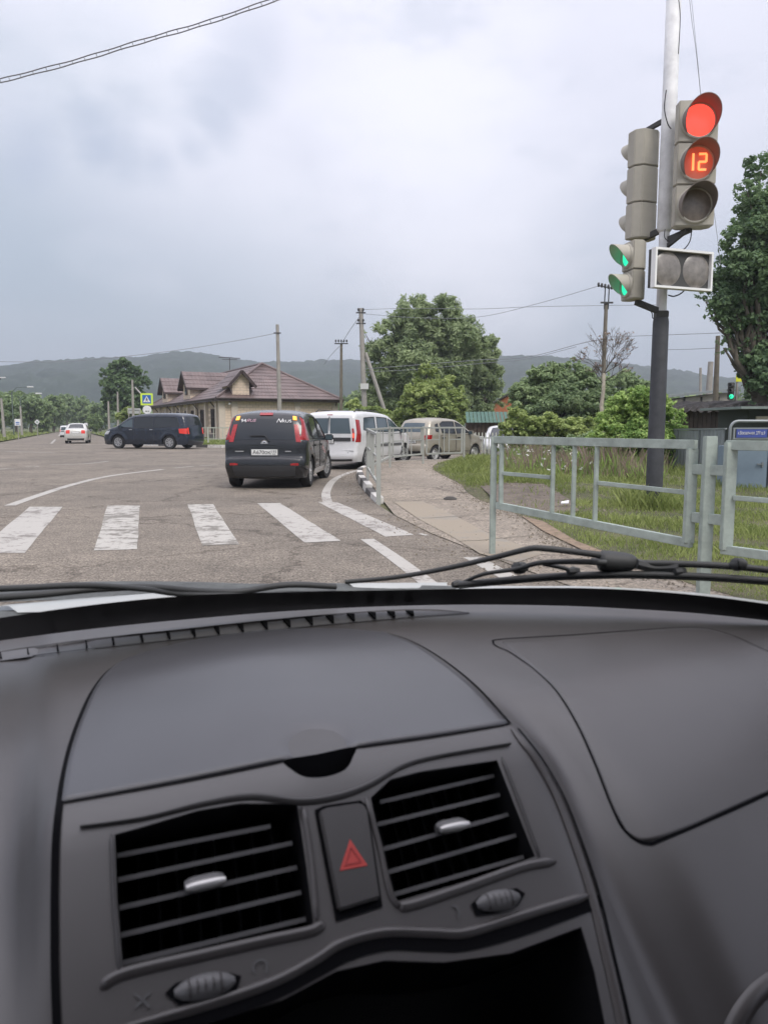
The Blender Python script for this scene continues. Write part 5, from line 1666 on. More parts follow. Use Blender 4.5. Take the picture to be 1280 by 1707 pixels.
for v0, za, zb_, ww in wins:
    wf = MB()
    fr = .09
    xx = -.02
    wf.box((xx, v0, zb_ - fr / 2), (.12, ww, fr)); wf.box((xx, v0, za + fr / 2), (.12, ww, fr))
    for e in (-1, 1): wf.box((xx, v0 + e * (ww / 2 - fr / 2), (za + zb_) / 2), (.12, fr, zb_ - za - 2 * fr))
    wf.box((xx, v0, (za + zb_) / 2), (.10, .07, zb_ - za - 2 * fr)); wf.box((xx, v0, za + (zb_ - za) * .66), (.09, ww - 2 * fr, .06))
    wo = wf.build('window', WFR, house)
    MB().box((-.012, v0, (za + zb_) / 2), (.05, ww - .1, zb_ - za - .1)).build('pane', WINM, wo)
    MB().box((-.06, v0, za - .05), (.22, ww + .2, .07)).build('sill', PILM, wo)
    gr = MB()
    for k in range(5): gr.box((-.10, v0 - ww / 2 + .15 + k * (ww - .3) / 4, (za + zb_) / 2), (.02, .025, zb_ - za + .1))
    for k in range(3): gr.box((-.10, v0, za + .2 + k * (zb_ - za - .4) / 2), (.02, ww, .025))
    gr.build('window_bars', FASC, wo)
# metal tile roof: planes with raised ribs and steps
def tiled(name, quad, parent, m=ROOFM, du=.35, dv=.55, th=.035):
    """quad: eave left, eave right, top right, top left"""
    a, b, c, d = [Vector(q) for q in quad]
    L0 = max((b - a).length, .1); H0 = max(((c + d) / 2 - (a + b) / 2).length, .1)
    nu, nv = max(2, int(L0 / du)), max(2, int(H0 / dv))
    nn = (b - a).cross((d + c) / 2 - (a + b) / 2).normalized()
    if nn.z < 0: nn = -nn
    v, f = [], []
    for j in range(nv):
        for e in (0, 1):
            t = (j + e) / nv
            for i in range(nu * 2 + 1):
                s_ = i / (nu * 2)
                p = a.lerp(b, s_).lerp(d.lerp(c, s_), t)
                v.append(p + nn * ((th if e == 0 else .01) + (.018 if i % 2 else 0)))
    w_ = nu * 2 + 1
    for r_ in range(nv * 2 - 1):
        for i in range(nu * 2): f.append((r_ * w_ + i, r_ * w_ + i + 1, (r_ + 1) * w_ + i + 1, (r_ + 1) * w_ + i))
    o = raw(name, v, f, m, parent)
    k = len(v)
    return o
ov, ez, rz_ = .55, He - .05, 6.45
h2 = Wd / 2
E_ = [(-ov, -ov, ez), (Wd + ov, -ov, ez), (Wd + ov, Ln + ov, ez), (-ov, Ln + ov, ez)]
R0, R1 = (h2, h2, rz_), (h2, Ln - h2, rz_)
tiled('roof', [E_[0], E_[1], R0, R0], house)
tiled('roof', [E_[1], E_[2], R1, R0], house)
tiled('roof', [E_[3], E_[0], R0, R1], house)
tiled('roof', [E_[2], E_[3], R1, R1], house)
for a, b in ((E_[0], R0), (E_[1], R0), (R0, R1), (E_[2], R1), (E_[3], R1)): MB().tube([Vector(a) + Vector((0, 0, .05)), Vector(b) + Vector((0, 0, .07))], .11, 6).build('ridge_cap', ROOFM, house)
for a, b in zip(E_, E_[1:] + E_[:1]):
    a, b = Vector(a), Vector(b)
    MB().bar(a + Vector((0, 0, -.07)), b + Vector((0, 0, -.07)), .06, .24).build('fascia', FASC, house)
    MB().tube([a + Vector((0, 0, .02)) + (a - Vector((h2, Ln / 2, ez))).normalized() * .08, b + Vector((0, 0, .02)) + (b - Vector((h2, Ln / 2, ez))).normalized() * .08], .07, 6).build('gutter', FASC, house)
MB().box((h2, Ln / 2, ez - .12), (Wd + 2 * ov - .1, Ln + 2 * ov - .1, .03)).build('soffit', FASC, house)
for y in (1.6, 8.0, 15.9, 20.0, 27.5): MB().tube([(-.5, y, ez - .1), (-.45, y, ez - .3), (-.1, y, ez - .7), (-.1, y, .2)], .05, 6).build('downpipe', FASC, house, angle=60)
MB().tube([(4.6, -.1, ez), (4.6, -.12, 0)], .05, 6).build('downpipe', FASC, house, angle=60)
MB().tube([(Wd + .1, -.3, ez), (Wd + .05, -.1, ez - .5), (Wd + .05, -.1, 0)], .05, 6).build('downpipe', FASC, house, angle=60)
def dormer(y0, wid, zw, za, front=False):
    hw_ = wid / 2
    d = MB()
    if not front:   # gable faces the side road (local -x)
        P_ = [(-.06, y0 - hw_, He - .3), (-.06, y0 + hw_, He - .3), (-.06, y0 + hw_, zw), (-.06, y0, za - .15), (-.06, y0 - hw_, zw)]
        d.prism(P_, (h2 - .4, 0, 0))
        do = d.build('dormer', TANB, house)
        for s_ in (-1, 1):
            e = (y0 + s_ * (hw_ + .4))
            zz = zw - .4 * (za - zw) / hw_
            q = [(-.5, e, zz), (h2, e, zz), (h2, y0, za), (-.5, y0, za)]
            tiled('dormer_roof', q, do)
            MB().bar((-.5, e, zz - .04), (-.5, y0, za - .04), .06, .22).build('barge_board', FASC, do)
            MB().bar((-.5, e, zz - .04), (h2 - .5, e, zz - .04), .06, .2).build('barge_board', FASC, do)
        wf = MB(); wf.box((-.10, y0, zw - .35), (.08, .95, 1.05)); wo = wf.build('dormer_window', WFR, do)
        MB().box((-.125, y0, zw - .35), (.05, .75, .85)).build('dormer_pane', WINM, do)
    else:
        P_ = [(y0 - hw_, -.06, He - .3), (y0 + hw_, -.06, He - .3), (y0 + hw_, -.06, zw), (y0, -.06, za - .15), (y0 - hw_, -.06, zw)]
        d.prism(P_, (0, 3.2, 0))
        do = d.build('dormer', TANB, house)
        for s_ in (-1, 1):
            e = (y0 + s_ * (hw_ + .45)); zz = zw - .45 * (za - zw) / hw_
            tiled('dormer_roof', [(e, -.5, zz), (e, 3.4, zz), (y0, 3.6, za), (y0, -.5, za)], do)
            MB().bar((e, -.5, zz - .04), (y0, -.5, za - .04), .06, .22).build('barge_board', FASC, do)
dormer(12.6, 3.0, 4.9, 6.15); dormer(23.6, 3.0, 4.9, 6.15)
dormer(1.55, 1.35, 4.75, 5.5, True)
# wall lamp, small signs and roof aerial
MB().lathe([(0, .12), (.10, .06), (.12, -.05), (0, -.1)], (.55, -.3, 2.9), n=10).build('wall_lamp', mat('lamp_globe', (.6, .6, .58), .4), house, smooth=True)
ae = MB(); ae.tube([(h2 - 1.2, h2 + 6, 6.3), (h2 - 1.2, h2 + 6, 7.4)], .03, 5); ae.bar((h2 - 2.2, h2 + 6, 7.4), (h2 - .2, h2 + 6, 7.4), .05, .05); ae.bar((h2 - 1.9, h2 + 6, 7.25), (h2 - .5, h2 + 6, 7.25), .04, .04)
ae.build('aerial', FASC, house)

# ================================================================ poles, signs, wires
CONC = mat('concrete_pole', (.33, .31, .28), .85, var=.15, vscale=3)
WOODP = mat('wooden_pole', (.17, .15, .115), .9, var=.25, vscale=4)
DARKM = mat('dark_metal', (.05, .05, .05), .6)
def pole(label, pxt, pyt, pxb, Y, w0, m=CONC, arms=(), group='utility poles along the streets'):
    top = dp(pxt, pyt, Y); bx = dp(pxb[0], pxb[1], Y)
    # extend down to the ground along its lean
    k = (top.z) / (top.z - bx.z)
    foot = top + (bx - top) * k
    root = thing('utility_pole', label, 'pole', foot, 0, group)
    MB().tube([(0, 0, -.3), top - foot], [w0 / 2 * 1.25, w0 / 2 * .8], 8).build('shaft', m, root, angle=60)
    for dz, half, ins, dy in arms:
        c = (top - foot) + Vector((0, 0, dz))
        ar = MB().bar(c + Vector((-half, -.1, 0)), c + Vector((half, -.1, dy)), .07, .08).build('crossarm', DARKM, root)
        for j in range(ins):
            x = -half + 2 * half * (j + .5) / ins
            p = c + Vector((x, -.1, .05 + dy * (x + half) / 2 / half))
            MB().lathe([(.02, 0), (.02, .08), (.065, .09), (.075, .16), (.05, .24), (0, .27)], p, n=8).build('insulator', DARKM, root, smooth=True)
    return root, top, foot
P1 = pole('pale concrete pole standing at the front corner of the tan house', 462.5, 541, (466.5, 690), 55, .28, arms=((-.6, .25, 0, 0),))
P2 = pole('wooden pole with five insulators at the right end of the tan house', 569, 573, (568.5, 690), 60, .24, WOODP, arms=((.0, .52, 5, 0),))
P3 = pole('tall concrete pole with a slanting brace beside the big tree', 601.5, 514, (608, 690), 52, .34, arms=((-.3, .32, 2, 0), (-1.0, .32, 2, 0)))
bo = P3[0]; st, sb_ = dp(609, 588, 52) - P3[2], dp(646, 700, 52) - P3[2]
MB().tube([st, sb_ + (sb_ - st) * .12], .13, 8).build('brace', CONC, bo)
pl = dp(607.5, 644, 51.7) - P3[2]
MB().box(pl, (.55, .04, .38)).build('name_plate', mat('plate_pale', (.6, .6, .58), .6), bo)
P4 = pole('wooden pole with twin top rods and six insulators behind the bare tree', 1010, 505, (1004, 655), 38, .22, WOODP, arms=((-.0, .30, 0, 0),))
ra = P4[0]; tp = P4[1] - P4[2]
for dx in (-.09, .1): MB().tube([tp + Vector((dx, 0, -.3)), tp + Vector((dx + .02, 0, .75))], .03, 6).build('rod', DARKM, ra)
MB().bar(tp + Vector((-.42, 0, .82)), tp + Vector((.42, 0, .66)), .05, .05).build('crossarm', DARKM, ra)
for j in range(6):
    x = -.40 + .16 * j
    MB().lathe([(.02, 0), (.05, .02), (.062, .12), (.05, .2), (0, .22)], tp + Vector((x, 0, .76 - (x + .42) * .19)), n=8).build('insulator', DARKM, ra, smooth=True)
pole('thin pale pole rising behind the people carrier', 221, 633, (222.5, 690), 58, .20)
pole('short pole in front of the dark tree, left of the lamp pole', 196.5, 653, (197, 690), 75, .20)
pole('short pole further left along the far road', 181, 669, (182, 700), 68, .2)
pole('leaning concrete pole at the left edge of the view', 2.5, 664, (7.5, 720), 66, .24)
pole('concrete pole on the left lawn behind the bus sign', 34.5, 677, (37, 718), 80, .22)
pole('round chimney-like post above the brown shed, left one', 1167, 613, (1167, 640), 45, .18)
pole('thick concrete post above the brown shed', 1184, 603, (1181, 650), 38, .34)
pole('wooden post in front of the right tree above the shed roof', 1196, 560, (1192, 665), 30, .22, WOODP)

def wire(label, pxs, Y0, Y1=None, r=.02, m=WIREG, n=8):
    c = catmull([(a, b, 0) for a, b in pxs], n)
    Y1 = Y1 or Y0
    P_ = [dp(p.x, p.y, Y0 + (Y1 - Y0) * i / (len(c) - 1)) for i, p in enumerate(c)]
    return tag(MB().tube(P_, r * .62, 5).build('overhead_wire', m, smooth=True), label, 'wire')
w1 = catmull([(-30, 142, 0), (0, 135, 0), (120, 104, 0), (240, 68, 0), (350, 36, 0), (470, -5, 0), (520, -22, 0)], 12)
ww = thing('overhead_cable', 'thick twin cable with spacers crossing the top left corner of the sky', 'cable', dp(240, 70, 12))
oo = ww.location
for s_ in (-1, 1):
    MB().tube([dp(p.x, p.y + s_ * 3.2 + .6 * math.sin(i * .9 + s_), 12) - oo for i, p in enumerate(w1)], .0085, 6).build('strand', mat('cable_grey', (.20, .20, .21), .6), ww, smooth=True)
for i in range(0, len(w1) - 1, 2):
    p = w1[i]; MB().tube([dp(p.x, p.y - 3.8, 12) - oo, dp(p.x + 3, p.y + 3.8, 12) - oo], .006, 5).build('spacer', WIREG, ww)
wire('thin wire sagging from the left edge to the pale pole by the tan house', [(-40, 603), (0, 603), (120, 602), (280, 586), (400, 567), (462, 555)], 55, r=.03)
wire('short wire from the tall braced pole down to the wooden pole', [(600, 527), (585, 548), (570, 572)], 52, 60, r=.03)
wire('short wire running from the wooden pole down behind the house roof', [(566, 577), (552, 592), (540, 608)], 60, 75, r=.03)
wire('upper wire crossing from the big tree to the signal pole', [(606, 516), (690, 514), (800, 515), (900, 511), (1100, 508)], 52, 38, r=.022)
wire('wire rising from the big tree to the six insulator pole', [(606, 523), (700, 530), (800, 528), (900, 505), (1003, 475)], 52, 38, r=.022)
wire('lower wire crossing in front of the big tree', [(608, 615), (700, 608), (800, 600), (880, 595), (970, 572), (1003, 566)], 51, 38, r=.028)
wire('second lower wire in front of the big tree', [(608, 620), (690, 616), (800, 606), (880, 598), (960, 578)], 51, 40, r=.022)
wire('wire from the six insulator pole to the right tree', [(1010, 562), (1090, 559), (1200, 555)], 38, 30, r=.02)
wire('wire above the hills between signal pole and right tree', [(1110, 583), (1150, 582), (1195, 580)], 38, 30, r=.02)
wire('thin wire dropping from the top edge to the red signal lamp', [(1147, -20), (1152, 30), (1160, 90), (1168, 168)], 11.4, r=.006)
wire('twin of the wire dropping to the red signal lamp', [(1150, -20), (1157, 50), (1163, 110), (1168, 166)], 11.4, r=.005)
wire('thin wire hanging below the signal head to the lamp panel', [(1189, 350), (1193, 380), (1197, 412), (1200, 440)], 11.1, r=.006)

# ---- signs
YEL = mat('sign_yellow', (.62, .80, .08), .5, emit=None); BLU = mat('sign_blue', (.02, .12, .42), .5); WHI = mat('sign_white', (.72, .72, .72), .5)
ps = dp(245, 665.5, 52); fz = Vector((ps.x, ps.y, 0))
sg = thing('crossing_sign', 'square pedestrian crossing sign with yellow border above a small round sign', 'road sign', fz, R(14))
MB().tube([(0, .06, 0), (0, .06, ps.z + .3)], .035, 8).build('post', CONC, sg)
fc = MB().box((0, 0, ps.z), (.80, .03, .80)).build('sign_plate', YEL, sg)
MB().box((0, -.022, ps.z), (.56, .01, .56)).build('blue_square', BLU, fc)
MB().prism([(-.24, -.03, ps.z - .2), (.24, -.03, ps.z - .2), (0, -.03, ps.z + .23)], (0, -.006, 0)).build('white_triangle', WHI, fc)
fg = MB(); q = (0, -.04, ps.z)
fg.lathe([(0, 0), (.034, 0)], (0.0, -.041, ps.z + .075), n=10, axis='Y')
fg.bar((0, -.041, ps.z + .05), (0, -.041, ps.z - .05), .05, .006, up=(0, 1, 0)); fg.bar((0, -.041, ps.z - .04), (-.07, -.041, ps.z - .15), .03, .006, up=(0, 1, 0)); fg.bar((0, -.041, ps.z - .04), (.07, -.041, ps.z - .15), .03, .006, up=(0, 1, 0)); fg.bar((0, -.041, ps.z + .03), (.08, -.041, ps.z - .03), .025, .006, up=(0, 1, 0)); fg.bar((0, -.041, ps.z + .03), (-.08, -.041, ps.z - .03), .025, .006, up=(0, 1, 0))
fg.build('walking_figure', INKB, fc)
rs = MB().lathe([(0, -.02), (.27, -.02), (.29, 0), (0, .01)], (0, 0, ps.z - .72), n=24, axis='Y').build('round_plate', WHI, sg)
MB().box((-.05, -.03, ps.z - .80), (.14, .01, .05)).build('symbol', DARKM, rs); MB().box((.1, -.03, ps.z - .80), (.08, .01, .05)).build('symbol', DARKM, rs)
a, b = dp(226, 646, 57), dp(236, 657, 52); MB().tube([a - fz, b - fz], .05, 6).build('arm', CONC, sg)
for o_ in sg.children:
    if o_.name.startswith('arm'): o_.matrix_local = Matrix.Rotation(-R(14), 4, 'Z')
def small_sign(label, px, py, pyb, Y, kind):
    p = dp(px, py, Y); f0 = Vector((p.x, p.y, 0))
    s_ = thing('road_sign', label, 'road sign', f0, R(15))
    MB().tube([(0, .04, 0), (0, .04, p.z)], .035, 6).build('post', CONC, s_)
    k = Y / F
    if kind == 'sq':
        o = MB().box((0, 0, p.z), (9 * k, .03, 11 * k)).build('sign_plate', WHI, s_); MB().box((0, -.02, p.z - .02), (5.5 * k, .01, 1.5 * k)).build('symbol', BLU, o)
        MB().box((0, -.02, p.z - 3 * k), (5.5 * k, .01, 1 * k)).build('symbol', BLU, o)
    elif kind == 'diamond':
        o = MB().box((0, 0, p.z), (6.2 * k, .03, 6.2 * k), mtx=Matrix.Rotation(R(45), 3, 'Y')).build('sign_plate', WHI, s_)
        MB().box((0, -.02, p.z), (3.6 * k, .01, 3.6 * k), mtx=Matrix.Rotation(R(45), 3, 'Y')).build('symbol', mat('sign_grey_green', (.35, .42, .38), .5), o)
    else:
        MB().box((0, 0, p.z), (5 * k, .03, 6 * k)).build('sign_plate', WHI, s_)
small_sign('white rectangular bus stop sign on the left lawn', 30, 704, 722, 62, 'sq')
small_sign('diamond shaped sign on the left lawn further down the road', 62.5, 703.5, 718, 75, 'diamond')
small_sign('small white sign behind the pale saloon', 144, 708, 716, 80, 'r')
nb = dp(224, 685, 60); nbt = thing('notice_board', 'pale grey board on legs showing above the people carrier roof', 'board', (nb.x, nb.y, 0), R(10))
for x in (-.4, .4): MB().box((x, 0, nb.z / 2), (.06, .06, nb.z)).build('leg', CONC, nbt)
bf = MB().box((0, 0, nb.z), (.95, .05, .42)).build('board', mat('board_grey', (.42, .43, .42), .6), nbt); MB().box((0, -.035, nb.z + .05), (.85, .02, .03)).build('rail', DARKM, bf)
# street lamps against the hills
for (px, py, lab) in ((51, 645, 'nearer street lamp head against the hill, higher of the two'), (65, 656, 'farther street lamp head against the trees, lower of the two')):
    Y = 90; p = dp(px, py, Y); f0 = Vector((p.x - 2.2, p.y, 0))
    s_ = thing('street_lamp', lab, 'street lamp', f0)
    MB().tube([(0, 0, 0), (0, 0, p.z - .6)], .07, 6).build('post', mat('lamp_post_dull', (.10, .13, .11), .8), s_)
    MB().tube([(0, 0, p.z - .6), (.6, 0, p.z - .1), (1.9, 0, p.z)], .04, 6).build('arm', mat('lamp_post_dull', (.10, .13, .11), .8), s_)
    MB().box((2.2, 0, p.z), (.7, .3, .16)).build('lamp_head', mat('lamp_head_white', (.7, .7, .7), .4), s_, bevel=.04)
p = dp(5, 630, 60); s_ = thing('street_lamp', 'curved street lamp at the left edge above the far trees', 'street lamp', (p.x - .6, p.y, 0))
MB().tube([(0, 0, 0), (0, 0, p.z - 1.2), (.1, 0, p.z - .5), (.45, 0, p.z)], .05, 6).build('post', DARKM, s_)
MB().box((.62, 0, p.z + .02), (.4, .2, .1)).build('lamp_head', mat('lamp_head_white', (.7, .7, .7), .4), s_, bevel=.02)

# ---- far signal with its green lamp and a yellow board, above the shed
pf = dp(1222, 652, 30); f0 = Vector((pf.x, pf.y, 0))
s2 = thing('traffic_light', 'far small signal lit green above the shed roof, under a yellow board', 'traffic light', f0)
MB().tube([(.12, 0, 0), (.12, 0, pf.z + .7)], .045, 8).build('pole', CONC, s2)
MB().box((-.1, 0, pf.z), (.20, .18, .66)).build('housing', SIGD, s2, bevel=.02)
for k, mm in enumerate((SIGD, SIGD, LENSG)): MB().lathe([(0, -.03), (.085, -.01), (.09, 0)], (-.12, -.095, pf.z + .21 - .21 * k), n=14, axis='Y').build('lens', mm, s2, smooth=True)
for k in range(3): MB().tube([(-.2, -.09, pf.z + .21 - .21 * k + .05), (-.26, -.22, pf.z + .21 - .21 * k + .03)], [.07, .085], 10, cap=False).build('visor', SIGD, s2)
MB().box((.22, -.06, pf.z + .48), (.36, .03, .24)).build('yellow_board', mat('board_yellow', (.75, .78, .04), .5), s2)
rg = MB()
rg.tube([(.34 + .17 * math.cos(t_), -.05, pf.z - .04 + .27 * math.sin(t_)) for t_ in np.linspace(0, 2 * math.pi, 22)], .014, 5)
rg.build('ring_bracket', WIREG, s2)

# ================================================================ sheds, fences and the cabinet on the right
SHEDM = mat('shed_brown', (.085, .065, .05), .9, var=.35, vscale=2.5, bump=.4)
RUST = mat('roof_rusty', (.07, .062, .055), .8, var=.4, vscale=3)
GALV = mat('galvanised', (.26, .285, .29), .5, .3, var=.12, vscale=2)
def corrugated(name, a, b, z0, z1, parent, m, pitch=.16, amp=.018):
    a, b = Vector(a), Vector(b); d = (b - a); L_ = d.length; d.normalize(); nn = Vector((d.y, -d.x, 0))
    n = int(L_ / pitch) * 4; v, f = [], []
    for i in range(n + 1):
        s_ = (i % 4); off_ = amp if s_ in (1, 2) else 0
        p = a + d * L_ * i / n + nn * off_
        v += [(p.x, p.y, z0), (p.x, p.y, z1)]
    f = [(2 * i, 2 * i + 2, 2 * i + 3, 2 * i + 1) for i in range(n)]
    k = len(v); v += [(x - nn.x * .012, y - nn.y * .012, z_) for x, y, z_ in v]
    f += [(k + q[3], k + q[2], k + q[1], k + q[0]) for q in f[:n]]
    return raw(name, v, f, m, parent)
YF = 17.0
fa, fb_ = dp(1066, 760, 21), dp(1206, 760, YF)
a0, b0 = Vector((fa.x, fa.y, 0)), Vector((fb_.x, fb_.y, 0))
zt1, zt0 = dp(1200, 716, YF).z, dp(1090, 718, 20).z
fen = thing('metal_fence', 'grey corrugated metal fence between the bush and the metal cabinet', 'fence', a0)
nP = 4
for i in range(nP):
    p, q = (b0 - a0) * (i / nP), (b0 - a0) * ((i + .985) / nP)
    corrugated('fence_sheet', p, q, .02, zt0 + (zt1 - zt0) * (i / nP) + rnd.uniform(-.02, .02), fen, GALV, .13, .02)
    MB().bar(p + Vector((0, .06, 0)), p + Vector((0, .06, zt1)), .05, .05).build('post', GALV, fen)
MB().bar(Vector((0, -.03, zt0 + .015)), (b0 - a0) + Vector((0, -.03, zt1 + .02)), .05, .035).build('top_rail', GALV, fen)
# brown shed
sa, sb2 = dp(1128, 700, 27), dp(1330, 700, 24)
shed = thing('shed', 'dark brown shed with ragged corrugated roof behind the metal fence', 'shed', (sa.x, sa.y, 0), math.atan2(sb2.y - sa.y, sb2.x - sa.x))
Ls = (Vector((sb2.x, sb2.y)) - Vector((sa.x, sa.y))).length; hs = dp(1140, 684, 27).z
np_ = 26
for i in range(np_):
    x = Ls * (i + .5) / np_
    MB().box((x, 0, hs / 2), (Ls / np_ - .015, .04 + rnd.uniform(0, .02), hs + rnd.uniform(-.03, .03))).build('plank', SHEDM, shed)
MB().box((Ls / 2, 1.6, hs / 2), (Ls, 3.0, hs - .02)).build('wall', SHEDM, shed)
rv, rf = [], []; nr = 60
for i in range(nr + 1):
    x = -.4 + (Ls + .8) * i / nr; w_ = .05 * math.sin(i * 1.9) + rnd.uniform(-.02, .02)
    rv += [(x, -.5 + rnd.uniform(-.08, .08), hs - .05 + w_), (x, -.3, hs + .12 + w_), (x, 1.2, hs + .30 + w_), (x, 3.4, hs + .26 + w_)]
for i in range(nr):
    for j in range(3): rf.append((i * 4 + j, i * 4 + 4 + j, i * 4 + 5 + j, i * 4 + 1 + j))
raw('roof', rv, rf, RUST, shed)
# pale shed behind with a light roof edge
pa_, pb_ = dp(1105, 690, 34), dp(1215, 690, 34)
s3 = thing('shed', 'pale outbuilding with a thin sloping roof behind the brown shed', 'shed', (pa_.x, pa_.y, 0))
l3 = pb_.x - pa_.x; za_, zb3 = dp(1120, 662, 34).z, dp(1210, 650, 34).z
MB().prism([(0.4, 0, 0), (l3, 0, 0), (l3, 0, zb3 - .1), (.4, 0, za_ - .1)], (0, 3, 0)).build('wall', mat('pale_wall', (.40, .38, .34), .9, var=.15, vscale=2), s3)
MB().prism([(-.2, -.3, za_ - .06), (l3 + .3, -.3, zb3), (l3 + .3, -.3, zb3 + .1), (-.2, -.3, za_ + .04)], (0, 3.6, 0)).build('roof', GALV, s3)
for k in range(4): MB().box((.9 + k * .75, -.02, zb3 - .55), (.06, .05, .5)).build('strut', DARKM, s3)
# low dark green roofed lean-to at the right edge
gs = dp(1235, 700, 22); g3 = thing('lean_to', 'low lean-to with a grey green roof edge under the right tree', 'shed', (gs.x, gs.y, 0))
zr = dp(1235, 682, 22).z
MB().box((1.4, 1, zr / 2), (2.4, 2, zr)).build('wall', mat('wall_dark_green', (.05, .06, .05), .9), g3)
MB().box((1.3, .8, zr + .03), (3.2, 2.8, .07)).build('roof', mat('roof_grey_green', (.20, .24, .22), .6), g3)
MB().box((1.3, -.16, dp(1250, 697, 22).z), (1.9, .10, .10)).build('beam', mat('beam_pale', (.5, .45, .36), .8), g3)
MB().box((1.7, -.22, dp(1265, 712, 22).z), (1.3, .05, .32)).build('red_board', mat('board_red', (.30, .10, .08), .8, var=.5, vscale=9, var2=(.5, .45, .4)), g3)
# metal cabinet with door and pipe arch carrying the address plate
cb = dp(1247, 790, 14); cbx = thing('metal_cabinet', 'blue grey metal cabinet with a door handle behind the right railing', 'cabinet', (cb.x, cb.y, 0), R(-4))
k = mpp(cb); wz = dp(1240, 744, 14).z
CABM = mat('cabinet_blue_grey', (.20, .26, .32), .5, var=.1, vscale=3)
MB().box((.12, .3, wz / 2), (.95, .6, wz)).build('cabinet_box', CABM, cbx, bevel=.01)
dr = MB().box((.02, -.015, wz / 2 + .02), (.58, .02, wz - .1)).build('door', CABM, cbx, bevel=.004)
hd_ = MB(); hd_.box((.22, -.04, wz * .62), (.03, .03, .09)); hd_.bar((.22, -.055, wz * .63), (.12, -.055, wz * .63), .02, .02); hd_.build('handle', GALV, dr)
MB().box((.335, -.02, wz / 2), (.012, .03, wz - .08)).build('door_gap', DARKM, dr)
gt = dp(1212, 800, 13.4); gate = thing('address_frame', 'rounded pipe frame carrying the blue address plate at the right edge', 'sign frame', (gt.x, gt.y, 0))
zt_, zx = dp(1212, 702, 13.4).z, gt.x
w_ = 1.15; rr_ = .14
pth = [(0, 0, 0), (0, 0, zt_ - rr_)] + [(rr_ - rr_ * math.cos(t), 0, zt_ - rr_ + rr_ * math.sin(t)) for t in np.linspace(.2, math.pi / 2, 6)] + [(w_ - rr_, 0, zt_)] + [(w_ - rr_ + rr_ * math.sin(t), 0, zt_ - rr_ + rr_ * math.cos(t)) for t in np.linspace(.2, math.pi / 2, 6)] + [(w_, 0, 0)]
MB().tube(pth, .026, 10).build('pipe', GALV, gate, smooth=True)
zp1, zp0 = dp(1240, 714, 13.4).z, dp(1240, 731, 13.4).z
pk_ = MB()
pk_.box((w_ / 2, 0, zp1), (w_ - .1, .03, .025)); pk_.box((w_ / 2, 0, zp0), (w_ - .1, .03, .03)); pk_.box((.07, 0, (zp1 + zp0) / 2), (.03, .03, zp1 - zp0 - .03)); pk_.build('plate_frame', GALV, gate)
x0, x1 = dp(1226, 720, 13.4).x - zx, dp(1277, 720, 13.4).x - zx
ap = MB().box(((x0 + x1) / 2, -.02, (zp0 + zp1) / 2), (x1 - x0, .015, zp1 - zp0 - .035)).build('address_plate', mat('plate_blue', (.06, .09, .33), .5), gate)
tt = text('address_text', 'к.Вокзальная, 27Я ш.9', .082, WHI, ap, ((x0 + x1) / 2 - .01, -.032, (zp0 + zp1) / 2 + .006), (R(90), 0, 0), .56, .001)
mp2 = MB().box((.6, .02, zp0 - .055), (1.1, .02, .08)).build('lower_rail', RAILM, gate)

# ---- yards behind the small car
HOU = mat('orange_brick', (.42, .14, .06), .85, var=.2, vscale=2)
oh = dp(850, 690, 75); o_ = thing('house', 'orange gabled house end showing above the shrubs', 'house', (oh.x, oh.y, 0), R(-12))
pz = dp(870, 652, 75).z; pe = dp(826, 673, 75).z
MB().prism([(-1.6, 0, 0), (5.0, 0, 0), (5.0, 0, pe), (1.7, 0, pz + .6), (-1.6, 0, pe)], (0, 8, 0)).build('wall', HOU, o_)
for s_ in (-1, 1): MB().prism([(1.7, -.3, pz + .68), (1.7 + s_ * 3.7, -.3, pe - .15), (1.7 + s_ * 3.7, -.3, pe - .02), (1.7, -.3, pz + .80)], (0, 8.5, 0)).build('roof', RUST, o_)
MB().box((-2.4, 3, pe / 2 + .3), (.6, .6, pe + .8)).build('chimney', SHEDM, o_)
gr_ = dp(777, 700, 40); gsh = thing('shed', 'shed with a bright green ribbed metal roof behind the small car', 'shed', (gr_.x, gr_.y, 0), R(-3))
zg0, zg1 = dp(790, 704.5, 40).z, dp(790, 692, 40).z
GRN = mat('roof_green', (.045, .115, .085), .5, var=.12, vscale=3)
for i in range(12): MB().prism([(i * .2, -.2, zg0), (i * .2 + .17, -.2, zg0), (i * .2 + .17, .9, zg1 + .16), (i * .2, .9, zg1 + .16)], (0, .02, .03)).build('roof_sheet', GRN, gsh)
for i in range(12): MB().box((i * .2 + .085, .1, zg0 / 2), (.17, .03, zg0 - .02)).build('plank', SHEDM, gsh)
MB().box((1.2, 1.0, zg0 / 2), (2.3, 1.6, zg0)).build('wall', SHEDM, gsh)
wf_ = dp(792, 745, 31); wfe = dp(832, 745, 30)
pf_ = thing('picket_fence', 'pale picket fence at the side of the road beyond the small car bonnet', 'fence', (wf_.x, wf_.y, .0))
d_ = Vector((wfe.x - wf_.x, wfe.y - wf_.y, 0)); zz = dp(800, 721, 31).z
for i in range(8): MB().bar(d_ * (i / 7) + Vector((0, 0, .05)), d_ * (i / 7) + Vector((0, 0, zz)), .05, .04).build('picket', RW, pf_)
for h_ in (.3, .75): MB().bar(Vector((0, .03, h_)), d_ + Vector((0, .03, h_)), .03, .05).build('rail', RW, pf_)
st_ = gp(812, 768); tag(MB().lathe([(0, .16), (.12, .13), (.17, .04), (.15, -.02)], (st_.x, st_.y, .02), n=10).build('white_stone', mat('stone_white', (.6, .59, .55), .8), smooth=True), 'small white painted stone at the roadside before the picket fence', 'stone')
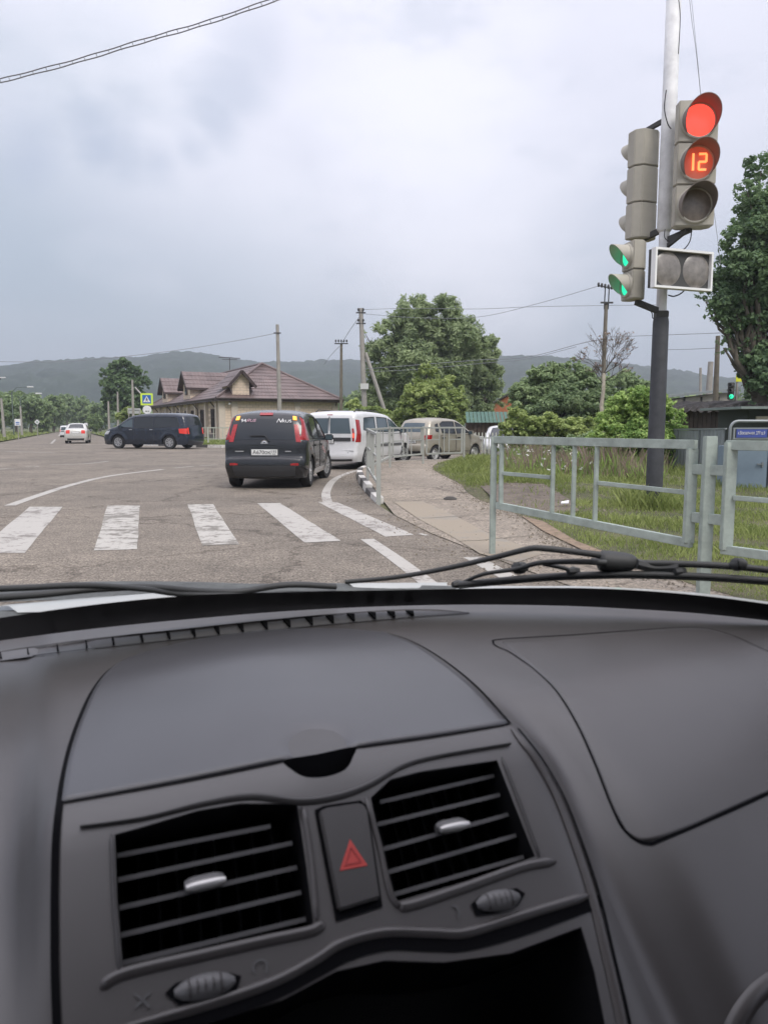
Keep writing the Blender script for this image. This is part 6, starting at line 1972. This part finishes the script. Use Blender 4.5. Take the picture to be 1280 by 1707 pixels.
# litter on the pavement
lt = gp(750, 831, .04); tag(MB().lathe([(0, .05), (.06, .045), (.11, .02), (.12, 0)], (lt.x, lt.y, .025), n=9).build('pebble', mat('stone_dark', (.06, .055, .05), .9)), 'small dark stone lying on the pavement near the grass', 'stone')
lt = gp(941, 843, .06); lp_ = MB(); lp_.add([(lt.x - .06, lt.y, .10), (lt.x + .05, lt.y - .03, .11), (lt.x + .07, lt.y + .04, .14), (lt.x - .04, lt.y + .05, .12)], [(0, 1, 2, 3)]); lp_.prism([(lt.x - .06, lt.y, .085), (lt.x + .05, lt.y - .03, .095), (lt.x + .07, lt.y + .04, .12), (lt.x - .04, lt.y + .05, .10)], (0, 0, .01)); tag(lp_.build('paper_scrap', WHI), 'scrap of white paper lying on the dirt patch', 'litter')
# ================================================================ vegetation
BARK = mat('bark', (.10, .085, .065), .95, var=.3, vscale=6, bump=.6, bscale=25)
BARKP = mat('bark_pale', (.42, .38, .30), .9, var=.3, vscale=8)
F_WIL = foliage_mat('willow_leaves', (.17, .23, .115), (.42, .50, .27), hue=(.36, .44, .2), scale=.35)
F_YEL = foliage_mat('yellow_green_leaves', (.18, .25, .075), (.46, .54, .20), hue=(.4, .48, .15), scale=.6)
F_DRK = foliage_mat('dark_leaves', (.07, .125, .06), (.20, .29, .13), hue=(.22, .3, .1), scale=.5)
F_BLU = foliage_mat('blue_green_leaves', (.16, .235, .12), (.37, .47, .24), hue=(.34, .42, .18), scale=.5)
F_BSH = foliage_mat('bush_leaves', (.16, .28, .075), (.46, .60, .19), hue=(.4, .52, .15), scale=1.2)
F_RGT = foliage_mat('poplar_leaves', (.085, .15, .08), (.24, .34, .17), hue=(.22, .32, .12), scale=.9)
F_FAR = foliage_mat('far_leaves', (.13, .20, .09), (.34, .43, .20), hue=(.3, .38, .15), scale=.12)
F_GRS = foliage_mat('grass_blades', (.15, .20, .055), (.40, .45, .17), hue=(.40, .46, .15), scale=1.1)
F_DRY = foliage_mat('dry_stalks', (.22, .19, .13), (.42, .32, .28), hue=(.4, .3, .22), scale=1.5)
def leaves(rg, blobs, n, size, sub=7, elong=1.5, flat=.5, droop=0.0):
    """many small leaf faces gathered in clumps inside the blobs: (x, y, z, r) in the thing's own frame"""
    B_ = np.array(blobs, float)
    w_ = B_[:, 3] ** 2.2; w_ /= w_.sum()
    ks = rg.choice(len(B_), size=max(8, int(len(B_) * sub * 9)), p=w_)
    d = rg.normal(size=(len(ks), 3)); d /= np.linalg.norm(d, axis=1)[:, None]
    d[:, 2] = np.abs(d[:, 2]) * np.where(rg.random(len(ks)) < .75, 1, -1)
    rad = rg.uniform(.45, 1.0, len(ks))
    sc_ = B_[ks, :3] + d * (B_[ks, 3] * rad)[:, None] * np.array([1, 1, .92])
    sr = B_[ks, 3] * rg.uniform(.08, .27, len(ks))
    pick = rg.choice(len(ks), size=n, p=(sr ** 2) / (sr ** 2).sum())
    dd = rg.normal(size=(n, 3)); dd /= np.linalg.norm(dd, axis=1)[:, None]
    u = rg.random(n) ** .45
    pos = sc_[pick] + dd * (sr[pick] * u)[:, None] * np.array([1.1, 1.1, .8])
    pos[:, 2] -= droop * rg.random(n) * sr[pick]
    nrm = dd * .7 + rg.normal(size=(n, 3)) * .55 + np.array([0, -.15, .65])
    nrm /= np.linalg.norm(nrm, axis=1)[:, None]
    t = rg.normal(size=(n, 3)); t -= nrm * (t * nrm).sum(1)[:, None]; t /= np.linalg.norm(t, axis=1)[:, None]
    b = np.cross(nrm, t)
    s_ = size * rg.uniform(.6, 1.35, n)
    e1 = t * (s_ * elong / 2)[:, None]; e2 = b * (s_ * flat)[:, None]
    V = np.stack([pos - e1, pos + e2 * .8 - e1 * .1, pos + e1, pos - e2 * .8 - e1 * .1], 1).reshape(-1, 3)
    return V
def mesh_quads(name, V, m, parent=None, tri=False):
    k = 3 if tri else 4
    n = len(V) // k
    me = bpy.data.meshes.new(name)
    me.vertices.add(len(V)); me.vertices.foreach_set('co', V.astype(np.float32).ravel())
    me.loops.add(n * k); me.loops.foreach_set('vertex_index', np.arange(n * k, dtype=np.int32))
    me.polygons.add(n); me.polygons.foreach_set('loop_start', np.arange(0, n * k, k, dtype=np.int32)); me.polygons.foreach_set('loop_total', np.full(n, k, dtype=np.int32))
    me.materials.append(m); me.update(calc_edges=True); me.validate()
    return link(bpy.data.objects.new(name, me), parent)
def limb(mb, a, b, r0, r1, rr, n=5, wob=.08):
    a, b = Vector(a), Vector(b); L_ = (b - a).length
    P_ = [a.lerp(b, i / n) + (Vector((rr.uniform(-1, 1), rr.uniform(-1, 1), rr.uniform(-.4, .4))) * wob * L_ * math.sin(math.pi * i / n) if 0 < i < n else Vector()) for i in range(n + 1)]
    mb.tube(P_, [r0 + (r1 - r0) * i / n for i in range(n + 1)], 7); return P_
def tree(name, label, cat, Y, blobs_px, n, size, m, foot_px, trunk=.3, seed=1, group=None, bark=None, dz=0.0, thick=1.0, **kw):
    rg = np.random.default_rng(seed); rr = random.Random(seed)
    f0 = dp(foot_px, 720, Y); f0.z = 0
    root = thing(name, label, cat, f0, 0, group)
    k = Y / F / math.cos(PITCH) * 1.0
    bl = []
    for q in blobs_px:
        px, py, r_ = q[:3]
        yo = (q[3] if len(q) > 3 else rr.uniform(-.5, .5) * r_ * k * thick)
        c = dp(px, py, Y + yo) - f0
        bl.append((c.x, c.y, max(c.z, .1), r_ * k))
    V = leaves(rg, bl, n, size, **kw)
    V = V[(V.reshape(-1, 4, 3)[:, :, 2].min(1) > .0).repeat(4)]
    mesh_quads('crown', V, m, root)
    if trunk:
        mb = MB(); cz = sum(b[2] for b in bl) / len(bl); cx = sum(b[0] for b in bl) / len(bl)
        zt_ = min(max(cz * .55, .5), cz)
        limb(mb, (0, 0, -.2), (cx * .5, 0, zt_), trunk, trunk * .7, rr, wob=.03)
        for b in bl: limb(mb, (cx * .5, 0, zt_ * rr.uniform(.7, 1)), (b[0], b[1], b[2]), trunk * .4, .02, rr)
        mb.build('trunk', bark or BARK, root, smooth=True)
    return root
tree('willow_tree', 'big pale green willow, the tallest tree behind the queue of cars', 'tree', 60,
     [(690, 520, 34), (735, 520, 34), (655, 550, 34), (700, 560, 48), (760, 565, 46), (640, 590, 36), (690, 610, 50), (745, 620, 52), (615, 580, 16), (608, 555, 10), (790, 580, 28), (640, 640, 38), (690, 665, 45), (625, 660, 30), (740, 675, 45), (655, 690, 35)],
     85000, .20, F_WIL, 690, .45, 3, elong=1.9, flat=.34, droop=.8, sub=9)
tree('willow_tree', 'smaller grey green willow leaning out to the right of the big one', 'tree', 63,
     [(812, 575, 22), (800, 600, 34), (820, 625, 24), (795, 640, 38), (815, 660, 26), (780, 670, 30), (800, 690, 24)], 28000, .2, F_WIL, 800, .3, 5, elong=1.9, flat=.34, droop=.8)
tree('young_tree', 'bright yellow green young tree in front of the big willow', 'tree', 48,
     [(712, 628, 22), (745, 650, 26), (705, 660, 34), (755, 680, 30), (690, 690, 32), (730, 695, 38), (770, 700, 20), (660, 705, 22), (712, 605, 8)], 30000, .15, F_YEL, 718, .16, 8)
tree('bush', 'dusty bush between the braced pole and the white van', 'bush', 50, [(640, 705, 24), (665, 720, 20), (620, 690, 18), (590, 680, 16), (585, 700, 18), (605, 715, 20)], 9000, .2, F_YEL, 625, .06, 9)
tree('bush', 'hedge-like bush behind the champagne car roof', 'bush', 44, [(700, 725, 22), (735, 722, 22), (765, 728, 20), (795, 735, 18), (830, 722, 20), (850, 735, 20)], 8000, .18, F_DRK, 770, .05, 10)
tree('tall_tree', 'dark round tree standing alone left of the tan house', 'tree', 95,
     [(205, 612, 16), (186, 622, 16), (226, 622, 15), (238, 640, 14), (180, 645, 15), (205, 640, 24), (215, 665, 24), (190, 668, 20), (235, 665, 14), (170, 626, 6), (242, 622, 5)], 20000, .3, F_DRK, 207, .4, 12)
tree('bush', 'pale green bush at the foot of the dark round tree', 'bush', 70, [(215, 688, 10), (230, 692, 9), (203, 695, 9), (222, 700, 10)], 2500, .25, F_YEL, 217, .05, 13)
tree('tall_tree', 'large dark poplar filling the right edge behind the signal', 'tree', 25,
     [(1268, 285, 30), (1245, 320, 24), (1272, 350, 44), (1240, 395, 36), (1215, 425, 20), (1255, 450, 48), (1205, 480, 34), (1175, 500, 18), (1240, 510, 46), (1280, 540, 60), (1215, 540, 26), (1205, 580, 16), (1252, 585, 34), (1268, 640, 24), (1290, 620, 50), (1320, 400, 70), (1330, 500, 70), (1270, 660, 30), (1228, 450, 34), (1215, 505, 34), (1235, 550, 36), (1260, 610, 34), (1190, 520, 20)],
     105000, .098, F_RGT, 1275, .3, 15, sub=14)
tree('small_tree', 'blue green thicket tree behind the near railing', 'tree', 36,
     [(912, 608, 12), (950, 604, 10), (930, 618, 20), (900, 632, 26), (925, 640, 36), (965, 645, 38), (885, 665, 38), (935, 685, 50), (990, 685, 38), (885, 705, 38), (860, 680, 20), (1005, 655, 24), (960, 612, 14), (872, 650, 18), (1030, 690, 26)], 75000, .105, F_BLU, 935, .14, 17)
tree('small_tree', 'hazy brownish green tree behind the bare tree', 'tree', 48, [(1040, 640, 26), (1070, 655, 26), (1015, 640, 20), (1000, 670, 26), (1060, 680, 30), (1110, 680, 22)], 9000, .2, F_BLU, 1040, .12, 18)
tree('bush', 'yellow green shrub left of the thicket, above the pink weeds', 'bush', 27, [(862, 695, 20), (848, 712, 20), (880, 715, 26), (915, 715, 28), (842, 728, 16), (870, 740, 24), (905, 750, 26), (945, 725, 30), (975, 720, 26), (940, 755, 24), (835, 745, 14)], 26000, .085, F_YEL, 880, .05, 19)
tree('bush', 'bright green lilac bush right behind the black signal pole', 'bush', 19.5,
     [(1062, 670, 30), (1035, 680, 30), (1098, 678, 30), (1020, 700, 26), (1130, 728, 24), (1035, 700, 34), (1085, 700, 36), (1120, 700, 24), (1140, 712, 14), (1010, 725, 30), (1060, 740, 44), (1105, 735, 34), (1015, 765, 30), (1060, 785, 38), (1100, 775, 34), (1030, 790, 26), (1120, 765, 26), (990, 745, 22), (975, 770, 22)], 60000, .06, F_BSH, 1055, .06, 21)
tree('bush', 'dark low growth between the thicket and the lilac bush', 'bush', 24, [(965, 745, 26), (940, 760, 26), (985, 735, 20), (915, 765, 22), (880, 765, 20), (960, 775, 22)], 12000, .08, F_BLU, 950, .04, 22)
# bare tree in front of the wooden pole
rr = random.Random(5)
f0 = dp(1003, 700, 33); f0.z = 0
bt = thing('bare_tree', 'nearly leafless pale trunked tree in front of the wooden pole', 'tree', f0)
tm, tw = MB(), MB()
c0 = dp(1004, 668, 33) - f0; c1 = dp(1006, 622, 33) - f0
limb(tm, (0, 0, -.1), c1, .11, .07, rr, wob=.02)
tips = []
def grow(p, d, L_, r_, lv):
    q = p + d * L_
    P_ = limb(tw, p, q, r_, r_ * .55, rr, n=4, wob=.07)
    if lv == 0: tips.append(q); return
    for k in range(3 if lv > 1 else 3):
        nd = (d + Vector((rr.uniform(-.75, .75), rr.uniform(-.6, .6), rr.uniform(-.25, .5)))).normalized()
        grow(P_[rr.choice((2, 3, 4))], nd, L_ * rr.uniform(.55, .85), max(r_ * .5, .006), lv - 1)
for px, py in ((975, 575), (1000, 560), (1020, 548), (1045, 560), (1058, 590), (985, 600), (1040, 600)):
    t_ = dp(px, py, 33 + rr.uniform(-.8, .8)) - f0
    d_ = t_ - c1; grow(c1 - Vector((0, 0, rr.uniform(0, .5))), d_.normalized(), d_.length * .50, .024, 4)
tm.build('trunk', BARKP, bt, smooth=True); tw.build('twigs', BARK, bt)
lf = []
rg = np.random.default_rng(4)
for q in tips[::8]: lf.append((q.x, q.y, q.z, .10))
mesh_quads('crown', leaves(rg, lf, 420, .07, sub=1), F_DRY, bt)
# far trees on the left, each its own
G_ = 'trees at the far end of the road'
desc = ['far light green tree at the left edge over the pole', 'far rounded tree behind the leaning pole', 'far yellowish tree beneath the higher lamp head', 'far tree with a broad crown under the lower lamp head',
        'far dark tree behind the diamond sign', 'far tree right of the diamond sign', 'far grey green tree above the white boxy car', 'far dull tree above the pale saloon', 'far low tree where the road vanishes', 'far tree just left of the dark round tree', 'far small tree right behind the small white sign']
for i, (px, py, r_, Y) in enumerate(((5, 672, 20, 105), (-22, 680, 24, 95), (28, 668, 17, 120), (52, 672, 18, 115), (72, 684, 18, 125), (90, 676, 18, 140), (112, 672, 16, 170), (134, 676, 17, 180), (150, 690, 14, 170), (168, 684, 16, 140), (158, 700, 10, 120))):
    tree('far_tree', desc[i], 'tree', Y, [(px, py, r_), (px - r_ * .6, py + r_ * .5, r_ * .8), (px + r_ * .6, py + r_ * .5, r_ * .8), (px, py + r_ * 1.2, r_ * .9), (px + r_ * .3, py - r_ * .5, r_ * .5)], 6500, .33, F_FAR if i % 3 else F_BLU, px, .25, 40 + i, G_)
# one far wood that reads as a mass
rg = np.random.default_rng(9)
bl = []
for px in range(-160, 262, 9):
    Y = 230 + rg.uniform(-20, 20)
    for k_ in range(2):
        c = dp(px + rg.uniform(-4, 4), 690 + 10 * k_ + rg.uniform(-6, 3), Y); bl.append((c.x, c.y, max(1, c.z), rg.uniform(2.2, 3.4)))
for px in range(560, 1400, 10):
    Y = 150 + rg.uniform(-20, 20)
    for k_ in range(2):
        c = dp(px + rg.uniform(-4, 4), 676 + 14 * k_ + rg.uniform(-7, 5), Y); bl.append((c.x, c.y, max(1, c.z), rg.uniform(1.8, 3.0)))
tag(mesh_quads('woods', leaves(rg, bl, 42000, .75, sub=3), F_FAR), kind='stuff')

# ---- grass
def blades(rg, n, poly, y0, y1, h0, h1, wd, keep=None, hfun=None, lean=.35):
    V = []
    xs = [p[0] for p in poly]; ys = [p[1] for p in poly]
    out = 0; tries = 0
    P_ = []
    while out < n and tries < n * 14:
        tries += 1
        y = y0 + (y1 - y0) * (rg.random() ** 1.35); x = rg.uniform(-.5, min(max(xs), y * .62 + .6))
        if not inpoly(x, y, poly): continue
        if any(inpoly(x, y, d) for d in DIRTPOLY) and rg.random() < .9: continue
        nv = noise.noise(Vector((x * .9, y * .9, 3)))
        if nv < -.12 and rg.random() < .55: continue
        P_.append((x, y, nv)); out += 1
    for x, y, nv in P_:
        h = rg.uniform(h0, h1) * (1 + .9 * max(-.6, nv * 1.6)) * (hfun(x, y) if hfun else 1)
        a = rg.uniform(0, 6.283); w_ = wd * rg.uniform(.6, 1.3) * (.7 + y * .05)
        lx, ly = rg.normal() * lean * h, rg.normal() * lean * h
        z0 = zverge(x, y) - .01
        V += [(x - math.cos(a) * w_, y - math.sin(a) * w_, z0), (x + math.cos(a) * w_, y + math.sin(a) * w_, z0), (x + lx * .45 + math.cos(a) * w_ * .6, y + ly * .45 + math.sin(a) * w_ * .6, z0 + h * .6), (x + lx, y + ly, z0 + h)]
    return np.array(V)
rg = np.random.default_rng(2)
def hf(x, y):
    k = 1.0
    if math.hypot(x - 4.02, y - 11.32) < .5: k = 2.6
    k *= 1 + .8 * sstep(12, 16, y - x * .3)
    k *= sstep(0, .5, edge_d(x, y)) * .7 + .3
    return k
tag(mesh_quads('grass', blades(rg, 80000, verge, 4.6, 27, .03, .095, .005, hfun=hf), F_GRS), kind='stuff')
# tall pinkish weeds and dry stalks along the thicket
vp = [(gp(px, py).x, gp(px, py).y) for px, py in ((838, 792), (900, 800), (960, 806), (1040, 812), (1100, 815), (1120, 790), (1000, 775), (900, 768), (840, 766))]
tag(mesh_quads('weeds', blades(rg, 4600, vp, 14, 28, .15, .5, .005, lean=.18), F_DRY), kind='stuff')
tag(mesh_quads('tall_grass', blades(rg, 5000, vp, 13, 28, .12, .38, .006, lean=.25), F_BSH), kind='stuff')
fl = []
for i in range(34):
    px, py = rnd.uniform(845, 990), rnd.uniform(752, 800)
    c = gp(px, py + 22); fl.append((c.x, c.y, rnd.uniform(.35, .7), .05))
tag(mesh_quads('white_flowers', leaves(rg, fl, 150, .032, sub=1), mat('petal_white', (.6, .6, .55), .7)), kind='stuff')
# crumbs of soil, gravel and dead leaves along the ragged edges of grass, kerb and pavement
gv = []
def crumbs(path, n, spread, zf_, s0, s1):
    for i in range(n):
        k = rnd.randrange(len(path) - 1); t = rnd.random()
        x = path[k][0] + (path[k + 1][0] - path[k][0]) * t + rnd.gauss(0, spread); y = path[k][1] + (path[k + 1][1] - path[k][1]) * t + rnd.gauss(0, spread)
        if y < 4 or y > 30: continue
        s_ = rnd.uniform(s0, s1); z_ = zf_(x, y)
        a = [Vector((x + s_ * math.cos(j * 2.09 + i) * rnd.uniform(.6, 1.3), y + s_ * math.sin(j * 2.09 + i) * rnd.uniform(.6, 1.3), z_)) for j in range(3)]
        t_ = Vector((x + rnd.uniform(-.3, .3) * s_, y + rnd.uniform(-.3, .3) * s_, z_ + s_ * rnd.uniform(.5, 1)))
        gv.extend([a[0], a[1], t_, a[1], a[2], t_, a[2], a[0], t_])
crumbs(ge, 2600, .13, lambda x, y: max(zwalk(x, y), 0) + .004, .006, .020)
crumbs([(p.x - .2, p.y) for p in KERB_NEAR], 900, .12, lambda x, y: .002, .006, .02)
crumbs(EDGE_NEAR[:5], 900, .22, lambda x, y: .006, .006, .018)
crumbs([(p.x, p.y) for p in dirt], 700, .4, lambda x, y: zverge(x, y) + .01, .01, .03)
tag(mesh_quads('gravel', np.array([tuple(v) for v in gv]), mat('crumb_brown', (.20, .17, .13), .95, var=.4, vscale=14), tri=True), kind='stuff')
# lawns by the far kerb and on the left: coarse tufts
def tufts(rg, n, poly, h, wd, z0, ymax):
    xs = [p[0] for p in poly]; ys = [p[1] for p in poly]; V = []; k = 0
    while k < n:
        y = min(ys) + (min(max(ys), ymax) - min(ys)) * rg.random() ** 1.6; lo_x, hi_x = max(min(xs), -y * .62), min(max(xs), y * .6)
        k += 1
        if lo_x >= hi_x: continue
        x = rg.uniform(lo_x, hi_x)
        if not inpoly(x, y, poly): continue
        a = rg.uniform(0, 6.28); hh = h * rg.uniform(.5, 1.4)
        V += [(x - math.cos(a) * wd, y - math.sin(a) * wd, z0), (x + math.cos(a) * wd, y + math.sin(a) * wd, z0), (x + rg.normal() * .05 + math.cos(a) * wd, y, z0 + hh), (x + rg.normal() * .05 - math.cos(a) * wd, y, z0 + hh * .8)]
    return np.array(V)
tag(mesh_quads('grass', tufts(rg, 16000, fvo, .16, .06, .1, 120), F_GRS), kind='stuff')
tag(mesh_quads('grass', tufts(rg, 12000, lv, .18, .07, .05, 130), F_GRS), kind='stuff')

# ---- haze: one closed box of thin air round everything
hm = bpy.data.materials.new('haze_air'); hm.use_nodes = True
t_ = hm.node_tree
for x in list(t_.nodes):
    if x.type != 'OUTPUT_MATERIAL': t_.nodes.remove(x)
pv = t_.nodes.new('ShaderNodeVolumePrincipled'); pv.inputs['Color'].default_value = (.80, .87, .95, 1); pv.inputs['Density'].default_value = .00075; pv.inputs['Anisotropy'].default_value = .2
t_.links.new(pv.outputs[0], t_.nodes['Material Output'].inputs['Volume'])
hzb = MB().box((0, 0, 89), (7200, 7200, 184)).build('haze', hm)
tag(hzb, kind='stuff')
